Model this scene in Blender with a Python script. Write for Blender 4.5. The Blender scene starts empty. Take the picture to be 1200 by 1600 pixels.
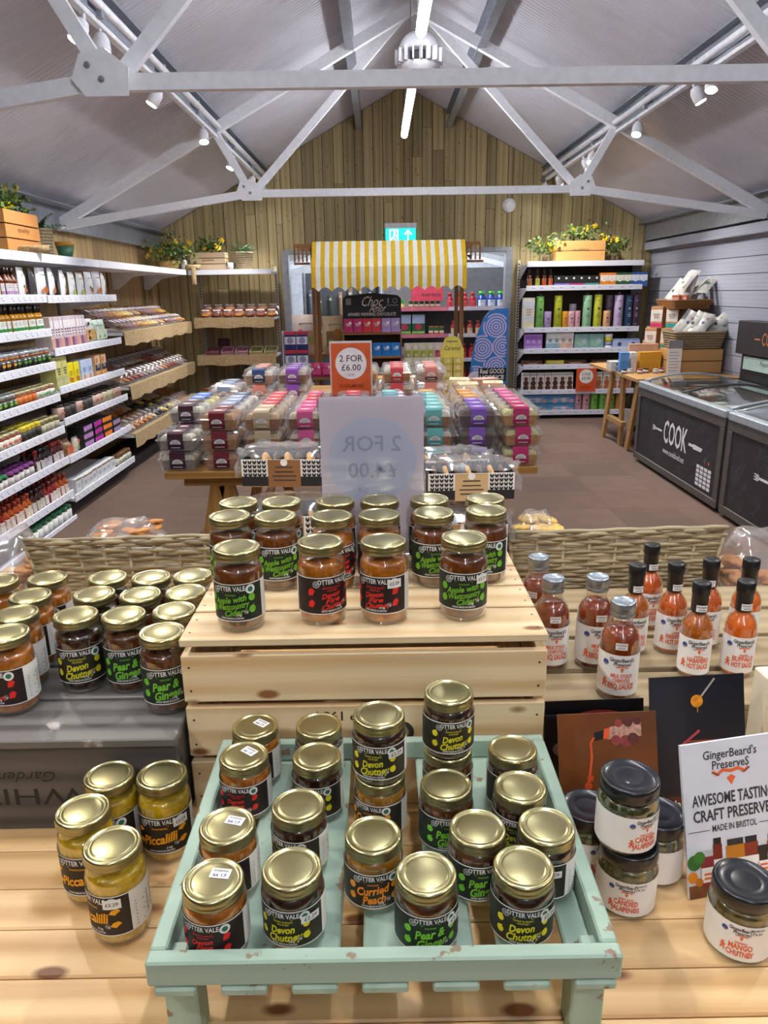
import bpy, math, random
from mathutils import Vector, Matrix
random.seed(7)
R_ = random.Random(11)
SC = bpy.context.scene
COL = SC.collection
# ---------------------------------------------------------------- camera
RIGHT = Vector((0.99986967, -0.00666458, -0.01470463))
DOWN = Vector((-0.01599791, -0.28657713, -0.9579236))
FWD = Vector((0.00217015, 0.95803399, -0.2866464))
EYE = Vector((0, 0, 1.6))
FPX = 1150.0
cd = bpy.data.cameras.new('camera')
cam = bpy.data.objects.new('camera', cd); COL.objects.link(cam)
cd.sensor_fit = 'VERTICAL'; cd.sensor_height = 36.0; cd.lens = FPX / 1600 * 36.0
cd.clip_start = 0.02
UP = -DOWN; BK = -FWD
cam.matrix_world = Matrix(((RIGHT.x, UP.x, BK.x, EYE.x), (RIGHT.y, UP.y, BK.y, EYE.y), (RIGHT.z, UP.z, BK.z, EYE.z), (0, 0, 0, 1)))
SC.camera = cam
# ---------------------------------------------------------------- world, exposure
w = bpy.data.worlds.new('world'); SC.world = w; w.use_nodes = True
w.node_tree.nodes['Background'].inputs[0].default_value = (0.9, 0.94, 1, 1)
w.node_tree.nodes['Background'].inputs[1].default_value = 0.25
SC.view_settings.view_transform = 'Standard'
SC.view_settings.look = 'None'
SC.view_settings.gamma = 1.0
SC.view_settings.use_curve_mapping = False
SC.view_settings.exposure = 0.82
TUBE_STRENGTH = 36.0      # LED battens under the ridge
SPOT_W = 54.0             # track spotlights
# where a line of sight from the photographer's position meets a real surface
def ray(px, py):
    return RIGHT * ((px - 600) / FPX) + DOWN * ((py - 800) / FPX) + FWD
def atz(px, py, z):
    r = ray(px, py); return EYE + r * ((z - EYE.z) / r.z)
def aty(px, py, y):
    r = ray(px, py); return EYE + r * (y / r.y)
def atx(px, py, x):
    r = ray(px, py); return EYE + r * (x / r.x)

# ---------------------------------------------------------------- materials
def lin(h):
    h = h.lstrip('#'); o = []
    for i in (0, 2, 4):
        c = int(h[i:i + 2], 16) / 255
        o.append(c / 12.92 if c <= .04045 else ((c + .055) / 1.055) ** 2.4)
    return (o[0], o[1], o[2], 1)
MATS = {}
def nt(name):
    m = bpy.data.materials.new(name); m.use_nodes = True
    t = m.node_tree; return m, t, t.nodes['Principled BSDF']
def link(t, a, ao, b, bi):
    t.links.new(a.outputs[ao], b.inputs[bi])
def C(h, rough=.5, metal=0., coat=0., var=.12, scale=18., emit=0.):
    """plain coloured material with a little noise in its colour"""
    k = (h, rough, metal, coat, var, scale, emit)
    if k in MATS: return MATS[k]
    m, t, b = nt('paint_' + h.lstrip('#'))
    c = lin(h)
    b.inputs['Roughness'].default_value = rough; b.inputs['Metallic'].default_value = metal
    b.inputs['Coat Weight'].default_value = coat; b.inputs['Coat Roughness'].default_value = .08
    if var:
        tc = t.nodes.new('ShaderNodeTexCoord')
        n = t.nodes.new('ShaderNodeTexNoise'); n.inputs['Scale'].default_value = scale; n.inputs['Detail'].default_value = 3
        link(t, tc, 'Object', n, 'Vector')
        r = t.nodes.new('ShaderNodeValToRGB')
        r.color_ramp.elements[0].position = .3; r.color_ramp.elements[1].position = .7
        r.color_ramp.elements[0].color = tuple(x * (1 - var) for x in c[:3]) + (1,)
        r.color_ramp.elements[1].color = tuple(min(1, x * (1 + var)) for x in c[:3]) + (1,)
        link(t, n, 'Fac', r, 'Fac'); link(t, r, 'Color', b, 'Base Color')
    else:
        b.inputs['Base Color'].default_value = c
    if emit:
        b.inputs['Emission Color'].default_value = c; b.inputs['Emission Strength'].default_value = emit
    MATS[k] = m; return m
def wood(name, c1, c2, axis='x', scale=1., rough=.55, knots=0., knotcol='#5a3a1e', objvar=.25, wear=None, wearamt=.62, bump=.15, wsc=14.):
    k = ('wood', name, axis)
    if k in MATS: return MATS[k]
    m, t, b = nt(name + '_' + axis)
    N = t.nodes.new
    tc = N('ShaderNodeTexCoord'); oi = N('ShaderNodeObjectInfo')
    add = N('ShaderNodeVectorMath'); add.operation = 'ADD'
    mul = N('ShaderNodeMath'); mul.operation = 'MULTIPLY'; mul.inputs[1].default_value = 37.
    link(t, oi, 'Random', mul, 0)
    link(t, tc, 'Object', add, 0); link(t, mul, 'Value', add, 1)
    mp = N('ShaderNodeMapping'); s = {'x': (.9, 22, 22), 'y': (22, .9, 22), 'z': (22, 22, .9)}[axis]
    mp.inputs['Scale'].default_value = tuple(v * scale for v in s)
    link(t, add, 'Vector', mp, 'Vector')
    n = N('ShaderNodeTexNoise'); n.inputs['Scale'].default_value = 2.2; n.inputs['Detail'].default_value = 6; n.inputs['Distortion'].default_value = .6
    link(t, mp, 'Vector', n, 'Vector')
    wv = N('ShaderNodeTexWave'); wv.wave_type = 'RINGS'; wv.rings_direction = axis.upper()
    wv.inputs['Scale'].default_value = .55; wv.inputs['Distortion'].default_value = 5; wv.inputs['Detail'].default_value = 2; wv.inputs['Detail Scale'].default_value = .6
    link(t, mp, 'Vector', wv, 'Vector')
    mx = N('ShaderNodeMath'); mx.operation = 'MULTIPLY_ADD'; mx.inputs[1].default_value = .3
    link(t, wv, 'Fac', mx, 0)
    sc = N('ShaderNodeMath'); sc.operation = 'MULTIPLY'; sc.inputs[1].default_value = .75
    link(t, n, 'Fac', sc, 0); link(t, sc, 'Value', mx, 2)
    r = N('ShaderNodeValToRGB'); e = r.color_ramp.elements
    e[0].position = .22; e[1].position = .68; e[0].color = lin(c2); e[1].color = lin(c1)
    link(t, mx, 'Value', r, 'Fac')
    col = (r, 'Color')
    if knots:
        mp2 = N('ShaderNodeMapping'); s2 = {'x': (9, 20, 20), 'y': (20, 9, 20), 'z': (20, 20, 9)}[axis]
        mp2.inputs['Scale'].default_value = s2
        link(t, add, 'Vector', mp2, 'Vector')
        v = N('ShaderNodeTexVoronoi'); v.inputs['Scale'].default_value = 1.; link(t, mp2, 'Vector', v, 'Vector')
        kr = N('ShaderNodeValToRGB'); ke = kr.color_ramp.elements
        ke[0].position = knots * .6; ke[1].position = knots; ke[0].color = (1, 1, 1, 1); ke[1].color = (0, 0, 0, 1)
        link(t, v, 'Distance', kr, 'Fac')
        mk = N('ShaderNodeMix'); mk.data_type = 'RGBA'
        link(t, kr, 'Color', mk, 0); t.links.new(r.outputs['Color'], mk.inputs[6]); mk.inputs[7].default_value = lin(knotcol)
        col = (mk, 2)
    if wear:
        wn = N('ShaderNodeTexNoise'); wn.inputs['Scale'].default_value = wsc; wn.inputs['Detail'].default_value = 5
        link(t, add, 'Vector', wn, 'Vector')
        wr = N('ShaderNodeValToRGB'); wr.color_ramp.elements[0].position = wearamt; wr.color_ramp.elements[1].position = wearamt + .03
        link(t, wn, 'Fac', wr, 'Fac')
        wk = N('ShaderNodeMix'); wk.data_type = 'RGBA'; link(t, wr, 'Color', wk, 0)
        t.links.new(col[0].outputs[col[1]], wk.inputs[6]); wk.inputs[7].default_value = lin(wear)
        col = (wk, 2)
    hs = N('ShaderNodeHueSaturation')
    vr = N('ShaderNodeMapRange'); vr.inputs['To Min'].default_value = 1 - objvar; vr.inputs['To Max'].default_value = 1 + objvar * .6
    link(t, oi, 'Random', vr, 'Value'); link(t, vr, 'Result', hs, 'Value')
    t.links.new(col[0].outputs[col[1]], hs.inputs['Color'])
    link(t, hs, 'Color', b, 'Base Color')
    if bump:
        bp = N('ShaderNodeBump'); bp.inputs['Strength'].default_value = bump; bp.inputs['Distance'].default_value = .004
        link(t, n, 'Fac', bp, 'Height'); link(t, bp, 'Normal', b, 'Normal')
    b.inputs['Roughness'].default_value = rough
    MATS[k] = m; return m
def clear(name, tint='#ffffff', rough=.04, base=.06, edge=.5, haze=None, hazeamt=0.):
    """thin clear film or glass: straight-through transparency with a fresnel gloss"""
    k = ('clear', name)
    if k in MATS: return MATS[k]
    m = bpy.data.materials.new(name); m.use_nodes = True; t = m.node_tree; t.nodes.clear(); N = t.nodes.new
    o = N('ShaderNodeOutputMaterial'); tr = N('ShaderNodeBsdfTransparent'); gl = N('ShaderNodeBsdfGlossy'); mx = N('ShaderNodeMixShader')
    tr.inputs[0].default_value = lin(tint); gl.inputs['Roughness'].default_value = rough; gl.inputs[0].default_value = (1, 1, 1, 1)
    lw = N('ShaderNodeLayerWeight'); lw.inputs[0].default_value = .35
    mr = N('ShaderNodeMapRange'); mr.inputs['To Min'].default_value = base; mr.inputs['To Max'].default_value = edge
    link(t, lw, 'Facing', mr, 'Value'); link(t, mr, 'Result', mx, 0)
    link(t, tr, 0, mx, 1); link(t, gl, 0, mx, 2)
    tc = N('ShaderNodeTexCoord'); n = N('ShaderNodeTexNoise'); n.inputs['Scale'].default_value = 40; bp = N('ShaderNodeBump'); bp.inputs['Strength'].default_value = .25 if haze else .04
    link(t, tc, 'Object', n, 'Vector'); link(t, n, 'Fac', bp, 'Height'); link(t, bp, 'Normal', gl, 'Normal')
    last = mx
    if haze:
        d = N('ShaderNodeBsdfDiffuse'); d.inputs[0].default_value = lin(haze); m2 = N('ShaderNodeMixShader'); m2.inputs[0].default_value = hazeamt
        link(t, mx, 0, m2, 1); link(t, d, 0, m2, 2); last = m2
    link(t, last, 0, o, 0); MATS[k] = m; return m
def thin_paper(h):
    k = ('thin', h)
    if k in MATS: return MATS[k]
    m = bpy.data.materials.new('thin_paper'); m.use_nodes = True; t = m.node_tree; t.nodes.clear(); N = t.nodes.new
    o = N('ShaderNodeOutputMaterial'); d = N('ShaderNodeBsdfDiffuse'); tr = N('ShaderNodeBsdfTranslucent'); mx = N('ShaderNodeMixShader'); mx.inputs[0].default_value = .2
    tc = N('ShaderNodeTexCoord'); n = N('ShaderNodeTexNoise'); n.inputs['Scale'].default_value = 9; r = N('ShaderNodeValToRGB'); c = lin(h)
    r.color_ramp.elements[0].color = tuple(x * .94 for x in c[:3]) + (1,); r.color_ramp.elements[1].color = c
    link(t, tc, 'Object', n, 'Vector'); link(t, n, 'Fac', r, 'Fac'); link(t, r, 'Color', d, 'Color'); link(t, r, 'Color', tr, 'Color')
    link(t, d, 0, mx, 1); link(t, tr, 0, mx, 2); link(t, mx, 0, o, 0); MATS[k] = m; return m
def contents(name, c1, c2, fleck=None, scale=90.):
    k = ('cont', name)
    if k in MATS: return MATS[k]
    m, t, b = nt(name); N = t.nodes.new
    tc = N('ShaderNodeTexCoord'); n = N('ShaderNodeTexNoise'); n.inputs['Scale'].default_value = scale; n.inputs['Detail'].default_value = 4
    link(t, tc, 'Object', n, 'Vector')
    r = N('ShaderNodeValToRGB'); e = r.color_ramp.elements; e[0].position = .35; e[1].position = .68; e[0].color = lin(c2); e[1].color = lin(c1)
    link(t, n, 'Fac', r, 'Fac'); last = (r, 'Color')
    if fleck:
        v = N('ShaderNodeTexVoronoi'); v.inputs['Scale'].default_value = scale * 1.1; link(t, tc, 'Object', v, 'Vector')
        fr = N('ShaderNodeValToRGB'); fr.color_ramp.elements[0].position = .16; fr.color_ramp.elements[1].position = .24
        fr.color_ramp.elements[0].color = (1, 1, 1, 1); fr.color_ramp.elements[1].color = (0, 0, 0, 1)
        link(t, v, 'Distance', fr, 'Fac'); mk = N('ShaderNodeMix'); mk.data_type = 'RGBA'; link(t, fr, 'Color', mk, 0)
        link(t, r, 'Color', mk, 6); mk.inputs[7].default_value = lin(fleck); last = (mk, 2)
    t.links.new(last[0].outputs[last[1]], b.inputs['Base Color'])
    b.inputs['Roughness'].default_value = .25; b.inputs['Coat Weight'].default_value = .6
    b.inputs['Subsurface Weight'].default_value = 0
    MATS[k] = m; return m
def burlap():
    if 'burlap' in MATS: return MATS['burlap']
    m, t, b = nt('burlap'); N = t.nodes.new
    tc = N('ShaderNodeTexCoord'); n = N('ShaderNodeTexNoise'); n.inputs['Scale'].default_value = 60; n.inputs['Detail'].default_value = 6
    link(t, tc, 'Object', n, 'Vector')
    r = N('ShaderNodeValToRGB'); e = r.color_ramp.elements; e[0].position = .3; e[1].position = .7; e[0].color = lin('#9c845c'); e[1].color = lin('#cbb289')
    link(t, n, 'Fac', r, 'Fac'); link(t, r, 'Color', b, 'Base Color'); b.inputs['Roughness'].default_value = .95
    bp = N('ShaderNodeBump'); bp.inputs['Strength'].default_value = .4; link(t, n, 'Fac', bp, 'Height'); link(t, bp, 'Normal', b, 'Normal')
    MATS['burlap'] = m; return m

# ---------------------------------------------------------------- mesh builder
class Fr:
    """a frame: origin, u and v axes (n = u x v)"""
    def __init__(s, o, u, v):
        s.o = Vector(o); s.u = Vector(u).normalized(); s.v = Vector(v).normalized(); s.n = s.u.cross(s.v)
    def p(s, u, v, n=0.): return s.o + s.u * u + s.v * v + s.n * n
FRONT = Fr((0, 0, 0), (1, 0, 0), (0, 0, 1))          # faces -Y
class MB:
    def __init__(s): s.v = []; s.f = []; s.m = []; s.sm = []; s.mats = []
    def mi(s, m):
        if m not in s.mats: s.mats.append(m)
        return s.mats.index(m)
    def add(s, vs, fs, mat, smooth=False):
        o = len(s.v); k = s.mi(mat); s.v += [tuple(x) for x in vs]
        for f in fs: s.f.append([i + o for i in f]); s.m.append(k); s.sm.append(smooth)
        return s
    def box(s, x0, x1, y0, y1, z0, z1, mat, bev=0.):
        if bev <= 0:
            vs = [(x, y, z) for z in (z0, z1) for y in (y0, y1) for x in (x0, x1)]
            return s.add(vs, [(0, 2, 3, 1), (4, 5, 7, 6), (0, 1, 5, 4), (2, 6, 7, 3), (0, 4, 6, 2), (1, 3, 7, 5)], mat)
        b = min(bev, (x1 - x0) * .49, (y1 - y0) * .49, (z1 - z0) * .49)
        vs = []; idx = {}
        for i, (x, sx) in enumerate(((x0, 1), (x1, -1))):
            for j, (y, sy) in enumerate(((y0, 1), (y1, -1))):
                for k, (z, sz) in enumerate(((z0, 1), (z1, -1))):
                    for a in range(3):
                        p = [x + sx * b, y + sy * b, z + sz * b]; p[a] = (x, y, z)[a]
                        idx[i, j, k, a] = len(vs); vs.append(p)
        g = lambda i, j, k, a: idx[i, j, k, a]
        fs = []
        for q in (0, 1):
            f = [g(q, 0, 0, 0), g(q, 0, 1, 0), g(q, 1, 1, 0), g(q, 1, 0, 0)]; fs.append(f if q == 0 else f[::-1])
            f = [g(0, q, 0, 1), g(1, q, 0, 1), g(1, q, 1, 1), g(0, q, 1, 1)]; fs.append(f if q == 0 else f[::-1])
            f = [g(0, 0, q, 2), g(0, 1, q, 2), g(1, 1, q, 2), g(1, 0, q, 2)]; fs.append(f if q == 0 else f[::-1])
        for a in (0, 1):
            for c in (0, 1):
                f = [g(0, a, c, 1), g(1, a, c, 1), g(1, a, c, 2), g(0, a, c, 2)]; fs.append(f if (a + c) % 2 == 0 else f[::-1]); fs[-1] = fs[-1][::-1]
                f = [g(a, 0, c, 0), g(a, 1, c, 0), g(a, 1, c, 2), g(a, 0, c, 2)]; fs.append(f if (a + c) % 2 == 0 else f[::-1])
                f = [g(a, c, 0, 0), g(a, c, 1, 0), g(a, c, 1, 1), g(a, c, 0, 1)]; fs.append(f if (a + c) % 2 == 1 else f[::-1])
        for i in (0, 1):
            for j in (0, 1):
                for k in (0, 1):
                    f = [g(i, j, k, 0), g(i, j, k, 1), g(i, j, k, 2)]; fs.append(f if (i + j + k) % 2 == 1 else f[::-1])
        return s.add(vs, fs, mat)
    def lathe(s, prof, n, mats, c=(0, 0, 0), smooth=True, a0=0., a1=None):
        """prof: (r, z) list bottom to top; mats: one material or one per segment"""
        full = a1 is None; m = n if full else n + 1
        vs = []
        for r, z in prof:
            for i in range(m):
                a = 2 * math.pi * i / n if full else a0 + (a1 - a0) * i / n
                vs.append((c[0] + r * math.sin(a), c[1] - r * math.cos(a), c[2] + z))
        for k in range(len(prof) - 1):
            fs = []
            for i in range(n):
                j = (i + 1) % m
                fs.append((k * m + i, k * m + j, (k + 1) * m + j, (k + 1) * m + i))
            mm = mats[k] if isinstance(mats, (list, tuple)) else mats
            if k == 0: o = len(s.v); s.v += vs
            q = s.mi(mm)
            for f in fs: s.f.append([x + o for x in f]); s.m.append(q); s.sm.append(smooth)
        if full:
            for k, rev in ((0, True), (len(prof) - 1, False)):
                if prof[k][0] > 1e-5:
                    f = [o + k * m + i for i in range(m)]
                    if rev: f = f[::-1]
                    s.f.append(f); s.m.append(s.mi(mats[0 if rev else -1] if isinstance(mats, (list, tuple)) else mats)); s.sm.append(False)
        return s
    def tube(s, pts, r, n, mat, smooth=True, closed=False):
        pts = [Vector(p) for p in pts]; vs = []; m = len(pts); up = None
        for i, p in enumerate(pts):
            d = (pts[(i + 1) % m] - pts[i - 1]) if closed else (pts[min(i + 1, m - 1)] - pts[max(i - 1, 0)])
            d.normalize()
            if up is None: up = Vector((0, 0, 1)) if abs(d.z) < .9 else Vector((1, 0, 0))
            a = d.cross(up).normalized(); b = a.cross(d); up = b
            rr = r[i] if isinstance(r, (list, tuple)) else r
            for k in range(n):
                t = 2 * math.pi * k / n; vs.append(p + a * (rr * math.cos(t)) + b * (rr * math.sin(t)))
        fs = []
        for i in range(m if closed else m - 1):
            j = (i + 1) % m
            for k in range(n):
                l = (k + 1) % n; fs.append((i * n + k, j * n + k, j * n + l, i * n + l))
        s.add(vs, fs, mat, smooth)
        if not closed:
            o = len(s.v) - len(vs); q = s.mi(mat)
            s.f.append([o + k for k in range(n)]); s.m.append(q); s.sm.append(False)
            s.f.append([o + (m - 1) * n + k for k in range(n)][::-1]); s.m.append(q); s.sm.append(False)
        return s
    def prism(s, pts, fr, d0, d1, mat):
        """outline (u, v) counter-clockwise, extruded along the frame's normal from d0 to d1"""
        n = len(pts)
        vs = [fr.p(u, v, d0) for u, v in pts] + [fr.p(u, v, d1) for u, v in pts]
        fs = [list(range(n))[::-1], [n + i for i in range(n)]] + [(i, (i + 1) % n, n + (i + 1) % n, n + i) for i in range(n)]
        return s.add(vs, fs, mat)
    def flat(s, pts, fr, d, mat):
        return s.add([fr.p(u, v, d) for u, v in pts], [list(range(len(pts)))], mat)
    def rect(s, u0, u1, v0, v1, fr, d, mat): return s.flat([(u0, v0), (u1, v0), (u1, v1), (u0, v1)], fr, d, mat)
    def disc(s, u, v, r, fr, d, mat, n=20, ry=None):
        ry = ry or r
        return s.flat([(u + r * math.cos(6.28318 * i / n), v + ry * math.sin(6.28318 * i / n)) for i in range(n)], fr, d, mat)
    def ring(s, u, v, r0, r1, fr, d, mat, n=24, a0=0., a1=6.28318):
        vs = []
        for i in range(n + 1):
            a = a0 + (a1 - a0) * i / n
            vs += [fr.p(u + r0 * math.cos(a), v + r0 * math.sin(a), d), fr.p(u + r1 * math.cos(a), v + r1 * math.sin(a), d)]
        return s.add(vs, [(2 * i, 2 * i + 1, 2 * i + 3, 2 * i + 2) for i in range(n)], mat)
    def stroke(s, pts, wd, fr, d, mat):
        """a flat printed line"""
        P = [Vector(p) for p in pts]; vs = []
        for i, p in enumerate(P):
            t = (P[min(i + 1, len(P) - 1)] - P[max(i - 1, 0)]).normalized(); q = Vector((-t.y, t.x)) * wd * .5
            vs += [fr.p(p.x - q.x, p.y - q.y, d), fr.p(p.x + q.x, p.y + q.y, d)]
        return s.add(vs, [(2 * i, 2 * i + 2, 2 * i + 3, 2 * i + 1) for i in range(len(P) - 1)], mat)
    def text(s, txt, size, u, v, fr, d, mat, bold=0., shear=0., width=None, rot=0., align='CENTER', mirror=False, space=1.):
        vs, fs = text_geo(txt, bold, shear, align, space)
        if not vs: return s
        k = size
        if width:
            w_ = max(x for x, y in vs) - min(x for x, y in vs); kx = width / w_
        else: kx = k
        if mirror: kx = -kx
        ca, sa = math.cos(rot), math.sin(rot); out = []
        for x, y in vs:
            x *= kx; y *= k
            out.append(fr.p(u + x * ca - y * sa, v + x * sa + y * ca, d))
        if mirror: fs = [f[::-1] for f in fs]
        return s.add(out, fs, mat)
    def wrap(s, r, start=0):
        """bend what was drawn on the FRONT frame (depth along n) round a vertical cylinder of radius r"""
        for i in range(start, len(s.v)):
            x, y, z = s.v[i]; a = x / r; q = r - y
            s.v[i] = (q * math.sin(a), -q * math.cos(a), z)
        return s
    def xf(s, M, start=0):
        for i in range(start, len(s.v)): s.v[i] = tuple(M @ Vector(s.v[i]))
        return s
    def mesh(s, name):
        me = bpy.data.meshes.new(name); me.from_pydata(s.v, [], s.f)
        for m in s.mats: me.materials.append(m)
        me.polygons.foreach_set('material_index', s.m); me.polygons.foreach_set('use_smooth', s.sm); me.update()
        return me
    def build(s, name, parent=None, loc=(0, 0, 0), rot=(0, 0, 0), label=None):
        return inst(s.mesh(name), name, parent, loc, rot, label)
def inst(me, name, parent=None, loc=(0, 0, 0), rot=(0, 0, 0), label=None):
    o = bpy.data.objects.new(name, me); COL.objects.link(o)
    if parent: o.parent = parent
    o.location = loc; o.rotation_euler = rot
    if label: o['label'] = label
    return o
_TG = {}
def text_geo(txt, bold=0., shear=0., align='CENTER', space=1.):
    k = (txt, bold, shear, align, space)
    if k in _TG: return _TG[k]
    c = bpy.data.curves.new('lettering', 'FONT'); c.body = txt; c.size = 1.; c.align_x = align; c.align_y = 'CENTER'
    c.resolution_u = 2; c.offset = bold; c.shear = shear; c.space_character = space; c.fill_mode = 'FRONT'
    o = bpy.data.objects.new('lettering', c)
    me = o.to_mesh()
    r = ([(v.co.x, v.co.y) for v in me.vertices], [list(p.vertices) for p in me.polygons])
    o.to_mesh_clear(); bpy.data.objects.remove(o); bpy.data.curves.remove(c)
    _TG[k] = r; return r
def tag(o, label, cat, group=None, kind=None):
    o['label'] = label; o['category'] = cat
    if group: o['group'] = group
    if kind: o['kind'] = kind
    return o
def thing(name, label, cat, loc=(0, 0, 0), rz=0., group=None, kind=None, rot=None):
    o = bpy.data.objects.new(name, None); COL.objects.link(o); o.empty_display_size = .05
    o.location = loc; o.rotation_euler = rot or (0, 0, rz)
    return tag(o, label, cat, group, kind)
def copy_tree(o, loc=None, rz=None, label=None, group=None, parent=None):
    c = o.copy(); COL.objects.link(c)
    if parent: c.parent = parent
    if loc is not None: c.location = loc
    if rz is not None: c.rotation_euler = (0, 0, rz)
    if label: c['label'] = label
    if group: c['group'] = group
    for ch in o.children: copy_tree(ch, parent=c)
    return c
def put(me, name, label, cat, loc, rz=0., group=None, rot=None):
    return tag(inst(me, name, None, loc, rot or (0, 0, rz)), label, cat, group)
ORD = ['first', 'second', 'third', 'fourth', 'fifth', 'sixth', 'seventh', 'eighth', 'ninth', 'tenth', 'eleventh', 'twelfth', 'thirteenth', 'fourteenth', 'fifteenth', 'sixteenth', 'seventeenth', 'eighteenth', 'nineteenth', 'twentieth', 'twenty-first', 'twenty-second', 'twenty-third', 'twenty-fourth', 'twenty-fifth', 'twenty-sixth', 'twenty-seventh', 'twenty-eighth', 'twenty-ninth', 'thirtieth']
def plank(name, parent, x0, x1, y0, y1, z0, z1, mat, bev=.0015, rot=(0, 0, 0), label=None):
    """one board, its own origin at its centre"""
    a, b, c = (x1 - x0) / 2, (y1 - y0) / 2, (z1 - z0) / 2
    return MB().box(-a, a, -b, b, -c, c, mat, bev).build(name, parent, ((x0 + x1) / 2, (y0 + y1) / 2, (z0 + z1) / 2), rot, label)
def beam(mb, p, q, wd, ht, mat, up=(0, 0, 1)):
    """a straight bar of rectangular section from p to q"""
    p, q = Vector(p), Vector(q); d = (q - p).normalized(); a = d.cross(Vector(up)).normalized(); b = a.cross(d)
    vs = []
    for e in (p, q):
        for s_, t_ in ((-1, -1), (1, -1), (1, 1), (-1, 1)): vs.append(e + a * (s_ * wd / 2) + b * (t_ * ht / 2))
    return mb.add(vs, [(0, 1, 2, 3), (7, 6, 5, 4), (0, 4, 5, 1), (1, 5, 6, 2), (2, 6, 7, 3), (3, 7, 4, 0)], mat)
# ================================================================ THE ROOM
RIDGE_X, RIDGE_Z, SLOPE = .33, 3.97, .517
XL, XR, YB, YF = -2.83, 3.48, 9.9, -5.0
def roof(x): return RIDGE_Z - SLOPE * abs(x - RIDGE_X)
M_white = C('#e9e9ee', .45); M_steel = C('#90959e', .42, .35); M_truss = C('#f3f5f9', .5, 0, 0, .05, 30)
M_roof = C('#c9c7cf', .33, 0, .2, .04, 6)
M_dark = C('#1d1b1a', .8); M_black = C('#17171a', .45)
# floor: brown carpet tiles on a screed
fl = MB().box(XL - .1, XR + .1, YF, 15.5, -.1, -.008, C('#3d3028', .9)).build('floor'); tag(fl, 'brown carpet tile floor of the shop', 'floor', None, 'structure')
def carpet(h):
    m, t, b = nt('carpet_' + h.strip('#')); N = t.nodes.new
    tc = N('ShaderNodeTexCoord'); n = N('ShaderNodeTexNoise'); n.inputs['Scale'].default_value = 220; n.inputs['Detail'].default_value = 3
    n2 = N('ShaderNodeTexNoise'); n2.inputs['Scale'].default_value = 5
    link(t, tc, 'Object', n, 'Vector'); link(t, tc, 'Object', n2, 'Vector')
    ad = N('ShaderNodeMath'); ad.operation = 'MULTIPLY_ADD'; ad.inputs[1].default_value = .35; link(t, n2, 'Fac', ad, 0); link(t, n, 'Fac', ad, 2)
    r = N('ShaderNodeValToRGB'); c = lin(h); e = r.color_ramp.elements; e[0].position = .4; e[1].position = .9
    e[0].color = tuple(x * .72 for x in c[:3]) + (1,); e[1].color = tuple(x * 1.2 for x in c[:3]) + (1,)
    link(t, ad, 'Value', r, 'Fac'); link(t, r, 'Color', b, 'Base Color'); b.inputs['Roughness'].default_value = 1
    bp = N('ShaderNodeBump'); bp.inputs['Strength'].default_value = .5; bp.inputs['Distance'].default_value = .003; link(t, n, 'Fac', bp, 'Height'); link(t, bp, 'Normal', b, 'Normal')
    return m
tl = [MB().box(-.2497, .2497, -.2497, .2497, -.008, 0, carpet(h), .0008).mesh('carpet_tile') for h in ('#68544a', '#645046', '#5f4c42')]
for i in range(12):
    for j in range(20):
        x = XL + .3 + i * .5; y = .1 + j * .5
        inst(tl[(i + j * 2 + (i * j) % 3) % 3], 'carpet_tile', fl, (x, y, 0), (0, 0, math.pi / 2 * ((i + j) % 2)))
# back wall of upright timber boards, with a doorway
OPX0, OPX1, OPZ = -1.2, 1.68, 2.12
M_gable = wood('larch_board', '#b3a277', '#96855a', 'z', .55, .7, .13, '#5a4528', .3, None, .6, .06)
wb = MB()
wb.prism([(XL - .1, 0), (OPX0, 0), (OPX0, OPZ), (OPX1, OPZ), (OPX1, 0), (XR + .1, 0), (XR + .1, roof(XR)), (RIDGE_X, RIDGE_Z), (XL - .1, roof(XL))],
         Fr((0, YB + .02, 0), (1, 0, 0), (0, 0, 1)), -.1, 0, C('#2c2419', .9))
wb = wb.build('wall_back'); tag(wb, 'timber boarded gable wall at the far end of the shop', 'wall', None, 'structure')
x = XL
k = 0
rb = random.Random(5)
while x < XR - .01:
    wd = rb.uniform(.105, .15); x1 = min(x + wd, XR); k += 1
    if x < OPX0 < x1: x1 = OPX0
    if x < OPX1 < x1: x1 = OPX1
    over = x >= OPX0 - .001 and x1 <= OPX1 + .001
    z0 = OPZ if over else 0
    cut = [z0]
    if rb.random() < .45: cut.append(rb.uniform(z0 + .35, roof(x) - .25))
    cut.append(None)
    for a, b in zip(cut, cut[1:]):
        if b is None:
            pts = [(x + .004, a + .002), (x1 - .004, a + .002), (x1 - .004, roof(x1) - .01), (x + .004, roof(x) - .01)]
            if x < RIDGE_X < x1: pts.insert(3, (RIDGE_X, RIDGE_Z - .01))
        else: pts = [(x + .004, a + .002), (x1 - .004, a + .002), (x1 - .004, b - .002), (x + .004, b - .002)]
        cx = (x + x1) / 2; cz = (a + (b or roof(x))) / 2; dd = rb.uniform(.016, .024)
        MB().prism([(u - cx, v - cz) for u, v in pts], FRONT, 0, dd, M_gable).build('plank', wb, (cx, YB + .02, cz))
    x = x1
# left wall, upright boards
M_wl = wood('wall_board', '#b3966a', '#8d744a', 'z', .8, .75, .1, '#5a4528', .25)
wl = MB().box(XL - .12, XL - .02, YF, YB, 0, roof(XL), C('#2c2419', .9)).build('wall_left'); tag(wl, 'timber boarded left wall behind the shelving', 'wall', None, 'structure')
y = 3.0
while y < YB:
    wd = rb.uniform(.12, .16); y1 = min(y + wd, YB); h = roof(XL) - .02
    MB().box(-.01, .012, -(y1 - y) / 2 + .003, (y1 - y) / 2 - .003, -h / 2, h / 2, M_wl).build('plank', wl, (XL - .012, (y + y1) / 2, h / 2)); y = y1
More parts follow.
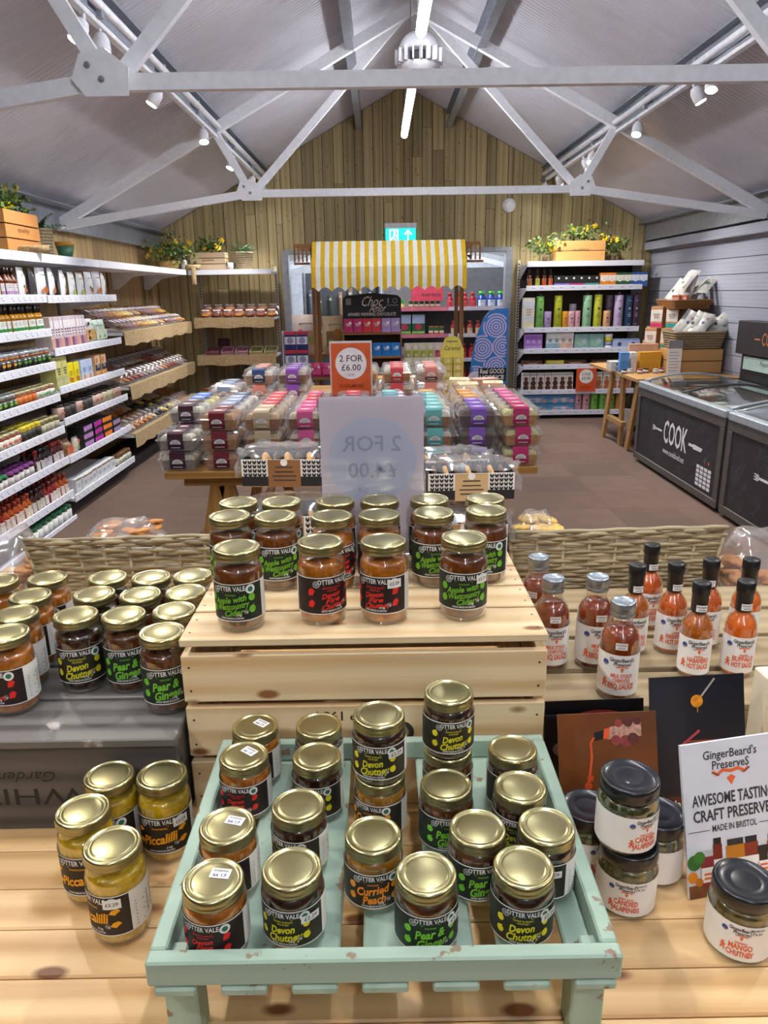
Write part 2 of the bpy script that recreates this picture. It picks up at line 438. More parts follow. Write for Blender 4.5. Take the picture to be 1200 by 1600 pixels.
# right wall, grey painted shiplap
M_ship = wood('grey_paint_board', '#a4a7b5', '#9699a8', 'y', 1., .55, 0, '#000000', .06)
wr = MB().box(XR + .02, XR + .12, YF, YB, 0, roof(XR), C('#55565e', .8)).build('wall_right'); tag(wr, 'grey painted shiplap wall on the right', 'wall', None, 'structure')
for i in range(15):
    z0 = .02 + i * .154
    if z0 + .15 > roof(XR) - .03: break
    MB().box(-.012, .012, -3.6, 3.6, -.0745, .0745, M_ship, .003).build('plank', wr, (XR + .01, 6.3, z0 + .0775))
wf = MB().box(XL - .1, XR + .1, YF - .1, YF, 0, 4, C('#b9b4a8', .8)).build('wall_front'); tag(wf, 'plain wall at the near end of the shop, behind the viewer', 'wall', None, 'structure')
# corrugated roof lining, ribs running up the slope
def roofside(sg, nm, lb):
    m = MB(); n = 300; y0, y1 = YF, YB + .03; xe = XL - .02 if sg < 0 else XR + .02
    vs = []; dy = (y1 - y0) / (n * 2)
    for i in range(n):
        for q, (o, dz) in enumerate(((0, 0), (1.4, 0), (1.5, .0032), (1.9, .0032))):
            yy = y0 + (i * 2 + o) * dy
            vs += [(RIDGE_X, yy, RIDGE_Z - dz), (xe, yy, roof(xe) - dz)]
    L = len(vs) // 2; fs = [(2 * i, 2 * i + 1, 2 * i + 3, 2 * i + 2) if sg < 0 else (2 * i, 2 * i + 2, 2 * i + 3, 2 * i + 1) for i in range(L - 1)]
    m.add(vs, fs, M_roof)
    a = [(RIDGE_X, y0, RIDGE_Z + .08), (xe, y0, roof(xe) + .08), (xe, y1, roof(xe) + .08), (RIDGE_X, y1, RIDGE_Z + .08)]
    m.add(a, [(0, 1, 2, 3)], M_roof)
    tag(m.build(nm), lb, 'ceiling', None, 'structure')
roofside(-1, 'ceiling', 'left slope of the pale ribbed roof lining'); roofside(1, 'ceiling', 'right slope of the pale ribbed roof lining')
# purlins: steel channels along the roof
def purlin(x, nm, lb, dz=.0):
    m = MB(); z = roof(x) - .02 - dz; s = 1 if x > RIDGE_X else -1
    beam(m, (x, YF, z - .08), (x, YB - .02, z - .08), .012, .16, M_steel)
    beam(m, (x - s * .03, YF, z - .16), (x - s * .03, YB - .02, z - .16), .07, .012, M_steel)
    beam(m, (x - s * .03, YF, z - .006), (x - s * .03, YB - .02, z - .006), .07, .012, M_steel)
    tag(m.build(nm), lb, 'beam', None, 'structure')
purlin(-.24, 'trim_1', 'upper steel purlin on the left roof slope'); purlin(.9, 'trim_2', 'upper steel purlin on the right roof slope')
purlin(-1.4, 'trim_3', 'middle steel purlin on the left roof slope, beside the lighting track'); purlin(2.08, 'trim_4', 'middle steel purlin on the right roof slope, beside the lighting track')
m = MB(); beam(m, (XL + .06, YF, 2.25), (XL + .06, YB - .02, 2.25), .05, .19, M_steel); beam(m, (XL + .12, YF, 2.345), (XL + .12, YB - .02, 2.345), .16, .012, M_steel)
tag(m.build('trim_5'), 'steel eaves beam along the top of the left wall', 'beam', None, 'structure')
m = MB(); beam(m, (XR - .08, YF, 2.27), (XR - .08, YB - .02, 2.27), .05, .2, M_steel); beam(m, (XR - .13, YF, 2.37), (XR - .13, YB - .02, 2.37), .16, .012, M_steel); beam(m, (XR - .06, YF, 2.1), (XR - .06, YB - .02, 2.1), .08, .09, M_ship)
tag(m.build('trim_6'), 'steel eaves beam along the top of the grey right wall', 'beam', None, 'structure')
# painted trusses
def truss(Y, name, lb):
    t = thing(name, lb, 'roof truss', (RIDGE_X, Y, 0), 0, None, 'structure')
    hw = 3.12; nx, nz = 1.41, 2.42; off = .17
    rz_ = lambda x: RIDGE_Z - off - SLOPE * abs(x)
    wd, ht = .07, .085
    def part(nm, p, q, w_=wd, h_=ht, dy=0.):
        w_ *= .85; h_ *= .82; m = MB(); beam(m, (p[0], dy, p[1]), (q[0], dy, q[1]), w_, h_, M_truss); return m.build(nm, t)
    part('tie_beam', (-nx, nz), (nx, nz), .05, .075, -.02)
    for s in (-1, 1):
        part('rafter', (s * hw, rz_(hw)), (s * .02, rz_(.02)), .07, .1)
        part('bottom_chord', (s * nx, nz), (s * (hw - .1), rz_(hw - .1) - .05), .05, .08, -.045)
        mx_ = 1.7
        part('web', (s * nx, nz), (s * mx_, rz_(mx_)), .045, .075, .035)
        part('web', (s * nx, nz), (s * .1, rz_(.1)), .045, .075, .045)
        g = MB().prism([(-.1, -.06), (.07, -.06), (.12, .0), (.08, .09), (-.02, .11), (-.11, .04)] if s > 0 else [(-.12, 0), (-.07, -.06), (.1, -.06), (.11, .04), (.02, .11), (-.08, .09)],
                       Fr((s * nx, -.075, nz), (1, 0, 0), (0, 0, 1)), 0, .008, M_truss).build('gusset_plate', t)
        for u, v in ((.0, 0), (s * .05, .05)):
            MB().lathe([(.012, 0), (.012, .008), (.007, .012)], 8, M_steel).build('bolt', g, (s * nx + u, -.082, nz + v), (math.pi / 2, 0, 0))
    return t
truss(3.36, 'roof_truss', 'near white painted roof truss with a broad level tie')
truss(6.85, 'roof_truss', 'far white painted roof truss in front of the gable')
# LED battens hung under the ridge
M_led = C('#f4f8ff', .5, 0, 0, 0, 18, TUBE_STRENGTH)
def batten(y0, y1, lb):
    t = thing('led_batten', lb, 'strip light', (.28, (y0 + y1) / 2, 3.1), 0, 'strip lights under the ridge'); L = (y1 - y0) / 2
    MB().lathe([(.0, -L), (.028, -L), (.032, -L + .02), (.032, L - .02), (.028, L), (0, L)], 12, M_led).build('diffuser', t, (0, 0, 0), (math.pi / 2, 0, 0))
    MB().box(-.03, .03, -L, L, .03, .06, M_white, .004).build('housing', t)
    for s in (-1, 1):
        MB().tube([(0, s * L * .8, .06), (0, s * L * .8, .74)], .003, 5, M_steel).build('hanging_wire', t)
for (a, b), lb in zip(((6.4, 8.15), (3.4, 5.1), (.4, 2.1), (-2.3, -.6), (-4.5, -2.8)), ('glowing strip light under the ridge, beyond the white round fan', 'glowing strip light under the ridge, at the top edge above the round fan', 'strip light under the ridge over the jar table, above the view', 'unseen fill strip light added under the ridge just behind the viewer', 'unseen fill strip light added under the ridge at the near end of the shop')):  # battens behind the viewer are unseen, added as fill for the truss fronts
    batten(a, b, lb)
# round air-mixing fan between the battens
fp = aty(655, 86, 5.45)
t = thing('ceiling_fan', 'white round slatted air fan hanging between the two strip lights', 'fan', (fp.x, 5.45, fp.z))
RF = .14; sph = lambda z: math.sqrt(max(0, RF * RF - z * z))
MB().lathe([(0, -RF)] + [(sph(z), z) for z in (-.137, -.125, -.105, -.08, -.055)] + [(.11, -.05)], 24, M_white).build('lower_bowl', t)
MB().lathe([(.12, .018)] + [(sph(z), z) for z in (.02, .05, .08, .105, .125, .137)] + [(.02, .145)], 24, M_white).build('upper_dome', t)
MB().lathe([(.06, -.06), (.06, .05)], 16, C('#5c5b5f', .6)).build('motor_core', t)
for i in range(18):
    a = i / 18 * 6.28318
    MB().box(-.005, .005, -.03, .006, -.056, .022, M_white).build('slat', t, (.131 * math.sin(a), -.131 * math.cos(a), 0), (0, 0, a + .3))
MB().tube([(0, 0, .14), (0, 0, RIDGE_Z - fp.z)], .012, 8, M_white).build('drop_rod', t)
# lighting tracks with spotlights
M_lens = C('#ffffff', .3, 0, 0, 0, 18, 60.)
def track(x, s):
    z = roof(x) - .21
    t = thing('lighting_track', 'white lighting track along the %s roof slope' % ('left' if s < 0 else 'right'), 'lighting track', (x, 0, z))
    MB().box(-.02, .02, -1, 9.6, -.02, .02, M_white, .003).build('rail', t)
    MB().tube([(.045 * -s, -1, .05), (.045 * -s, 9.6, .05)], .022, 8, M_white).build('conduit', t)
    for y in (2.9, 4.1, 5.2, 6.1, 7.5, 8.6):
        MB().box(-.012, .05 * -s if s < 0 else .012, -.02, .02, .0, .09, M_steel).build('bracket', t, (0, y, 0)) if s < 0 else MB().box(-.05, .012, -.02, .02, 0, .09, M_steel).build('bracket', t, (0, y, 0))
    return z
def spotlight(x, y, z, dx, dy, lb, power=SPOT_W):
    d = Vector((dx, dy, -1)).normalized()
    t = thing('spotlight', lb, 'spotlight', (x, y, z - .02), 0, 'track spotlights')
    q = Vector((0, 0, -1)).rotation_difference(d).to_euler()
    st = MB().tube([(0, 0, 0), (0, 0, -.03)], .009, 6, M_white).build('stem', t)
    cn = MB().lathe([(.034, -.11), (.04, -.105), (.04, -.04), (.028, -.012), (.012, -.008)], 14, M_white).build('can', t, (0, 0, -.022), q)
    MB().lathe([(0, -.1125), (.033, -.1115), (.034, -.109), (0.0, -.108)], 14, M_lens).build('lens', t, (0, 0, -.022), q)
    L = bpy.data.lights.new('spot', 'SPOT'); L.energy = power; L.spot_size = math.radians(95); L.spot_blend = .6; L.shadow_soft_size = .03; L.color = (1, .96, .9)
    lo = bpy.data.objects.new('spot_lamp', L); COL.objects.link(lo); lo.parent = t; lo.location = Vector((0, 0, -.022)) + d * .125; lo.rotation_euler = q
zt = track(-1.36, -1)
for i, (y, dx, dy) in enumerate(((3.97, -.45, -.3), (4.18, .2, -.45), (5.21, -.6, -.2), (6.4, .1, -.4), (7.71, -.45, -.35), (8.83, -.4, -.1), (9.6, -.2, -.3), (2.2, .5, -.3), (1.0, .7, -.1), (-.2, .7, .2))):
    spotlight(-1.36, y, zt, dx, dy, power=SPOT_W if y > 3 else 26., lb=('%s spotlight from the far end of the left track' % ORD[6 - i] if i < 7 else 'spotlight of the left track over the near table, %s nearer one out of view' % ORD[i - 7]))
zt = track(2.04, 1)
for i, (y, dx, dy) in enumerate(((5.0, -.2, -.4), (5.29, .5, -.2), (6.32, -.3, -.4), (7.6, -.3, -.35), (7.95, .5, -.3), (8.69, .3, -.3), (9.03, .4, .3), (9.66, -.3, -.35), (2.2, -.5, -.3), (1.0, -.7, -.1), (-.2, -.6, .3))):
    spotlight(2.04, y, zt, dx, dy, power=SPOT_W if y > 3 else 26., lb=('%s spotlight from the far end of the right track' % ORD[7 - i] if i < 8 else 'spotlight of the right track over the near table, %s nearer one out of view' % ORD[i - 8]))
# exit sign, smoke alarm
M_teal = C('#16b8b0', .4, 0, 0, .02, 18, 1.0)
t = thing('exit_sign', 'lit teal fire exit sign with running man and arrow over the doorway', 'exit sign', (.285, YB - .03, 2.29))
MB().box(-.2, .2, -.05, .02, .07, .13, M_white, .005).build('housing', t)
m = MB().box(-.19, .19, -.025, -.01, -.12, .07, M_teal, .002).build('sign_panel', t)
s_ = MB(); fr = Fr((0, -.0262, -.025), (1, 0, 0), (0, 0, 1)); Mw = C('#ffffff', .5, 0, 0, 0, 18, 1.2)
s_.rect(-.14, -.125, -.08, .075, fr, 0, Mw).rect(-.14, -.03, .065, .08, fr, 0, Mw).rect(-.045, -.03, -.08, .08, fr, 0, Mw)
s_.disc(-.075, .045, .014, fr, .0004, Mw, 12).stroke([(-.08, .03), (-.09, -.01), (-.07, -.035), (-.085, -.075)], .016, fr, .0006, Mw).stroke([(-.09, -.01), (-.115, -.03), (-.12, -.06)], .014, fr, .0008, Mw).stroke([(-.08, .025), (-.055, .005), (-.05, -.015)], .01, fr, .001, Mw)
s_.rect(.085, .1, -.08, .05, fr, 0, Mw).stroke([(.05, .02), (.0925, .07)], .016, fr, .0004, Mw).stroke([(.0925, .07), (.135, .02)], .016, fr, .0006, Mw)
s_.build('pictogram', m)
t = thing('smoke_alarm', 'white round smoke alarm on the gable boards right of the exit sign', 'smoke alarm', (1.64, YB, 2.61))
MB().lathe([(.085, 0), (.085, .02), (.07, .05), (.03, .06), (0, .06)], 24, M_white).build('body', t, (0, 0, 0), (math.pi / 2, 0, 0))
# doorway frame
M_fr = C('#9aa0a8', .4, .4)
m = MB().box(OPX0 - .02, OPX0 + .06, YB - .06, YB + .12, 0, OPZ, M_fr).box(OPX1 - .06, OPX1 + .02, YB - .06, YB + .12, 0, OPZ, M_fr).box(OPX0 + .06, OPX1 - .06, YB - .06, YB + .12, OPZ - .05, OPZ, M_fr)
tag(m.build('trim_7'), 'grey metal frame round the doorway to the next room', 'door frame', None, 'structure')
# ================================================================ THE JAR TABLE
TZ = .915
PINE = lambda ax: wood('pine_board', '#e2bd88', '#bd8f58', ax, .9, .45, .2, '#7a4a26', .06, None, .6, .1)
tb = thing('display_table', 'pine plank display table carrying the jars, crates and tray', 'table', (0, 1.1, 0))
edges = [.36, .42, .483, .548, .603, .666, .726, .789, .85, .92, .99, 1.06, 1.13, 1.2, 1.27, 1.34, 1.41, 1.48, 1.55, 1.62, 1.69, 1.76, 1.84]
for a, b in zip(edges, edges[1:]):
    plank('plank', tb, -1.0, .95, a - 1.1 + .0008, b - 1.1 - .0008, TZ - .028, TZ, PINE('x'), .002)
for sx in (-.92, .87):
    for sy in (-.66, .66): plank('leg', tb, sx - .035, sx + .035, sy - .035, sy + .035, 0, TZ - .11, PINE('z'), .003)
for sy in (-.68, .66): plank('apron', tb, -.93, .88, sy - .012, sy + .012, TZ - .12, TZ - .029, PINE('x'))
# ---- jars
M_glass = clear('jar_glass', '#fbfffb', .03, .05, .55)
M_brass = C('#a2996f', .3, .9, 0, .04, 30); M_brass2 = C('#cfc592', .22, .95, 0, .03, 30)
M_blab = C('#1c1d1c', .5, 0, 0, .08, 40); M_wlab = C('#e8e6e0', .55, 0, 0, .04, 40); M_ink = C('#2a2a2a', .6, 0, 0, 0)
M_grey = C('#9a9a98', .6, 0, 0, 0)
FLAV = {
    'apple': dict(c=contents('apple_chutney', '#80400f', '#572a0a', None), ink='#6fae22', lines=['Apple with', 'Westcountry', 'Cider'], sub=1, fruit='#6db52a', lab='#16221a'),
    'fire': dict(c=contents('fire_chutney', '#c8761e', '#945012', '#c23a12'), ink='#e02a1c', lines=['Devon', 'Fire', 'Chutney'], sub=2, fruit='#e6221a', lab='#241415'),
    'devon': dict(c=contents('dark_chutney', '#451c0e', '#260f07', None), ink='#d9d021', lines=['Devon', 'Chutney'], sub=2, fruit='#e2d422', lab='#26241c'),
    'pear': dict(c=contents('pear_chutney', '#6e3812', '#44200b', None), ink='#76c332', lines=['Pear &', 'Ginger'], sub=1, fruit='#6fc52e', lab='#17251b'),
    'peach': dict(c=contents('peach_chutney', '#b67a1e', '#8a5a14', '#b98224'), ink='#f08a16', lines=['Curried', 'Peach'], sub=1, fruit='#f29a1e', lab='#262019'),
    'picc': dict(c=contents('piccalilli', '#d6aa14', '#ad860c', '#e0bc30'), ink='#f2a414', lines=['Piccalilli'], sub=1, fruit='#f2a81c', lab='#231c16'),
}
def strip(m, u0, u1, v0, v1, d, mat, n=14):
    vs = []
    for i in range(n + 1):
        u = u0 + (u1 - u0) * i / n; vs += [FRONT.p(u, v0, d), FRONT.p(u, v1, d)]
    return m.add(vs, [(2 * i, 2 * i + 2, 2 * i + 3, 2 * i + 1) for i in range(n)], mat, True)
def jar_meshes(kind, big):
    """meshes of one kind of chutney jar"""
    f = FLAV[kind]; R = .0325 if big else .0302
    lz0, lz1 = (.0185, .0705) if big else (.0105, .0515)
    sh = .079 if big else .0535
    H = .112 if big else .075
    prof = [(0, .0006), (R * .8, .0), (R * .95, .003), (R, .009), (R, sh), (R * .985, sh + .004), (R * .94, sh + .0075), (R * .88, sh + .0095), (R * .87, H - .0115), (R * .85, H - .006)]
    g = MB().lathe(prof, 28, M_glass).mesh('jar_glass')
    q = R - .0016
    c = MB().lathe([(0, .004), (q * .8, .0035), (q * .96, .006), (q, .011), (q, sh), (q * .97, sh + .005), (q * .9, sh + .0085), (0, sh + .0085)], 24, f['c']).mesh('contents')
    L = R * .955
    lid = MB().lathe([(L * .96, 0), (L, .001), (L, .0045), (L * .985, .0055), (L, .0065), (L, .0105), (L * .975, .0124), (L * .93, .0132), (L * .88, .0128), (L * .84, .0116), (L * .74, .0116), (L * .7, .0123), (L * .66, .0126), (0, .0126)], 36, [M_brass, M_brass, M_brass, M_brass, M_brass, M_brass2, M_brass2, M_brass2, M_brass2] + [M_brass] * 4).mesh('lid')
    lab = C(f['lab'], .5, 0, 0, .1, 60)
    m = MB(); hw = R * 1.72; h = lz1 - lz0; s = h / .05
    strip(m, -hw, hw * .8, lz0, lz1, 0, lab, 22); strip(m, hw * .8, hw * 1.45, lz0, lz1, 0, M_wlab, 8); strip(m, -hw * 1.25, -hw, lz0, lz1, 0, M_wlab, 4)
    for v in (lz0, lz1 - .0012): strip(m, -hw, hw * .8, v, v + .0012, .0002, M_wlab, 22)
    d = .0003
    for k in range(8): m.rect(hw * .9, hw * (1.12 + .05 * (k % 3)), lz0 + .004 * h / .05 + k * .0042 * h / .05, lz0 + .0055 * h / .05 + k * .0042 * h / .05, FRONT, d, M_grey)
    for k in range(12): m.rect(hw * 1.2, hw * 1.4, lz0 + .008 * h / .05 + k * .0024 * h / .05, lz0 + .008 * h / .05 + (k + .4 + .2 * (k % 2)) * .0024 * h / .05, FRONT, d, M_ink)
    m.wrap(R + .0003); labm = m.mesh('label')
    t = MB(); ink = C(f['ink'], .55, 0, 0, 0); fr_ = C(f['fruit'], .55, 0, 0, .08, 200)
    vc = (lz0 + lz1) / 2; d = .0004
    t.text('OTTER VALE', .0088 * s, 0, lz1 - .0065 * s, FRONT, d, M_wlab, .02, 0, .038 * s)
    t.rect(-.011 * s, .011 * s, lz1 - .0118 * s, lz1 - .0108 * s, FRONT, d, ink)
    yy = lz1 - .0135 * s
    for k in range(f['sub']):
        t.text('SMOOTH & FRUITY' if kind == 'fire' and k == 0 else 'TANGY & FRUITY' if k == 0 and f['sub'] == 2 else 'CHUTNEY' if kind != 'picc' else 'TRADITIONAL', .003 * s, 0, yy - .0012 * s, FRONT, d, ink, .02); yy -= .0036 * s
    nl = len(f['lines']); lo = lz0 + .0075 * s; av = yy - lo; st = min(av / nl, .0135 * s); y0 = yy - st * .55 - (av - st * nl) / 2
    for k, ln in enumerate(f['lines']):
        sz = st * 1.28; wd = min(.0052 * s * len(ln) * (1.15 if nl < 3 else 1.), .044 * s)
        t.text(ln, sz, (-.002 + .002 * k) * s, y0 - st * k, FRONT, d, ink, .03, .35, wd, .14)
    t.text('HAND MADE IN DEVON', .0036 * s, 0, lz0 + .0042 * s, FRONT, d, M_wlab, .02, .15, .03 * s)
    t.disc(.0185 * s, lz0 + .0125 * s, .0032 * s, FRONT, d, M_grey, 14).disc(.0185 * s, lz0 + .0125 * s, .0026 * s, FRONT, d + .0001, lab, 14).text('Vg', .004 * s, .0185 * s, lz0 + .0125 * s, FRONT, d + .0002, M_wlab, .02)
    t.text('310g' if big else '225g', .0038 * s, .009 * s, lz0 + .0085 * s, FRONT, d, M_wlab, .02, .3)
    for su in (-1, 1):
        for v in (.30, .62):
            u = su * .027 * s; r_ = .0045 * s; vv = lz0 + h * v
            if kind in ('fire',): t.flat([(u - r_, vv - r_ * 1.1), (u + r_ * .4, vv - r_), (u + r_, vv + r_ * .4), (u + r_ * .2, vv + r_ * 1.2), (u - r_ * .8, vv + r_ * .6)], FRONT, d, fr_)
            elif kind == 'picc': t.flat([(u - r_ * 1.3, vv - r_ * .6), (u, vv - r_), (u + r_ * 1.4, vv + r_ * .1), (u + r_ * .6, vv + r_ * .8), (u - r_ * .6, vv + r_ * .4)], FRONT, d, fr_)
            else: t.disc(u, vv, r_, FRONT, d, fr_, 12, r_ * 1.1).flat([(u, vv + r_), (u + r_ * .8, vv + r_ * 1.5), (u + r_ * .3, vv + r_ * .8)], FRONT, d, fr_)
    t.ring(-.0205 * s, lz1 - .009 * s, .003 * s, .0048 * s, FRONT, d, M_grey, 16).disc(-.0205 * s, lz1 - .009 * s, .0022 * s, FRONT, d, M_grey, 10)
    t.disc(.0255 * s, lz1 - .008 * s, .0062 * s, FRONT, d + .0002, M_wlab, 18).disc(.0255 * s, lz1 - .008 * s, .0035 * s, FRONT, d + .0004, C('#1f6f5a', .5, 0, 0, 0), 10)
    t.wrap(R + .0003); let = t.mesh('lettering')
    return dict(glass=g, contents=c, lid=lid, label=labm, lettering=let, H=H, L=L, R=R)
JM = {}
st_m = MB().box(-.0095, .0095, -.006, .006, 0, .0003, M_wlab)
fz = Fr((0, 0, 0), (1, 0, 0), (0, 1, 0))
st_m.text('£1.99', .0055, 0, .0022, fz, .0005, C('#3a3a80', .6, 0, 0, 0), .02, 0, .013).text('PRESERVE', .0035, 0, -.0032, fz, .0005, M_ink, .01, 0, .014)
st_m = st_m.mesh('price_sticker')
JQ = []
def jar(*a): JQ.append(list(a))
def settle(bounds=None):
    """nudge jars that stand on one surface until none cut into another, then build them"""
    low = [q for q in JQ if q[2][2] < min(j[2][2] for j in JQ) + .02]; up = [q for q in JQ if q not in low]
    for q in up: q.append(min(low, key=lambda l: (l[2][0] - q[2][0]) ** 2 + (l[2][1] - q[2][1]) ** 2))
    P = [[q[2][0], q[2][1]] for q in low]; R = .0327 if low[0][1] else .0304
    for it in range(80):
        for i in range(len(P)):
            for j in range(i):
                dx, dy = P[i][0] - P[j][0], P[i][1] - P[j][1]; d = math.hypot(dx, dy)
                if d < 2 * R: k = (2 * R - d) / 2 / d; P[i][0] += dx * k; P[i][1] += dy * k; P[j][0] -= dx * k; P[j][1] -= dy * k
            if bounds: P[i][0] = min(max(P[i][0], bounds[0] + R), bounds[1] - R); P[i][1] = min(max(P[i][1], bounds[2] + R), bounds[3] - R)
    for q, p in zip(low, P): q[2] = (p[0], p[1], q[2][2])
    for q in up: l = q.pop(); q[2] = (l[2][0], l[2][1], q[2][2])
    for q in JQ: build_jar(*q)
    JQ.clear()
def build_jar(kind, big, loc, turn, label, group, lidsticker=None, labsticker=False):
    k = (kind, big)
    if k not in JM: JM[k] = jar_meshes(kind, big)
    j = JM[k]
    t = thing('chutney_jar', label, 'jar', loc, math.radians(turn) - math.atan2(loc[0], loc[1]), group)
    g = inst(j['glass'], 'glass', t); inst(j['contents'], 'contents', t)
    inst(j['lid'], 'lid', t, (0, 0, j['H'] - .0132))
    l = inst(j['label'], 'label', t); inst(j['lettering'], 'lettering', l)
    if lidsticker is not None: inst(st_m, 'price_sticker', t, (.004, .008, j['H'] - .0004), (0, 0, math.radians(180 + lidsticker)))
    if labsticker:
        s = MB(); strip(s, .017, .036, .055 * j['H'] / .112, .067 * j['H'] / .112, .0012, M_wlab, 6); s.text('£2.29', .006, .0265, .061 * j['H'] / .112, FRONT, .0014, M_ink, .01, 0, .013); s.wrap(j['R'] + .0003); s.build('price_sticker', t)
    return t
def jpos(px, py, zb, H): p = atz(px, py, zb + H - .002); return (p.x, p.y, zb)
FN = {'apple': 'apple and cider chutney jar with green lettering', 'fire': 'amber chutney jar with red lettering', 'devon': 'dark chutney jar with yellow lettering', 'pear': 'brown chutney jar with light green lettering', 'peach': 'amber chutney jar with orange lettering', 'picc': 'yellow piccalilli jar'}
# ---- on the pine crate
CZ = 1.172
rows = {'back': ((370, 782, 'apple'), (440, 782, 'apple'), (524, 780, 'fire'), (593, 778, 'fire'), (670, 776, 'apple'), (757, 776, 'apple')),
        'middle': ((356, 806, 'apple'), (430, 806, 'apple'), (518, 806, 'fire'), (592, 804, 'fire'), (677, 801, 'apple'), (760, 797, 'apple')),
        'front': ((369, 855, 'apple'), (500, 846, 'fire'), (599, 845, 'fire'), (725, 840, 'apple'))}
turns = {369: -22, 500: 24, 599: -22, 725: 2, 356: -20, 430: 2, 518: 25, 592: 10, 677: 6, 760: -8}
for rn, L in rows.items():
    for i, (px, py, k) in enumerate(L):
        jar(k, True, jpos(px, py, CZ, .112), turns.get(px, (i * 17) % 30 - 15), '%s on the pine crate, %s from left in the %s row' % (FN[k].split(' with')[0] + ('' if k != 'x' else ''), ORD[i], rn), 'chutney jars on the pine crate', None, px in (592, 725, 599))
settle((-.262, .207, .87, 1.163))
# ---- on the dark crate at the left
GZ = 1.053
lj = [(118, 961, 'devon', -12, 'in front on the dark crate'), (147, 928, 'devon', 5, 'second back in its column on the dark crate'), (168, 902, 'devon', 12, 'by the basket, third back in its column on the dark crate'),
      (193, 961, 'pear', -10, 'leading the middle column on the dark crate'), (219, 929, 'pear', 8, 'second back in the middle column on the dark crate'), (236, 902, 'pear', -5, 'by the basket ending the middle column on the dark crate'),
      (253, 988, 'pear', -4, 'in front beside the pine crate, on the dark crate'), (272, 954, 'pear', 9, 'second back beside the pine crate, on the dark crate'), (290, 925, 'pear', 3, 'third back beside the pine crate, on the dark crate'), (301, 899, 'pear', 3, 'fourth back beside the pine crate, on the dark crate'),
      (8, 990, 'fire', -55, 'in front at the left edge of the dark crate'), (25, 959, 'fire', -58, 'second back at the left end of the dark crate'), (47, 931, 'fire', -50, 'third back at the left end of the dark crate'), (74, 903, 'fire', -40, 'by the basket at the left end of the dark crate'), (-3, 908, 'fire', -30, 'half cut off by the picture edge on the dark crate')]
for px, py, k, tr, lb in lj:
    jar(k, True, jpos(px, py, GZ, .112), tr, FN[k].split(' jar')[0] + ' jar ' + lb, 'chutney jars on the dark crate')
settle((-1, -.268, .83, 1.17))
# ---- piccalilli on the table
for px, py, tr, lb in ((173, 1205, -35, 'yellow piccalilli jar at the back against the dark crate front'), (254, 1207, -18, 'yellow piccalilli jar beside the rim of the green tray, facing forward'), (134, 1260, -28, 'yellow piccalilli jar behind the nearest of the four piccalilli jars'), (175, 1320, -62, 'nearest yellow piccalilli jar on the planks, its barcode showing')):
    jar('picc', True, jpos(px, py, TZ, .112), tr, lb, 'piccalilli jars on the planks', None, px in (175, 254))
settle((-1, -.221, .5, .823))
# ---- in the green tray
FZ = 1.002
def tj(px, py, k, tr, lb, st=None, up=0, ls=False):
    return jar(k, False, jpos(px, py, FZ + up, .075), tr, lb, 'small jars in the green tray', st, ls)
tj(399, 1133, 'fire', -40, 'back amber jar of the left column in the green tray, price sticker on lid', -8)
tj(381, 1181, 'fire', -25, 'second from back amber jar in the left column of the green tray', -25)
tj(355, 1290, 'fire', -40, 'third from back amber jar in the left column of the green tray', 10)
tj(333, 1376, 'fire', -28, 'front left amber jar in the green tray, price sticker on its lid', 4)
tj(498, 1131, 'devon', -30, 'back dark jar with a copper-toned lid in the second column of the green tray')
tj(495, 1182, 'devon', -20, 'second from back dark jar in the second column of the green tray')
tj(466, 1259, 'devon', -38, 'third from back dark jar in the second column of the green tray')
tj(456, 1357, 'devon', -22, 'front dark jar with yellow lettering in the second column of the green tray', None, 0, True)
p0 = jpos(592, 1117, FZ + .0752, .075)
jar('peach', False, (p0[0], p0[1], FZ), -28, 'amber jar carrying another jar near the middle of the green tray', 'small jars in the green tray')
jar('devon', False, (p0[0], p0[1], FZ + .0752), -14, 'dark jar standing on an amber jar in the middle of the green tray', 'small jars in the green tray', None, True)
p1 = jpos(701, 1082, FZ + .0752, .075)
jar('pear', False, (p1[0], p1[1], FZ), -10, 'brown jar carrying a dark jar at the back of the green tray', 'small jars in the green tray')
jar('devon', False, (p1[0], p1[1], FZ + .0752), 12, 'highest dark jar, stacked on a brown jar at the back of the tray', 'small jars in the green tray')
tj(583, 1305, 'peach', -2, 'front amber jar with orange curried peach lettering in the green tray')
tj(697, 1226, 'pear', 8, 'brown jar with green lettering right in front of the tall stack')
tj(746, 1294, 'pear', 14, 'brown jar with green lettering between the front row and the stack, right of centre')
tj(666, 1365, 'pear', 8, 'front brown jar with light green lettering in the green tray', None, 0, True)
tj(801, 1170, 'devon', 25, 'back dark jar of the right column in the green tray')
tj(813, 1230, 'devon', -6, 'second from back dark jar in the right column of the green tray')
tj(860, 1291, 'devon', -34, 'dark jar against the right side of the green tray', None, 0, True)
tj(818, 1355, 'devon', 4, 'front right dark jar with yellow lettering in the green tray', None, 0, True)
settle((-.2028, .1928, .5305, .8465))
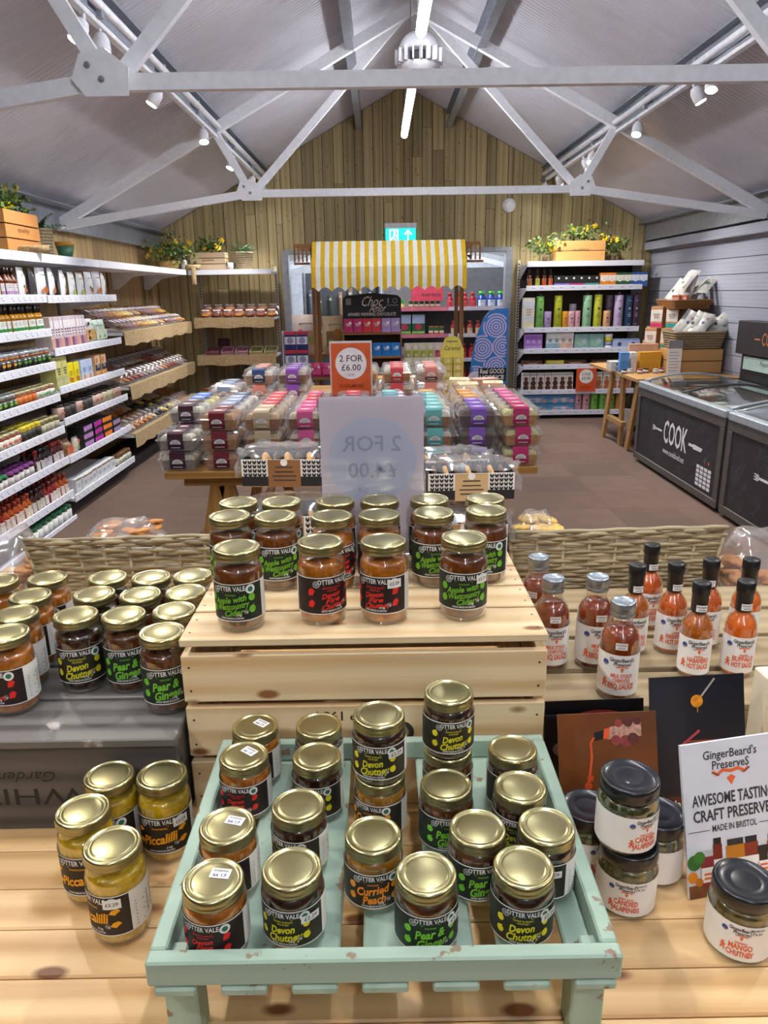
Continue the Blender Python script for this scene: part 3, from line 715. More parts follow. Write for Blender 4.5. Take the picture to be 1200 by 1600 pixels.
# ---- green tray on legs
GP = lambda ax: wood('sage_paint', '#a3b9a8', '#94ab9a', ax, 1., .6, 0, '#000000', .05, '#8a7660', .64, .2, 42.)
ty0, ty1, tx0, tx1 = .514, .859, -.219, .209
t = thing('slatted_tray', 'worn sage green slatted wooden tray on short legs, full of small jars', 'tray', (0, .7, TZ))
o = lambda z: z - TZ
def bd(nm, x0, x1, y0, y1, z0, z1, ax, lb=None): return plank(nm, t, x0, x1, y0 - .7, y1 - .7, o(z0), o(z1), GP(ax), .002, (0, 0, 0), lb)
bd('front_rail', tx0, tx1, ty0, ty0 + .016, 1.002, 1.0295, 'x'); bd('back_rail', tx0, tx1, ty1 - .012, ty1, 1.002, 1.0295, 'x')
bd('side_rail', tx0, tx0 + .016, ty0 + .0165, ty1 - .0125, 1.002, 1.0295, 'y'); bd('side_rail', tx1 - .016, tx1, ty0 + .0165, ty1 - .0125, 1.002, 1.0295, 'y')
xs = [-.196 + i * .064 for i in range(7)]
for i, x in enumerate(xs):
    bd('slat', x - .021 + (.004 if i == 0 else 0), x + .021 - (.004 if i == 6 else 0), ty0 - .002, ty1 - .001, .992, FZ - .0004 if False else 1.0015, 'y')
    bd('slat', x - .021 + (.014 if i == 0 else 0), x + .021 - (.012 if i == 6 else 0), ty0 + .0165, ty1 - .0165, 1.0, FZ, 'y') if False else None
for i, x in enumerate(xs): pass
for lx in (tx0 + .0245, tx1 - .0245):
    for ly in (ty0 + .025, ty1 - .025):
        front = ly < .7
        bd('leg', lx - .0155, lx + .0155, ly - .012, ly + .02 if front else ly + .012, TZ, .9915, 'z', 'leg with paint worn through to bare brown wood')
        bd('corner_post', lx - .008, lx + .008, ly - .008, ly + .008, 1.002, 1.0205, 'z')
# ---- pine crate
t = thing('wooden_crate', 'upturned pale pine slatted crate with knots, jars on top', 'crate', (-.026, 1.0275, TZ))
cx0, cx1, cy0, cy1 = -.267 + .026, .213 + .026, -.16, .16
CR = lambda ax: wood('crate_pine', '#ead2a8', '#cfa671', ax, .9, .5, .17, '#8d5c30', .06)
yy = [cy0, cy0 + .088, cy0 + .168, cy0 + .25, cy1]
for a, b in zip(yy, yy[1:]): plank('top_slat', t, cx0, cx1, a + (.003 if a > cy0 else 0), b - (.0035 if b < cy1 else 0), CZ - TZ - .011, CZ - TZ, CR('x'))
zz = [(.0, .073), (.082, .157), (.165, .2335)]
for a, b in zz:
    plank('front_slat', t, cx0, cx1, cy0, cy0 + .011, a, b, CR('x')); plank('back_slat', t, cx0, cx1, cy1 - .011, cy1, a, b, CR('x'))
for sx in (cx0, cx1 - .014):
    for a, b in ((.0, .11), (.118, .2335)): plank('side_slat', t, sx, sx + .014, cy0 + .0115, cy1 - .0115, a, b, CR('y'))
nl = MB()
for sx in (cx0 + .01, cx1 - .01):
    for a, b in zz:
        for q in (.25, .75): nl.disc(sx, a + (b - a) * q, .0017, Fr((0, cy0, 0), (1, 0, 0), (0, 0, 1)), .0004, C('#4a4038', .5, .5), 8)
    for q in yy[:-1]:
        for w_ in (.02, .06): nl.disc(sx, q + w_, .0017, Fr((0, 0, CZ - TZ), (1, 0, 0), (0, 1, 0)), .0004, C('#4a4038', .5, .5), 8)
o_ = nl.build('nail_heads', t); o_['kind'] = 'stuff'
mk = MB(); fF = Fr((0, cy0, 0), (1, 0, 0), (0, 0, 1))
mk.text('ESP 1984', .02, -.03, .142, fF, .0006, C('#35291f', .8, 0, 0, 0), .01, 0, .075, math.pi)
for u in (.0, .047): mk.disc(u, .115, .017, fF, .0006, C('#2b2622', .8, 0, 0, 0), 18).disc(u, .115, .01, fF, .0008, C('#8a6a44', .8, 0, 0, 0), 16)
mk.build('stamped_lettering', t)
# ---- dark crate
DG = lambda ax: wood('dark_stained_board', '#7c7874', '#413d3b', ax, .9, .5, 0, '#000000', .1, '#b5aaa4', .66, .25)
t = thing('dark_crate', 'dark grey stained wooden crate with chalky scuffs, upside-down lettering on its front', 'crate', (-.62, 1.015, TZ))
dx0, dx1, dy0, dy1 = -.36, .348, -.19, .16
for a, b in ((dy0, dy0 + .098), (dy0 + .106, dy0 + .196), (dy0 + .204, dy0 + .276), (dy0 + .284, dy1)): plank('top_slat', t, dx0, dx1, a, b, GZ - TZ - .012, GZ - TZ, DG('x'))
DK = lambda ax: wood('dark_stained_side', '#5e5854', '#3a3634', ax, .9, .55, .15, '#2a2624', .1)
plank('front_board', t, dx0, dx1, dy0 + .004, dy0 + .018, 0, GZ - TZ - .0125, DK('x')); plank('back_board', t, dx0, dx1, dy1 - .018, dy1 - .004, 0, GZ - TZ - .0125, DK('x'))
for sx in (dx0, dx1 - .014): plank('side_board', t, sx, sx + .014, dy0 + .0185, dy1 - .0185, 0, GZ - TZ - .0125, DK('y'))
mk = MB(); fF = Fr((0, dy0 + .004, 0), (1, 0, 0), (0, 0, 1))
mk.text('WHITE', .036, .135, .053, fF, .0006, C('#2a2523', .8, 0, 0, 0), .0, 0, .17, math.pi).text('Garden', .022, .15, .083, fF, .0006, C('#2a2523', .8, 0, 0, 0), 0, .3, .075, math.pi)
mk.build('painted_lettering', t)
# ---- low weathered crate at the right
WZ = 1.004
WO = lambda ax: wood('weathered_board', '#b39f7c', '#93805e', ax, 1., .6, .05, '#6a5436', .08)
t = thing('low_crate', 'low weathered slatted crate carrying the sauce bottles', 'crate', (.58, 1.2, TZ))
for a, b in ((-.235, -.135), (-.118, -.015), (.0, .1), (.115, .215)): plank('top_slat', t, -.355, .36, a, b, WZ - TZ - .012, WZ - TZ, WO('x'))
plank('front_board', t, -.355, .36, -.235, -.221, 0, WZ - TZ - .0125, WO('x')); plank('back_board', t, -.355, .36, .201, .215, 0, WZ - TZ - .0125, WO('x'))
for sx in (-.355, .346): plank('side_board', t, sx, sx + .014, -.2205, .2005, 0, WZ - TZ - .0125, WO('y'))
# ---- price sign in a clear stand
sx0, sx1, sz0, sz1, sy = -.097, .066, CZ, 1.452, 1.172
t = thing('price_sign', 'A4 price sign seen from its back, mirrored "2 FOR £4.00" showing through', 'sign', (-.015, sy, CZ))
Mp = thin_paper('#f6eef0'); Mc = thin_paper('#e8eef9'); Mt = C('#b2b8c8', .6, 0, 0, 0)
sh = MB().box(-.0835, .0835, -.0006, .0006, .004, .269, Mp).build('paper', t)
fS = Fr((0, -.0006, 0), (1, 0, 0), (0, 0, 1)); m = MB()
m.disc(0, .165, .072, fS, .0003, Mc, 40)
m.text('2 FOR', .036, 0, .192, fS, .0006, Mt, .01, 0, .096, 0, 'CENTER', True).text('£4.00', .036, 0, .148, fS, .0006, Mt, .01, 0, .078, 0, 'CENTER', True).text('£2.29 EACH', .0125, 0, .117, fS, .0006, Mt, 0, 0, .048, 0, 'CENTER', True)
m.build('mirrored_print', sh)
Mst = clear('acrylic', '#f6f6fa', .08, .06, .35)
MB().box(-.087, .087, -.004, -.0025, 0, .275, Mst, .0005).build('front_sleeve', t); MB().box(-.087, .087, .0025, .004, 0, .275, Mst, .0005).build('rear_sleeve', t); MB().box(-.08, .08, -.0024, .006, -.0, .003, Mst).build('foot', t)
# ================================================================ SAUCES, BLACK-LIDDED JARS, LEAFLETS, BASKETS
M_w2 = C('#efece8', .5, 0, 0, .03, 40); M_or = C('#e8683a', .55, 0, 0, 0); M_blk = C('#10131a', .3, 0, .3, .05); M_cap = C('#a4abb2', .3, .85, 0, .04, 30); M_capd = C('#101012', .4, 0, .2, .05)
M_blue = C('#2f4f9a', .5, 0, 0, 0); M_ink2 = C('#3b3436', .6, 0, 0, 0)
def gb_label(m, r, z0, z1, lines, hw, gingerman=True):
    """white wrap label: shop name, beard, product name"""
    strip(m, -hw, hw, z0, z1, 0, M_w2, 22); h = z1 - z0; s = h / .062; t = MB()
    t.text('GingerBeard\'s', .0085 * s, .004 * s, z1 - .0075 * s, FRONT, .0003, M_ink2, .02, .1, .034 * s).text('PreserveS', .0075 * s, .005 * s, z1 - .0138 * s, FRONT, .0003, M_ink2, .02, .1, .024 * s)
    for q in (-1, 1): t.stroke([(.005 * s, z1 - .0182 * s), (.005 * s + q * .0035 * s, z1 - .0172 * s), (.005 * s + q * .007 * s, z1 - .0187 * s), (.005 * s + q * .0085 * s, z1 - .0172 * s)], .0018 * s, FRONT, .0003, M_or)
    t.flat([(.0025 * s, z1 - .0205 * s), (.005 * s, z1 - .0265 * s), (.0075 * s, z1 - .0205 * s), (.005 * s, z1 - .0195 * s)], FRONT, .0003, M_or)
    yy = z1 - .0285 * s
    for i, (ln, sz, wd) in enumerate(lines):
        yy -= sz * s * .5; t.text(ln, sz * 1.25 * s, .005 * s, yy, FRONT, .0003, M_or, .035, 0, wd * s); yy -= sz * s * .62
    t.disc(-.0185 * s, z1 - .0135 * s, .0045 * s, FRONT, .0003, M_blue, 16).rect(-.022 * s, -.015 * s, z1 - .0165 * s, z1 - .0155 * s, FRONT, .0005, C('#d8b040', .5, 0, 0, 0))
    for k in range(3): t.rect(.0 * s, .02 * s, z0 + (.009 + k * .0028) * s, z0 + (.0098 + k * .0028) * s, FRONT, .0003, M_ink2)
    u = -.0185 * s; v = z0 + .017 * s
    t.disc(u, v + .0055 * s, .0024 * s, FRONT, .0003, M_or, 12).stroke([(u - .004 * s, v + .0015 * s), (u + .004 * s, v + .002 * s)], .0022 * s, FRONT, .0003, M_or).stroke([(u, v + .003 * s), (u, v - .001 * s)], .0042 * s, FRONT, .0004, M_or).stroke([(u - .0005 * s, v), (u - .003 * s, v - .006 * s)], .0022 * s, FRONT, .0005, M_or).stroke([(u + .0005 * s, v), (u + .003 * s, v - .006 * s)], .0022 * s, FRONT, .0006, M_or)
    m.wrap(r + .0003); t.wrap(r + .0003); return m.mesh('label'), t.mesh('lettering')
def sticker(r, u, z, tilt=0.):
    s = MB(); strip(s, u - .0085, u + .0085, z - .0055, z + .0055, .0006, M_w2, 5); s.text('PRESERVES', .0035, u, z + .002, FRONT, .0008, M_ink2, .01, 0, .014).text('£4.50', .004, u, z - .0025, FRONT, .0008, M_ink2, .01, 0, .01)
    s.wrap(r); return s.mesh('price_sticker')
C_bbq = contents('bbq_sauce', '#9a3c10', '#742808', None, 60); C_hab = contents('habanero_sauce', '#c46a20', '#a04a10', '#dc8a34', 140); C_buf = contents('buffalo_sauce', '#f0761e', '#d65a10', None, 60); C_hab2 = contents('red_habanero', '#da661e', '#b84c0c', '#e6883a', 140)
def bottle_meshes(kind):
    if kind == 'bbq':
        R = .0295
        g = MB().lathe([(0, .0006), (R * .85, 0), (R * .97, .002), (R, .006), (R, .091), (R * .97, .098), (R * .86, .107), (R * .68, .1145), (R * .58, .119), (.0162, .1235), (.0162, .1305)], 24, M_glass).mesh('glass')
        c = MB().lathe([(0, .004), (R * .85, .003), (R * .94, .006), (R * .945, .091), (R * .91, .098), (R * .8, .106), (R * .62, .113), (0, .113)], 22, C_bbq).mesh('contents')
        cap = MB().lathe([(.0168, 0), (.0182, .001), (.0182, .006), (.0174, .0068), (.0182, .0076), (.0182, .021), (.0172, .0232), (.015, .0236), (.0145, .0228), (0, .0228)], 24, [M_cap] * 8 + [C('#bccad6', .25, .6, 0, .03)]).mesh('cap')
        lab, let = gb_label(MB(), R, .012, .078, (('MILK STOUT', .0066, .03), ('CHIPOTLE', .0062, .024), ('BBQ SAUCE', .0098, .037)), R * 2.6)
        return dict(glass=g, contents=c, cap=cap, capz=.131, label=lab, lettering=let, st=sticker(R, .002, .0925))
    R = .0242; cc = {'hab': C_hab, 'buf': C_buf, 'hab2': C_hab2}[kind]
    g = MB().lathe([(0, .0006), (R * .85, 0), (R * .97, .002), (R, .006), (R, .08), (R * .96, .087), (R * .84, .095), (R * .62, .102), (R * .5, .108), (.0115, .116)], 24, M_glass).mesh('glass')
    c = MB().lathe([(0, .004), (R * .85, .003), (R * .93, .006), (R * .94, .08), (R * .89, .087), (R * .77, .0945), (R * .55, .101), (R * .42, .107), (0, .107)], 22, cc).mesh('contents')
    cap = MB().lathe([(.0118, 0), (.0126, .001), (.0128, .03), (.0134, .031), (.0138, .032), (.0138, .0475), (.0128, .049), (0, .049)], 22, M_capd).mesh('cap')
    nm = 'BUFFALO' if kind == 'buf' else 'HABANERO'
    lab, let = gb_label(MB(), R, .01, .071, (('ORIGINAL', .0036, .014), (nm, .0095, .034), ('HOT SAUCE', .0095, .034)), R * 2.6)
    return dict(glass=g, contents=c, cap=cap, capz=.109, label=lab, lettering=let, st=sticker(.0132, .003, .118))
BM = {}
def bottle(kind, px, py, H, turn, label):
    if kind not in BM: BM[kind] = bottle_meshes(kind)
    b = BM[kind]; p = atz(px, py, WZ + H)
    t = thing('sauce_bottle', label, 'bottle', (p.x, p.y, WZ), math.radians(turn) - math.atan2(p.x, p.y), 'sauce bottles on the low crate')
    inst(b['glass'], 'glass', t); inst(b['contents'], 'contents', t); inst(b['cap'], 'cap', t, (0, 0, b['capz'])); l = inst(b['label'], 'label', t); inst(b['lettering'], 'lettering', l); inst(b['st'], 'price_sticker', t)
bottle('bbq', 842, 868, .155, -20, 'silver-capped barbecue sauce bottle by the basket, nearest the pine crate')
bottle('bbq', 865, 901, .155, 10, 'silver-capped barbecue sauce bottle half hidden by the pine crate corner, second of its row')
bottle('bbq', 935, 899, .155, 16, 'silver-capped barbecue sauce bottle standing alone right of the pair by the crate')
bottle('bbq', 974.5, 937, .155, 2, 'nearest silver-capped barbecue sauce bottle, milk stout label facing forward')
bottle('hab', 997, 881.5, .158, 8, 'black-capped hot sauce bottle directly behind the nearest barbecue sauce bottle')
bottle('hab2', 1020, 850, .158, 15, 'black-capped hot sauce bottle closest to the basket, tallest in view')
bottle('hab2', 1058, 879, .158, 14, 'black-capped habanero sauce bottle behind the brownish front one')
bottle('hab', 1097.5, 909, .158, 6, 'front black-capped brownish habanero sauce bottle above the black leaflet')
bottle('hab2', 1113, 873, .158, -5, 'black-capped red sauce bottle right behind the brownish habanero bottle')
bottle('buf', 1167.5, 907, .158, 12, 'front black-capped bright orange buffalo sauce bottle')
bottle('buf', 1175, 873, .158, -8, 'black-capped orange sauce bottle behind the front buffalo bottle')
# ---- low jars with black lids
C_jal = contents('green_jalapeno', '#4a4a1c', '#2c2f10', '#7d7a3a', 160); C_mango = contents('mango_chutney_fill', '#5a4a14', '#3a3010', None, 120)
def low_jar(kind, loc, turn, label):
    k = 'low' + kind
    if k not in JM:
        R = .0335; H = .083; cc = C_jal if kind == 'jal' else C_mango
        g = MB().lathe([(0, .0006), (R * .85, 0), (R * .97, .003), (R, .008), (R, .055), (R * .97, .06), (R * .92, .064), (R * .91, .078)], 28, M_glass).mesh('glass')
        c = MB().lathe([(0, .004), (R * .83, .003), (R * .95, .008), (R * .95, .054), (R * .92, .059), (R * .86, .063), (0, .063)], 24, cc).mesh('contents')
        L = R * .965
        lid = MB().lathe([(L * .97, 0), (L, .001), (L, .0135), (L * .98, .0158), (L * .93, .0166), (L * .88, .016), (L * .84, .0148), (L * .5, .0148), (L * .46, .0152), (L * .42, .0148), (0, .0148)], 36, M_blk).mesh('lid')
        nm = (('SWEET & HOT', .0032, .018), ('CANDIED', .0085, .029), ('JALAPENOS', .0085, .034)) if kind == 'jal' else (('ORIGINAL', .0032, .014), ('MANGO', .0085, .026), ('CHUTNEY', .0085, .03))
        lab, let = gb_label(MB(), R, .007, .052, tuple((a, b * 1.25, w_ * 1.25) for a, b, w_ in nm), R * 2.5)
        JM[k] = (g, c, lid, lab, let, sticker(R, .018, .0465), H)
    g, c, lid, lab, let, st, H = JM[k]
    t = thing('preserve_jar', label, 'jar', loc, math.radians(turn) - math.atan2(loc[0], loc[1]), 'black-lidded jars on the table')
    inst(g, 'glass', t); inst(c, 'contents', t); inst(lid, 'lid', t, (0, 0, H - .0166)); l = inst(lab, 'label', t); inst(let, 'lettering', l); inst(st, 'price_sticker', t)
p = atz(975, 1404, TZ); low_jar('jal', (p.x, p.y, TZ), -2, 'lower jar of the candied jalapeno pair, black lid under the other jar')
low_jar('jal', (p.x - .005, p.y + .004, TZ + .0832), 36, 'upper jar of candied jalapenos, stacked on the other')
q = atz(909, 1258, TZ + .083); low_jar('jal', (p.x - .031, p.y + .0605, TZ), 40, 'black-lidded jar behind the stacked pair, next to the green tray')
low_jar('jal', (p.x + .05, p.y + .046, TZ), -40, 'black-lidded jar behind the stacked pair, on the leaflet side')
p = atz(1150, 1470, TZ); low_jar('mango', (p.x, p.y, TZ), 2, 'black-lidded mango chutney jar in front of the white card')
# ---- leaflets and cards
def card(name, bl, br, tl, H, W, label, mat, th=.0025, dy=.05):
    B = atz(bl[0], bl[1], TZ + .001); E = atz(br[0], br[1], TZ + .001); u = (E - B).normalized()
    P = aty(tl[0], tl[1], B.y + dy); H2 = (P - B).length; v = P - B; v = (v - u * v.dot(u)).normalized(); W *= H2 / H; H_ = H; H = H2
    M = Matrix((u, v, u.cross(v))).transposed().to_4x4()
    m = MB(); fr = Fr((0, 0, 0), (1, 0, 0), (0, 1, 0)); m.prism([(0, 0), (W, 0), (W, H), (0, H)], fr, -th, 0, mat)
    o = m.build(name, None, B, M.to_euler()); fr.k = H / H_; o.scale = (1, 1, 1); tag(o, label, 'leaflet'); return o, fr
M_brown = C('#6b3b18', .35, 0, .3, .35, 9); M_nvy = C('#181a24', .35, 0, .3, .2, 9)
o, fr = card('leaflet', (878, 1306), (1066, 1297), (875, 1117), .205, .172, 'brown recipe leaflet showing a bottle pouring sauce over pink kebab pieces', M_brown)
m = MB(); W, H = .146, .205
m.flat([(.062, .158), (.085, .162), (.085, .178), (.062, .172)], fr, .0004, C('#1a1412', .5)).flat([(.085, .16), (.145, .164), (.145, .19), (.09, .181)], fr, .0005, C('#b98a7a', .6, 0, 0, .4, 120)).flat([(.078, .161), (.088, .161), (.09, .18), (.08, .178)], fr, .0006, C('#d8562a', .5))
for u, v, r_ in ((.1, .158, .009), (.117, .156, .0105), (.13, .16, .01), (.122, .188, .008), (.138, .19, .007), (.105, .187, .007)): m.disc(u, v, r_, fr, .0006 + u * .002, C('#8c3a36' if u < .12 else '#5c2a26', .5, 0, 0, .2, 90), 14)
m.stroke([(.062, .164), (.056, .155), (.057, .13), (.054, .11), (.05, .09), (.046, .07)], .004, fr, .0005, C('#d8562a', .4))
for v, r_ in ((.095, .006), (.082, .007), (.07, .005)): m.disc(.047 + (v * 40) % 1 * .008, v, r_, fr, .0007, C('#c84a20', .4), 10)
m.text('wings', .017, .118, .036, fr, .0006, M_w2, .01).text('& dip', .017, .12, .019, fr, .0006, M_w2, .01)
pp = m.build('printed_picture', o); pp.scale = (getattr(fr, 'k', 1),) * 3
o, fr = card('leaflet', (1020, 1278), (1172, 1268), (1008, 1060), .21, .146, 'dark navy leaflet with a honey spoon, a white bowl and chopsticks', M_nvy); m = MB()
m.disc(.072, .172, .0095, fr, .0005, C('#d98a22', .3, 0, 0, .3, 120), 18).stroke([(.079, .179), (.1, .205)], .0028, fr, .0006, C('#a8a49c', .4)).stroke([(.073, .164), (.073, .155)], .002, fr, .0006, C('#b06a1a', .4))
m.flat([(.045, .098), (.05, .07), (.065, .056), (.095, .056), (.11, .072), (.116, .099)], fr, .0005, C('#d9d2c0', .5)).disc(.08, .099, .036, fr, .0006, C('#efe9dc', .5), 24, .007).stroke([(.05, .112), (.118, .112)], .003, fr, .0008, C('#8f3c28', .5)).stroke([(.045, .105), (.075, .128)], .004, fr, .0009, C('#b0404c', .5))
m.rect(0, .146, .0, .03, fr, .0004, C('#5a2c18', .5)).text('Jalapeno', .016, .05, .018, fr, .0007, M_w2, .01)
pp = m.build('printed_picture', o); pp.scale = (getattr(fr, 'k', 1),) * 3
for i, (bl, br, tl, lb) in enumerate((((856, 1342), (1030, 1330), (847, 1128), 'black leaflet with a red rim picture behind the brown leaflet'), ((850, 1338), (1026, 1326), (846, 1103), 'black leaflet standing rearmost, only its top strip showing by the pine crate'))):
    B = (.228 + .006 * i, .905 + .022 * i); mm = MB(); fr = Fr((0, 0, 0), (1, 0, 0), (0, 1, 0)); mm.prism([(0, 0), (.146, 0), (.146, .1 + .009 * i), (0, .1 + .009 * i)], fr, -.002, 0, C('#131113', .3, 0, .4))
    o = mm.build('leaflet', None, (B[0], B[1], TZ + .001), (math.radians(78), 0, math.radians(2))); tag(o, lb, 'leaflet')
    m = MB().rect(.004, .142, .004, .095, fr, .0004, C('#0d0c0e', .3, 0, .3)).disc(.08, .088, .03, fr, .0006, C('#7a2420', .4), 20, .006).disc(.03, .05, .018, fr, .0006, C('#6a4a44', .4), 20, .012)
    pp = m.build('printed_picture', o); pp.scale = (getattr(fr, 'k', 1),) * 3
# cream recipe block at the right
t = thing('recipe_block', 'cream block of cards standing behind the white card', 'block', (.53, .9, TZ), math.radians(4))
MB().box(0, .15, 0, .04, 0, .165, C('#e4dcc4', .7), .002).build('card_stack', t); MB().box(-.001, .151, -.0025, -.0005, 0, .155, C('#d8cfb4', .6)).build('front_card', t)
o, fr = card('show_card', (1078, 1406), (1200, 1383), (1070, 1165), .215, .152, 'white show card with big dark lettering and a picture of sauce jars', C('#d8dbe4', .5, 0, .1, .04), .004)
o['category'] = 'card'
m = MB(); W = .152; K = M_ink2
m.text("GingerBeard's", .017, .075, .196, fr, .0005, K, .012, .05, .084).text('PreserveS', .017, .075, .181, fr, .0005, K, .012, .05, .058)
for q_ in (-1, 1): m.stroke([(.075, .171), (.075 + q_ * .012, .1735), (.075 + q_ * .022, .168), (.075 + q_ * .028, .173)], .0048, fr, .0005, M_or).stroke([(.075 + q_ * .018, .1665), (.075 + q_ * .03, .1725)], .0015, fr, .0006, K)
m.flat([(.068, .162), (.075, .151), (.082, .162), (.075, .166)], fr, .0005, M_or)
m.text('AWESOME TASTING', .0225, .077, .134, fr, .0005, K, .02, 0, .128).text('CRAFT PRESERVES', .0225, .077, .112, fr, .0005, K, .02, 0, .128).text('MADE IN BRISTOL', .013, .076, .093, fr, .0005, K, .015, 0, .07)
m.rect(.004, .037, .0915, .0925, fr, .0005, K).rect(.115, .148, .0915, .0925, fr, .0005, K).rect(0, W, 0, .018, fr, .0004, C('#7a4a2a', .6, 0, 0, .3, 60))
for u, w_, h_, c_, k_ in ((.03, .02, .04, '#8c2434', '#b8bcc4'), (.047, .014, .055, '#7a2018', '#1c1c1c'), (.075, .03, .05, '#c47a1e', '#2a2a30'), (.1, .022, .05, '#8a3020', '#22242c'), (.118, .02, .034, '#2c2420', '#1c1e26'), (.136, .022, .048, '#b05a1a', '#2a2a30')):
    m.rect(u - w_ / 2, u + w_ / 2, .016, .016 + h_, fr, .0006, C(c_, .4)).rect(u - w_ / 2, u + w_ / 2, .02, .016 + h_ * .62, fr, .0008, M_w2).rect(u - w_ * .42, u + w_ * .42, .016 + h_, .016 + h_ + .009, fr, .0007, C(k_, .4))
    for z in (.024, .03): m.rect(u - w_ * .3, u + w_ * .3, z, z + .003, fr, .001, M_or)
for u, v, r_, c_ in ((.01, .05, .011, '#2f6a24'), (.018, .056, .009, '#3c7a2a'), (.006, .03, .008, '#e08a1c'), (.016, .022, .006, '#c8781c')): m.disc(u, v, r_, fr, .0009 + u * .01, C(c_, .6), 12)
pp = m.build('printed_picture', o); pp.scale = (getattr(fr, 'k', 1),) * 3
# ---- wicker baskets
M_wick = wood('willow', '#b3a382', '#8b7a5e', 'x', 1.5, .6, 0, '#000000', .18, None, .6, .1)
def basket(name, label, loc, W, D, H, rows, group=None, r=.0047):
    t = thing(name, label, 'basket', loc, 0, group)
    fl_ = .14      # sides lean outward
    def corner(z): e = z * fl_; return (-W / 2 - e, W / 2 + e, -D / 2 - e, D / 2 + e)
    def loop(z, ph, amp):
        x0, x1, y0, y1 = corner(z); pts = []; n = max(12, int(W / .022)); m_ = max(6, int(D / .022)); k = 0
        for i in range(n): pts.append((x0 + (x1 - x0) * i / n, y0, 'y', -1))
        for i in range(m_): pts.append((x1, y0 + (y1 - y0) * i / m_, 'x', 1))
        for i in range(n): pts.append((x1 - (x1 - x0) * i / n, y1, 'y', 1))
        for i in range(m_): pts.append((x0, y1 - (y1 - y0) * i / m_, 'x', -1))
        out = []
        for i, (x, y, a, sg) in enumerate(pts):
            s = amp * math.sin(i * math.pi / 2.05 + ph) * sg; dz = .0022 * math.sin(i * .21 + ph * 2 + z * 90)
            out.append((x + (s if a == 'x' else 0), y + (s if a == 'y' else 0), z + dz))
        return [(x, y, z_ * (1 - .62 * (y + D / 2) / D)) for x, y, z_ in out]
    for k in range(rows):
        z = .02 + (H - .028) * k / (rows - 1)
        for ph in (0, math.pi): MB().tube(loop(z + (.003 if ph else -.003), ph + k * 1.57, .004 if k < rows - 3 else .007), r * R_.uniform(.85, 1.1), 5, M_wick, True, True).build('woven_rod', t)
    n = int(W / .045)
    for side in (-1, 1):
        for i in range(n + 1):
            f = i / n; x0, x1, y0, y1 = corner(0); a0, a1, b0, b1 = corner(H - .012)
            MB().tube([(x0 + (x1 - x0) * f, side * (D / 2), .004), (a0 + (a1 - a0) * f, side * (D / 2 + (H - .012) * fl_), (H - .012) * (1 if side < 0 else .38))], .0045, 5, M_wick).build('stake', t)
    MB().box(-W / 2, W / 2, -D / 2, D / 2, 0, .006, M_wick).build('base', t)
    return t
BY = 1.45
basket('wicker_basket', 'long willow basket standing behind the sauce bottles', (.492, BY + .16, TZ), .40, .24, .192, 15)
basket('wicker_basket', 'long willow basket standing behind the dark crate jars', (-.535, BY + .16, TZ), .38, .24, .192, 15)
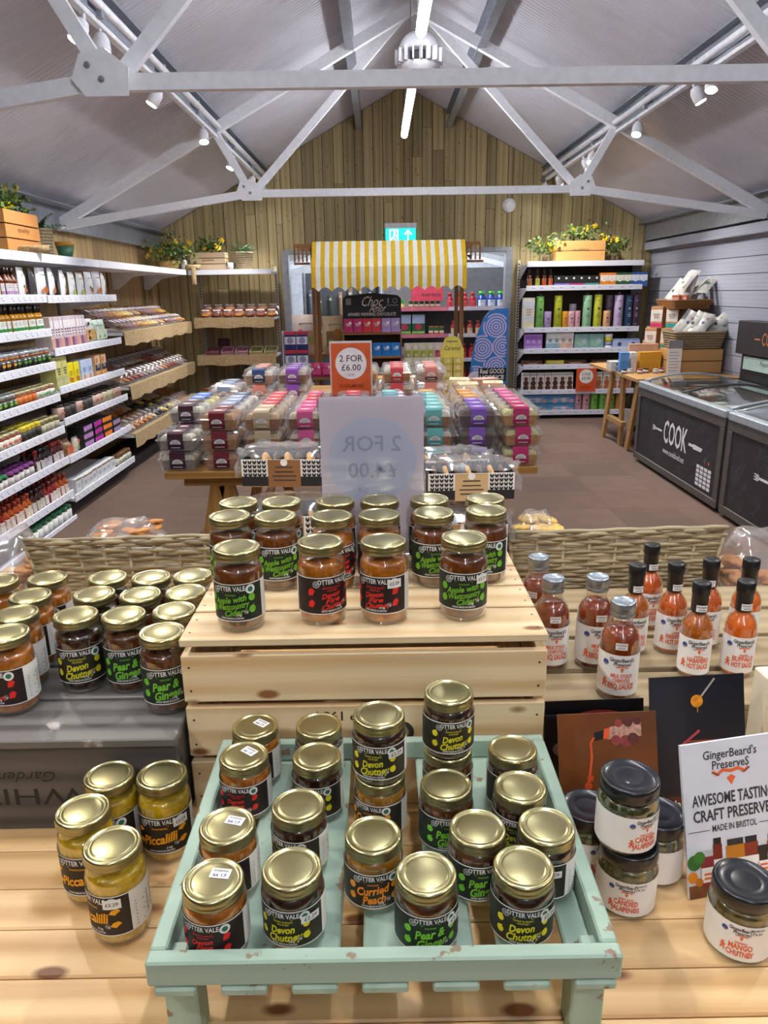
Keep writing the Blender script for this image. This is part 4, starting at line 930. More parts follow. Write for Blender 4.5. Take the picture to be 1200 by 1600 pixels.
# ---- biscuit packs
M_film = clear('clear_film', '#fafafc', .12, .09, .5, '#ffffff', .07)
M_kraft = C('#b08a5a', .7, 0, 0, .08); M_choc = C('#4a2c1a', .6, 0, 0, .3, 60); M_bisc = C('#d9a45e', .7, 0, 0, .25, 80)
def wheat_pack(label, loc, rz, W=.17, D=.1, H=.075, tilt=0., mid='#b08a5a'):
    t = thing('biscuit_pack', label, 'biscuit pack', loc, rz, 'wheat-print biscuit packs behind the pine crate', None, (tilt, 0, rz))
    m = MB(); fr = Fr((0, -D / 2, 0), (1, 0, 0), (0, 0, 1)); K = C('#1d1c1d', .6); 
    m.box(-W / 2, W / 2, -D / 2, D / 2, 0, .006, M_kraft).box(-W / 2, W / 2, -D / 2, -D / 2 + .002, .006, H * .78, C('#e9e6e0', .6)).box(-W / 2, W / 2, D / 2 - .002, D / 2, .006, H * .78, K).box(-W / 2, -W / 2 + .002, -D / 2 + .002, D / 2 - .002, .006, H * .78, K).box(W / 2 - .002, W / 2, -D / 2 + .002, D / 2 - .002, .006, H * .78, K)
    b = m.build('tray', t); p = MB()
    p.rect(-W / 2, W / 2, .002, H * .3, fr, .0004, K)
    for sx in (-1, 1):
        for k in range(5):
            u = sx * (W * .235 + k * W * .055)
            for j in range(4):
                v = H * (.28 + j * .12)
                for q_ in (-1, 1): p.flat([(u, v), (u + q_ * W * .024, v + H * .055), (u + q_ * W * .02, v + H * .13), (u, v + H * .075)][::q_], fr, .0007, K)
    p.rect(-W * .19, W * .19, 0, H * .78, fr, .001, C(mid, .7, 0, 0, .08)).disc(0, H * .7, H * .1, fr, .0013, M_w2, 16).rect(-W * .11, W * .11, H * .42, H * .45, fr, .0013, K)
    p.text('BISCUITS', H * .12, 0, H * .25, fr, .0013, M_ink2, .01, 0, W * .3).text('CHOCOLATE', H * .12, 0, H * .36, fr, .0013, M_ink2, .01, 0, W * .3) if False else None
    for v, w_ in ((.55, .1), (.3, .14), (.18, .13)): p.rect(-W * w_, W * w_, H * v, H * (v + .035), fr, .0013, M_ink2)
    p.build('printed_front', b)
    for k in range(7): MB().lathe([(0, 0), (.03, .001), (.032, .005), (.03, .009), (0, .01)], 14, M_bisc if k % 2 else M_choc).build('biscuit', t, (-W * .4 + k * W * .133, 0, H * .42), (0, math.radians(75), 0))
    f = MB(); n = 10; vs = []
    for i in range(n + 1):
        a = i / n; x = -W / 2 * 1.04 + W * 1.04 * a; e = .6 + .4 * min(1, 6 * min(a, 1 - a))
        for j in range(7):
            b_ = j / 6 * math.pi; vs.append((x, -math.cos(b_) * D * .53 * e, .004 + H * .78 + math.sin(b_) * H * .3 * e + .003 * math.sin(i * 2.7 + j * 1.9)))
    f.add(vs, [(i * 7 + j, (i + 1) * 7 + j, (i + 1) * 7 + j + 1, i * 7 + j + 1) for i in range(n) for j in range(6)], M_film, True)
    for sx in (-1, 1):
        q_ = []
        for j in range(9):
            b_ = j / 8; q_ += [(sx * W * .52, -D * .4 + D * .8 * b_, H * .3 + H * .6 * math.sin(b_ * math.pi)), (sx * (W * .52 + .012 + .006 * math.sin(j * 2.3)), -D * .45 + D * .9 * b_, H * .25 + H * .75 * math.sin(b_ * math.pi) + .003 * math.sin(j * 3.1))]
        f.add(q_, [(2 * j, 2 * j + 1, 2 * j + 3, 2 * j + 2) for j in range(8)], M_film, True)
    f.build('clear_wrapper', t); return t
# a plain crate on the far side of the table carries them
t = thing('wooden_crate', 'slatted crate behind the pine crate, hidden under the wheat-print packs', 'crate', (-.01, 1.56, TZ)); 
for a, b in ((-.15, -.052), (-.048, .048), (.052, .15)): plank('top_slat', t, -.26, .26, a, b, .154, .166, CR('x'))
for y in (-.15, .138): plank('front_slat', t, -.26, .26, y, y + .012, 0, .153, CR('x'))
for x_ in (-.26, .246): plank('side_slat', t, x_, x_ + .014, -.1375, .1375, 0, .153, CR('y'))
BZ = TZ + .166
wheat_pack('wheat-print biscuit pack lowest of the pair on the left of the sign', (-.2, 1.51, BZ), .05, .18, .12, .1, 0, '#a9794a')
wheat_pack('wheat-print biscuit pack topmost on the left of the sign, brown panel', (-.2, 1.545, BZ + .13), -.06, .18, .1, .075, 0, '#8d5f36')
wheat_pack('wheat-print biscuit pack lowest on the right of the sign', (.17, 1.5, BZ), -.05, .18, .12, .075)
wheat_pack('wheat-print biscuit pack on top to the right of the sign, dark chocolate band facing', (.185, 1.53, BZ + .098), .02, .18, .1, .075, 0, '#c9a878')
wheat_pack('wheat-print biscuit pack lying tilted behind the right-hand stack', (.15, 1.66, BZ + .098), .12, .18, .08, .07)
wheat_pack('wheat-print biscuit pack furthest back on the right stack', (.15, 1.645, BZ), .05, .18, .1, .07)
def biscuit_bag(label, loc, rz, W, D, H, col):
    t = thing('biscuit_bag', label, 'biscuit bag', loc, rz, 'clear bags of biscuits in the baskets'); r = random.Random(int(loc[0] * 999))
    MB().box(-W / 2, W / 2, -D / 2, D / 2, 0, H * .35, C('#dfdbd4', .5), .004).build('tray', t); cm = C(col, .7, 0, 0, .3, 90)
    for i in range(12): MB().lathe([(0, 0), (.021, .001), (.024, .005), (.02, .009), (0, .011)], 10, cm).build('biscuit', t, (r.uniform(-.4, .4) * W, r.uniform(-.4, .4) * D, H * .36 + .009 * (i % 4)), (r.uniform(-.3, .3), r.uniform(-.3, .3), 0))
    f = MB(); n = 8; vs = []
    for i in range(n + 1):
        for j in range(n + 1):
            a, b = i / n, j / n; e = min(1, 4 * min(a, 1 - a)) * min(1, 4 * min(b, 1 - b)); vs.append(((a - .5) * W * 1.08, (b - .5) * D * 1.08, H * .3 + H * .75 * e ** .5 + .003 * math.sin(i * 2.1 + j * 3.3)))
    f.add(vs, [(i * (n + 1) + j, (i + 1) * (n + 1) + j, (i + 1) * (n + 1) + j + 1, i * (n + 1) + j + 1) for i in range(n) for j in range(n)], M_film, True).build('clear_wrapper', t)
biscuit_bag('clear bag of orange biscuits showing over the rim of the left basket', (-.6, 1.62, TZ + .115), .1, .17, .1, .07, '#c98a4a')
biscuit_bag('clear bag of pale biscuits lower in the left basket', (-.5, 1.6, TZ + .007), .0, .22, .15, .09, '#d0a060')
biscuit_bag('clear bag of biscuits lower in the right basket', (.52, 1.6, TZ + .007), .0, .22, .15, .09, '#d0a060')
biscuit_bag('clear bag of yellow biscuits peeping over the right basket beside the pine crate', (.35, 1.6, TZ + .125), -.1, .09, .1, .07, '#e0b860')
biscuit_bag('clear box of orange biscuits with net-patterned wrap left of the left basket', (-.84, 1.56, TZ + .0005), .2, .13, .16, .18, '#c98a4a')
biscuit_bag('tall clear box of ginger biscuits beside the right basket', (.81, 1.5, TZ + .0005), -.1, .14, .13, .17, '#b8783e')
# ================================================================ GOODS: small product meshes
def wrapcloth(): pass
def p_bottle(body, lab, cap, band=None, r=.027, h=.19, capr=.4, capz=.8):
    m = MB(); nk = r * capr
    B, L, K = C(body, .25, 0, .5, .15), C(lab, .6), C(cap, .35, 0, .2)
    m.lathe([(r * .9, 0), (r, .004), (r, h * .1)], 10, B).lathe([(r, h * .1), (r, h * .52)], 10, B).lathe([(r * 1.02, h * .12), (r * 1.02, h * .5)], 6, L, (0, 0, 0), True, -.95, .95).lathe([(r, h * .52), (r, h * .6), (nk, h * .74), (nk, h * capz)], 10, B).lathe([(nk * 1.12, h * capz), (nk * 1.12, h * .995), (nk * .9, h)], 10, K)
    if band: m.lathe([(r * 1.035, h * .16), (r * 1.035, h * .26)], 6, C(band, .6), (0, 0, 0), True, -.95, .95)
    for a in (-.4, .05, .4):
        for z in (.36, .43): m.flat([(math.sin(a) * r * .5 - r * .2, h * z), (math.sin(a) * r * .5 + r * .2, h * z), (math.sin(a) * r * .5 + r * .2, h * (z + .03)), (math.sin(a) * r * .5 - r * .2, h * (z + .03))], FRONT, r * 1.04, M_grey)
    return m.mesh('bottle')
def p_jar(body, lab, lid, mark=None, r=.034, h=.11, cloth=False, l0=.2, l1=.7):
    m = MB(); B, L, K = C(body, .25, 0, .5, .2, 60), C(lab, .6), C(lid, .3 if not cloth else .8, .6 if lid in ('#c9bf95', '#b9bec4') else 0)
    m.lathe([(r * .9, 0), (r, .004), (r, h * l0)], 12, B).lathe([(r * 1.01, h * l0), (r * 1.01, h * l1)], 12, L).lathe([(r, h * l1), (r, h * .76), (r * .9, h * .84)], 12, B)
    if cloth: m.lathe([(r * 1.2, h * .8), (r * 1.02, h * .88), (r * .98, h * .98), (r * .7, h), (0, h * 1.01)], 12, K)
    else: m.lathe([(r * .95, h * .84), (r * .97, h * .86), (r * .97, h * .98), (r * .9, h), (0, h * .99)], 12, K)
    if mark:
        for u in (-.35, .35): m.disc(u * r, h * (l0 + l1) / 2, r * .3, FRONT, r * 1.04, C(mark, .6, 0, 0, 0), 8)
        m.rect(-r * .5, r * .5, h * (l1 - .12), h * (l1 - .06), FRONT, r * 1.03, M_wlab)
    return m.mesh('jar')
def p_box(w_, d_, h_, base, bands=(), disc=None, dashes=None, bev=.002):
    """bands: (z0, z1, colour) fractions; disc: (u, v, r, colour)"""
    m = MB().box(-w_ / 2, w_ / 2, -d_ / 2, d_ / 2, 0, h_, C(base, .5, 0, .1), bev); k = 0
    for z0, z1, c in bands: k += 1; m.rect(-w_ / 2 + .001, w_ / 2 - .001, h_ * z0, h_ * z1, FRONT, d_ / 2 + .0004 * k, C(c, .5))
    for u, v, r_, c in (disc or ()): k += 1; m.disc(u * w_, v * h_, r_ * min(w_, h_), FRONT, d_ / 2 + .0004 * k, C(c, .5, 0, 0, .2, 60), 14)
    if dashes:
        for i in range(3): m.rect(-w_ * (.3 - .05 * i), w_ * (.3 - .05 * i), h_ * (.62 - i * .08), h_ * (.655 - i * .08), FRONT, d_ / 2 + .003, C(dashes, .6, 0, 0, 0))
    return m.mesh('box')
def pillow(m, w_, h_, d_, mat, n=6, z0=0, wob=.0, seed=1):
    """an upright stuffed bag"""
    r = random.Random(seed); vs = []
    for s in (-1, 1):
        for i in range(n + 1):
            for j in range(n + 1):
                a, b = i / n, j / n; e = (min(1, 3.2 * min(a, 1 - a)) * min(1, 3.2 * min(b, 1 - b))) ** .6
                vs.append(((a - .5) * w_ * (1 - .06 * (1 - abs(2 * b - 1))), s * d_ / 2 * e + r.uniform(-wob, wob) * e, z0 + b * h_))
    N = n + 1; fs = []
    for s in (0, 1):
        for i in range(n):
            for j in range(n):
                f = [s * N * N + i * N + j, s * N * N + (i + 1) * N + j, s * N * N + (i + 1) * N + j + 1, s * N * N + i * N + j + 1]; fs.append(f if s == 0 else f[::-1])
    return m.add(vs, fs, mat, True)
def p_pouch(w_, h_, d_, base, patch=None, spots=(), top=None, seed=1):
    m = MB(); pillow(m, w_, h_, d_, C(base, .4, 0, .2, .08), 6, 0, .002, seed)
    if patch: m.rect(-w_ * .36, w_ * .36, h_ * .18, h_ * .58, FRONT, d_ * .52, C(patch, .5, 0, 0, .3, 60))
    for k, (u, v, r_, c) in enumerate(spots): m.disc(u * w_, v * h_, r_ * w_, FRONT, d_ * .53 + .001 * k, C(c, .5, 0, 0, .2, 60), 10)
    if top: m.box(-w_ * .47, w_ * .47, -.003, .003, h_ * .9, h_, C(top, .5))
    m.rect(-w_ * .25, w_ * .25, h_ * .72, h_ * .78, FRONT, d_ * .42, M_grey)
    return m.mesh('pouch')
def p_tube(r, h, col, band=None, top=None):
    m = MB(); m.lathe([(r * .96, 0), (r, .003), (r, h * .98), (r * .96, h), (0, h)], 16, C(col, .45, 0, .1, .06))
    K = C(band or '#3a3a3a', .5, 0, 0, 0)
    for v, w_ in ((.82, .5), (.45, .4), (.4, .7), (.35, .55), (.12, .5)): m.flat([(-r * w_ * .6, h * v), (r * w_ * .6, h * v), (r * w_ * .6, h * (v + .02)), (-r * w_ * .6, h * (v + .02))], FRONT, r * .995, K)
    m.disc(0, h * .6, r * .3, FRONT, r * 1.0, K, 10)
    if top: m.lathe([(r * .3, h), (r * .34, h + .03), (0, h + .035)], 8, C(top, .6))
    return m.mesh('tube')
def p_bake(w_, d_, h_, fill, label='#e9e6e2', dark=None, seed=1, lw=.3):
    """a clear bag of baking lying down, white sticker on top; long side along y"""
    m = MB(); r = random.Random(seed)
    m.box(-w_ * .42, w_ * .42, -d_ * .46, d_ * .46, .002, h_ * .45, C(fill, .6, 0, 0, .35, 90), .004)
    for i in range(5): m.lathe([(w_ * .36, 0), (w_ * .4, .004), (w_ * .25, .012), (0, .015)], 8, C(dark or fill, .6, 0, 0, .35, 120), (r.uniform(-.02, .02) * w_, (-.38 + i * .19) * d_, h_ * .42))
    m.box(-w_ * lw, w_ * lw, -d_ * .18, d_ * .12, h_ * .97, h_ * .985, C(label, .5))
    vs = []; n = 5
    for i in range(n + 1):
        for j in range(n + 1):
            a, b = i / n, j / n; e = (min(1, 3 * min(a, 1 - a)) * min(1, 3 * min(b, 1 - b))) ** .5; vs.append(((a - .5) * w_, (b - .5) * d_, h_ * (.12 + .86 * e) + r.uniform(-.002, .002)))
    m.add(vs, [(i * (n + 1) + j, (i + 1) * (n + 1) + j, (i + 1) * (n + 1) + j + 1, i * (n + 1) + j + 1) for i in range(n) for j in range(n)], M_film, True)
    return m.mesh('bakery_pack')
# ================================================================ LEFT SHELVING
SX = -2.3; WXL = XL + .012
M_sh = C('#e4e4ea', .4, 0, .1, .03); M_shd = C('#cfcdd0', .5); M_back = C('#a99c86', .7)
M_tag = C('#e2e5f0', .5, 0, 0, 0); M_tagink = C('#8a94cc', .6, 0, 0, 0)
def shelf_unit(name, label, y0, y1, levels, x=SX, depth=.5, tags=True, ends=True):
    t = thing(name, label, 'shelving', (x, (y0 + y1) / 2, 0)); L = (y1 - y0) / 2
    r = random.Random(int(y0 * 100))
    for z in levels:
        sh = MB().box(-depth, -.012, -L + .004, L - .004, z - .05, z - .028, M_sh, .002).build('shelf', t)
        MB().box(-.011, 0, -L + .004, L - .004, z - .055, z, M_tag, .002).build('price_rail', sh)
        MB().prism([(-depth, z - .05), (-.02, z - .05), (-.02, z - .06), (-depth + .05, z - .12), (-depth, z - .12)][::-1], Fr((0, L - .012, 0), (1, 0, 0), (0, 0, 1)), 0, .003, M_shd).build('bracket', sh)
        if tags:
            g = MB(); fr = Fr((.0002, 0, 0), (0, 1, 0), (0, 0, 1)); y = -L + .05
            while y < L - .1:
                g.rect(y, y + .055, z - .047, z - .009, fr, .0004, C('#eef0f8', .5, 0, 0, 0)).rect(y + .006, y + .04, z - .02, z - .017, fr, .0008, M_tagink).rect(y + .006, y + .03, z - .03, z - .026, fr, .0008, M_tagink).rect(y + .02, y + .046, z - .041, z - .035, fr, .0008, M_tagink); y += r.choice((.08, .1, .13))
            o = g.build('price_tickets', sh); o['kind'] = 'stuff'
    for e in ((-L, L) if ends else ()):
        MB().box(-depth - .03, -depth + .002, e - .015 if e > 0 else e, e if e > 0 else e + .015, 0, 1.87, C('#8f8a84', .5, .2), .002).build('upright', t)
    MB().box(-depth, -.08, -L, L, 0, .08, C('#2a2422', .7)).build('plinth', t)
    return t
Y0, Y1, Y2 = 3.3, 5.325, 6.74
LV1 = [1.617, 1.39, 1.163, .937, .705, .478, .224, .03]; LV2 = [1.612, 1.248, .978, .749, .468, .172]
shelf_unit('shelving_bay', 'near bay of the white left shelving, packed with jars and bottles', Y0, Y1, LV1)
shelf_unit('shelving_bay', 'second bay of the white left shelving with pouches, boxes and tubs', Y1 + .012, Y2, LV2)
# long top shelf running into the corner, and the corner's back shelf
t = thing('top_shelf', 'long white top shelf along the left wall', 'shelf', (SX, 6.3, 1.885))
for a, b in ((Y0, 4.9), (4.905, 6.42), (6.425, 8.2), (8.205, 9.29)):
    p = MB().box(-.52, -.007, a - 6.3, b - 6.3, -.05, -.02, M_sh, .002).box(-.006, 0, a - 6.3, b - 6.3, -.058, .0, M_tag).build('shelf_panel', t)
    MB().prism([(-.52, -.05), (-.03, -.05), (-.03, -.06), (-.3, -.1), (-.46, -.22), (-.52, -.22)][::-1], Fr((0, b - 6.3 - .02, 0), (1, 0, 0), (0, 0, 1)), 0, .004, M_shd).build('bracket', p)
t = thing('top_shelf', 'short white top shelf on the back wall, left corner', 'shelf', (-1.79, 9.5, 1.885))
MB().box(-.5, .5, -.193, .33, -.05, -.02, M_sh, .002).box(-.5, .5, -.2, -.194, -.058, 0, M_tag).build('shelf_panel', t)
for x_ in (-.5, .47): MB().box(x_, x_ + .035, .3, .335, -1.885, .04, C('#b5b0a8', .5, .2)).build('upright', t)
sl = MB()
for x_ in (-.4825, .4875):
    for k in range(34): sl.rect(x_ - .006, x_ + .006, -1.2 + k * .035, -1.18 + k * .035, Fr((0, .2995, 0), (1, 0, 0), (0, 0, 1)), .0004, M_dark)
o = sl.build('upright_slots', t); o['kind'] = 'stuff'
# burlap-fronted bakery shelves
def wavy_cloth(m, L, z0, z1, fr, seed):
    r = random.Random(seed); n = int(L / .06); vs = []
    for i in range(n + 1):
        u = -L / 2 + L * i / n; w_ = .006 * math.sin(i * 1.3 + seed) + r.uniform(-.003, .003)
        for v, k in ((z1, 0), ((z0 + z1) / 2, .6), (z0 + .008 * math.sin(i * .9 + seed), 1)): vs.append(fr.p(u, v, .006 + w_ * k))
    m.add(vs, [(i * 3 + j, (i + 1) * 3 + j, (i + 1) * 3 + j + 1, i * 3 + j + 1) for i in range(n) for j in range(2)], burlap(), True)
    vs2 = [fr.p(-L / 2, z1, .006), fr.p(L / 2, z1, .006), fr.p(L / 2, z1, -.05), fr.p(-L / 2, z1, -.05)]
    return m.add(vs2, [(0, 1, 2, 3)], burlap())
BLV = [1.286, .80, .357]
t = thing('bakery_shelving', 'third bay of left shelving with burlap draped shelf fronts', 'shelving', (SX, 8.05, 0))
for i, z in enumerate(BLV):
    dz = .0; s_ = MB().box(-.52, -.005, -1.25, 1.24, z - .03, z - .005, M_sh).build('shelf', t)
    m = MB(); wavy_cloth(m, 2.49, z - .125, z + .003, Fr((0, 0, 0), (0, 1, 0), (0, 0, 1)), i + 1); m.build('burlap_drape', s_)
for y in (-1.25, 0, 1.22): MB().box(-.56, -.53, y, y + .03, 0, 1.87, C('#6f6558', .6)).build('upright', t)
MB().box(-.5, -.1, -1.25, 1.24, 0, .09, C('#2a2422', .7)).build('plinth', t)
t = thing('bakery_shelving', 'back wall shelving with burlap fronts in the left corner', 'shelving', (-1.745, 9.5, 0))
for i, z in enumerate((1.326, .873, .431)):
    s_ = MB().box(-.52, .46, -.19, .3, z - .03, z - .005, M_sh).build('shelf', t)
    m = MB(); fr = Fr((-.03, -.195, 0), (1, 0, 0), (0, 0, 1)); wavy_cloth(m, .98, z - .12, z + .003, fr, i + 5); m.build('burlap_drape', s_)
MB().box(-.5, .44, -.1, .3, 0, .09, C('#2a2422', .7)).build('plinth', t)
# ---- goods on bay 1 and bay 2
def rowY(me, name, label, cat, group, z, ya, yb, pitch, depth=1, x=SX - .05, dx=.075, face=math.pi / 2, jit=.12, vary=None, skip=()):
    """a row of things along the shelf, each turned to face the aisle"""
    n = max(1, int((yb - ya) / pitch)); k = 0
    for i in range(n):
        for d in range(depth):
            if (i, d) in skip: continue
            mm = me if not isinstance(me, (list, tuple)) else me[(i // (vary or 2)) % len(me)]
            y = yb - pitch * (i + .5)
            lb = '%s, %s from far end%s' % (label, ORD[min(i, 29)], '' if d == 0 else ', behind')
            put(mm, name, lb, cat, (x - d * dx + R_.uniform(-.006, .006), y, z - .027), face + R_.uniform(-jit, jit), group)
V = 4.15      # nothing nearer than this shows in the photograph
b1 = [p_bottle('#7a3a12', '#e6e0e6', '#2a1a14', '#b89ac8'), p_bottle('#6a3010', '#e8e6ea', '#241812', '#c8a03a'), p_bottle('#8a3a10', '#ece8e4', '#2a1a14', '#c8502a')]
rowY(b1, 'sauce_bottle', 'dark sauce bottle on the second shelf', 'bottle', 'white-labelled sauces high on the near bay', 1.617, 4.2, 5.0, .058, 2, vary=4)
pw = [p_pouch(.12, .21, .05, '#e6e4e8', None, ((.12, .28, .2, '#b4622a'), (-.15, .25, .14, '#c8783a')), None, 2), p_pouch(.11, .2, .05, '#ecebee', None, ((.1, .3, .18, '#a8582a'), (-.12, .4, .1, '#6a8a3a')), None, 3), p_pouch(.12, .19, .05, '#e2e6e4', None, ((0, .2, .2, '#a8b83a'), (.15, .45, .12, '#8a6a9a')), None, 4)]
for i, (y, k) in enumerate(((5.12, 1), (5.27, None), (5.42, 0), (5.58, 0), (5.78, 1), (5.95, 2), (6.12, 2), (6.3, 1), (6.48, 0), (6.62, 1))):
    me = pw[k] if k is not None else p_pouch(.09, .2, .05, '#3c3a3e', None, (), None, 9)
    put(me, 'snack_pouch', ('%s white nut pouch from the near end, upper left shelving' % ORD[i]) if k is not None else 'dark grey pouch between white nut pouches on the upper left shelving', 'pouch', (SX - .07, y, 1.59), math.pi / 2 + R_.uniform(-.2, .2), 'nut pouches on the upper left shelving')
rowY([p_bottle('#a8741a', '#e8ece8', '#141414', '#2c8a3c', .027, .185, .5, .72)], 'dressing_bottle', 'dressing bottle with green band on the third shelf', 'bottle', 'green-banded dressings', 1.39, 4.3, 5.3, .058, 2)
gj = [p_jar('#8a4a14', '#1e2a1e', '#b9bec4', '#5aa03a', .034, .125), p_jar('#9a5a1a', '#241c16', '#b9bec4', '#e8a02a', .034, .125)]
rowY(gj, 'chutney_jar', 'silver-lidded dark label jar on the fourth shelf', 'jar', 'jars on the fourth shelf', 1.163, 4.25, 5.3, .073, 2, vary=7)
gj = [p_jar('#7a3a12', '#d8d8d0', '#c9bf95', '#3a8a3a', .033, .105), p_jar('#9a4a14', '#c86a1e', '#c9bf95', None, .033, .105), p_jar('#4a2a12', '#2a4a22', '#b9bec4', '#8ac03a', .033, .105)]
rowY(gj, 'relish_jar', 'relish jar on the fifth shelf', 'jar', 'relish jars on the fifth shelf', .937, 4.25, 5.3, .071, 2, vary=4)
gj = [p_jar('#5a5a1e', '#b8b49a', '#c9bf95', None, .034, .11), p_jar('#b09a1a', '#2a2a26', '#d8c83a', None, .034, .115), p_jar('#8a2a14', '#e0dccc', '#c9bf95', '#c83a1e', .034, .11), p_jar('#4a5a2a', '#d0d4c4', '#b9bec4', '#3a8a3a', .034, .105)]
rowY(gj, 'pickle_jar', 'pickle jar on the sixth shelf', 'jar', 'pickle jars on the sixth shelf', .705, 4.2, 5.3, .073, 2, vary=4)
rowY([p_bottle('#4a1a1e', '#d8d0d0', '#a02a24', None, .029, .155, .6, .78), p_bottle('#241420', '#c8c4cc', '#1a1a1e', None, .029, .155, .6, .78)], 'cordial_bottle', 'dark cordial bottle on the seventh shelf', 'bottle', 'cordials on the seventh shelf', .478, 4.86, 5.31, .062, 2, vary=3)
rowY([p_jar('#5a1418', '#d8d4d4', '#6a2a6e', None, .032, .1, True), p_jar('#6a1a20', '#e0dcd8', '#1e6a46', None, .032, .1, True)], 'jam_jar', 'jam jar with a fabric lid cover on the seventh shelf', 'jar', 'cloth-topped jams', .478, 4.1, 4.84, .074, 2, vary=5)
rowY([p_bottle('#a8481a', '#e8dcd0', '#8a2a1a', None, .029, .165, .55, .8), p_bottle('#8a1e14', '#e8e0dc', '#6a1a14', None, .029, .165, .55, .8), p_bottle('#3a1a14', '#d8d0c4', '#3a1a1a', None, .029, .165, .55, .8), p_bottle('#b0501e', '#e6dcc8', '#a03a1e', None, .029, .165, .55, .8)], 'ketchup_bottle', 'red or amber sauce bottle on the eighth shelf', 'bottle', 'sauces on the eighth shelf', .224, 4.0, 5.31, .064, 2, vary=3)
rowY([p_jar('#3a4a22', '#dfe2e0', '#2a6a4a', None, .036, .12, False, .1, .75)], 'green_lid_jar', 'white label jar with green lid on the bottom shelf', 'jar', 'green-lidded jars near the floor', .03, 4.5, 5.3, .08, 1)
# bay 2
sb = p_box(.05, .12, .24, '#c8b4c4', ((0, .38, '#b07a94'), (.45, .9, '#d8d4dc')), None, '#6a3a5a'); sb2 = p_box(.05, .12, .24, '#c0b8c8', ((0, .38, '#7a4a6a'), (.45, .9, '#dcd8e0')), None, '#8a2a4a'); sb3 = p_box(.05, .12, .24, '#d0c0bc', ((0, .38, '#c89a84'), (.45, .9, '#e0dcde')), None, '#6a3a5a')
rowY([sb, sb2, sb3], 'breadstick_box', 'tall striped breadstick box on the second bay', 'box', 'breadstick boxes', 1.248, 5.36, 5.98, .0515, 1, SX - .08, jit=.01, vary=1)
zb = p_pouch(.12, .21, .07, '#d8d6d6', '#c89a5a', ((-.3, .8, .12, '#202022'), (-.3, .5, .1, '#202022'), (-.32, .25, .12, '#202022')), '#5a2430', 5); mg = p_pouch(.12, .19, .07, '#c4dccb', '#d8e0c8', ((.1, .3, .14, '#7ab08a'),), None, 6)
for i, (y, me, lb) in enumerate(((6.06, zb, 'zebra striped snack bag beside the breadstick boxes'), (6.2, zb, 'second zebra striped snack bag, on the far side of the first'), (6.34, mg, 'mint green snack bag at the end of the second bay shelf'), (6.46, mg, 'mint green snack bag leaning at the very end of the shelf'))):
    put(me, 'snack_bag', lb, 'bag', (SX - .08, y, 1.221), math.pi / 2 + R_.uniform(-.25, .25), None, )
bx = [('pale yellow-green cracker box with pictures on the second bay', p_box(.1, .12, .235, '#c4c07a', ((.05, .38, '#a8b07a'), (.86, .93, '#8a8a4a')), ((-.2, .22, .2, '#c8b090'), (.22, .25, .2, '#b8c090')), '#5a5a2a'), (5.4, 5.505)),
      ('bright yellow biscuit box on the second bay', p_box(.1, .09, .17, '#e0d014', (), ((-.15, .28, .22, '#b0701e'), (.2, .25, .22, '#a8641e')), '#a89014'), (5.64, 5.76)),
      ('pale blue biscuit box on the second bay', p_box(.11, .09, .17, '#b4c4e0', ((.0, .3, '#c8b8b8'),), ((0, .2, .25, '#b08a6a'),), '#6a8ac8'), (5.9, 6.02)),
      ('navy and orange cracker box on the second bay', p_box(.12, .09, .18, '#c8a070', ((.32, .6, '#22304a'), (.62, .98, '#d8b890')), ((-.2, .78, .2, '#c8742a'), (.2, .18, .22, '#d88a3a')), '#e8dcc8'), (6.2, 6.34))]
for lb, me, ys in bx:
    for i, y in enumerate(ys): put(me, 'cracker_box', lb + (', nearer one' if i == 0 else ', farther one'), 'box', (SX - .08, y, .951), math.pi / 2 + R_.uniform(-.04, .04), 'boxes on the second bay')
dj = [p_jar('#2a1612', '#c8a89a', '#2a2422', '#a0563a', .042, .12, False, .15, .85), p_jar('#3a241a', '#c8c0a0', '#2a2422', '#7a8a3a', .042, .12, False, .15, .85), p_jar('#241a18', '#3a3432', '#1a1818', None, .042, .115, False, .15, .85)]
for i, (y, k) in enumerate(((5.4, 0), (5.52, 2), (5.63, 2), (5.75, 0), (5.86, 2), (5.97, 2), (6.08, 0), (6.18, 0), (6.3, 1), (6.42, 1), (6.54, 0), (6.64, 0))):
    put(dj[k], 'spread_jar', '%s dark jar with a pinkish label from the near end, second bay middle shelf' % ORD[i], 'jar', (SX - .07, y, .722), math.pi / 2, 'jars on the second bay middle shelf')
rowY([dj[2]], 'spread_jar', 'dark jar behind the front ones on the second bay middle shelf', 'jar', 'jars on the second bay middle shelf', .749, 5.4, 6.7, .1, 1, SX - .17)
bb = p_pouch(.16, .13, .1, '#8a6644', '#c8784a', ((0, .45, .2, '#c8503a'),), None, 7)
put(bb, 'bread_bag', 'brown paper bag with an orange picture on the second bay', 'bag', (SX - .09, 5.46, .441), math.pi / 2, None)
put(p_pouch(.1, .12, .06, '#d0c8b8', None, ((0, .35, .2, '#7aa03a'), (.1, .7, .18, '#c86a5a')), None, 8), 'snack_bag', 'small white and green bag beside the brown paper bag', 'bag', (SX - .08, 5.64, .441), math.pi / 2)
for i, (c, nm) in enumerate((('#a87ab8', 'lilac'), ('#b0229a', 'magenta'), ('#e07a1a', 'orange'), ('#9a84b0', 'pale lilac'))):
    me = p_box(.19, .13, .06, '#17151a', ((.35, .95, c),)); 
    for k in range(3 if i < 3 else 2): put(me, 'sweet_tub', '%s banded black tub, %s of its stack on the second bay' % (nm, ('lowest', 'second', 'topmost')[k]), 'tub', (SX - .09, 5.8 + i * .215, .441 + k * .0605), math.pi / 2 + R_.uniform(-.06, .06), 'black tubs with bright bands')
wb_ = [p_box(.1, .08, .12, '#d8dce0', ((.0, .18, '#7a8a4a'), (.88, 1., '#8a7464')), None, '#8a9ab0')]
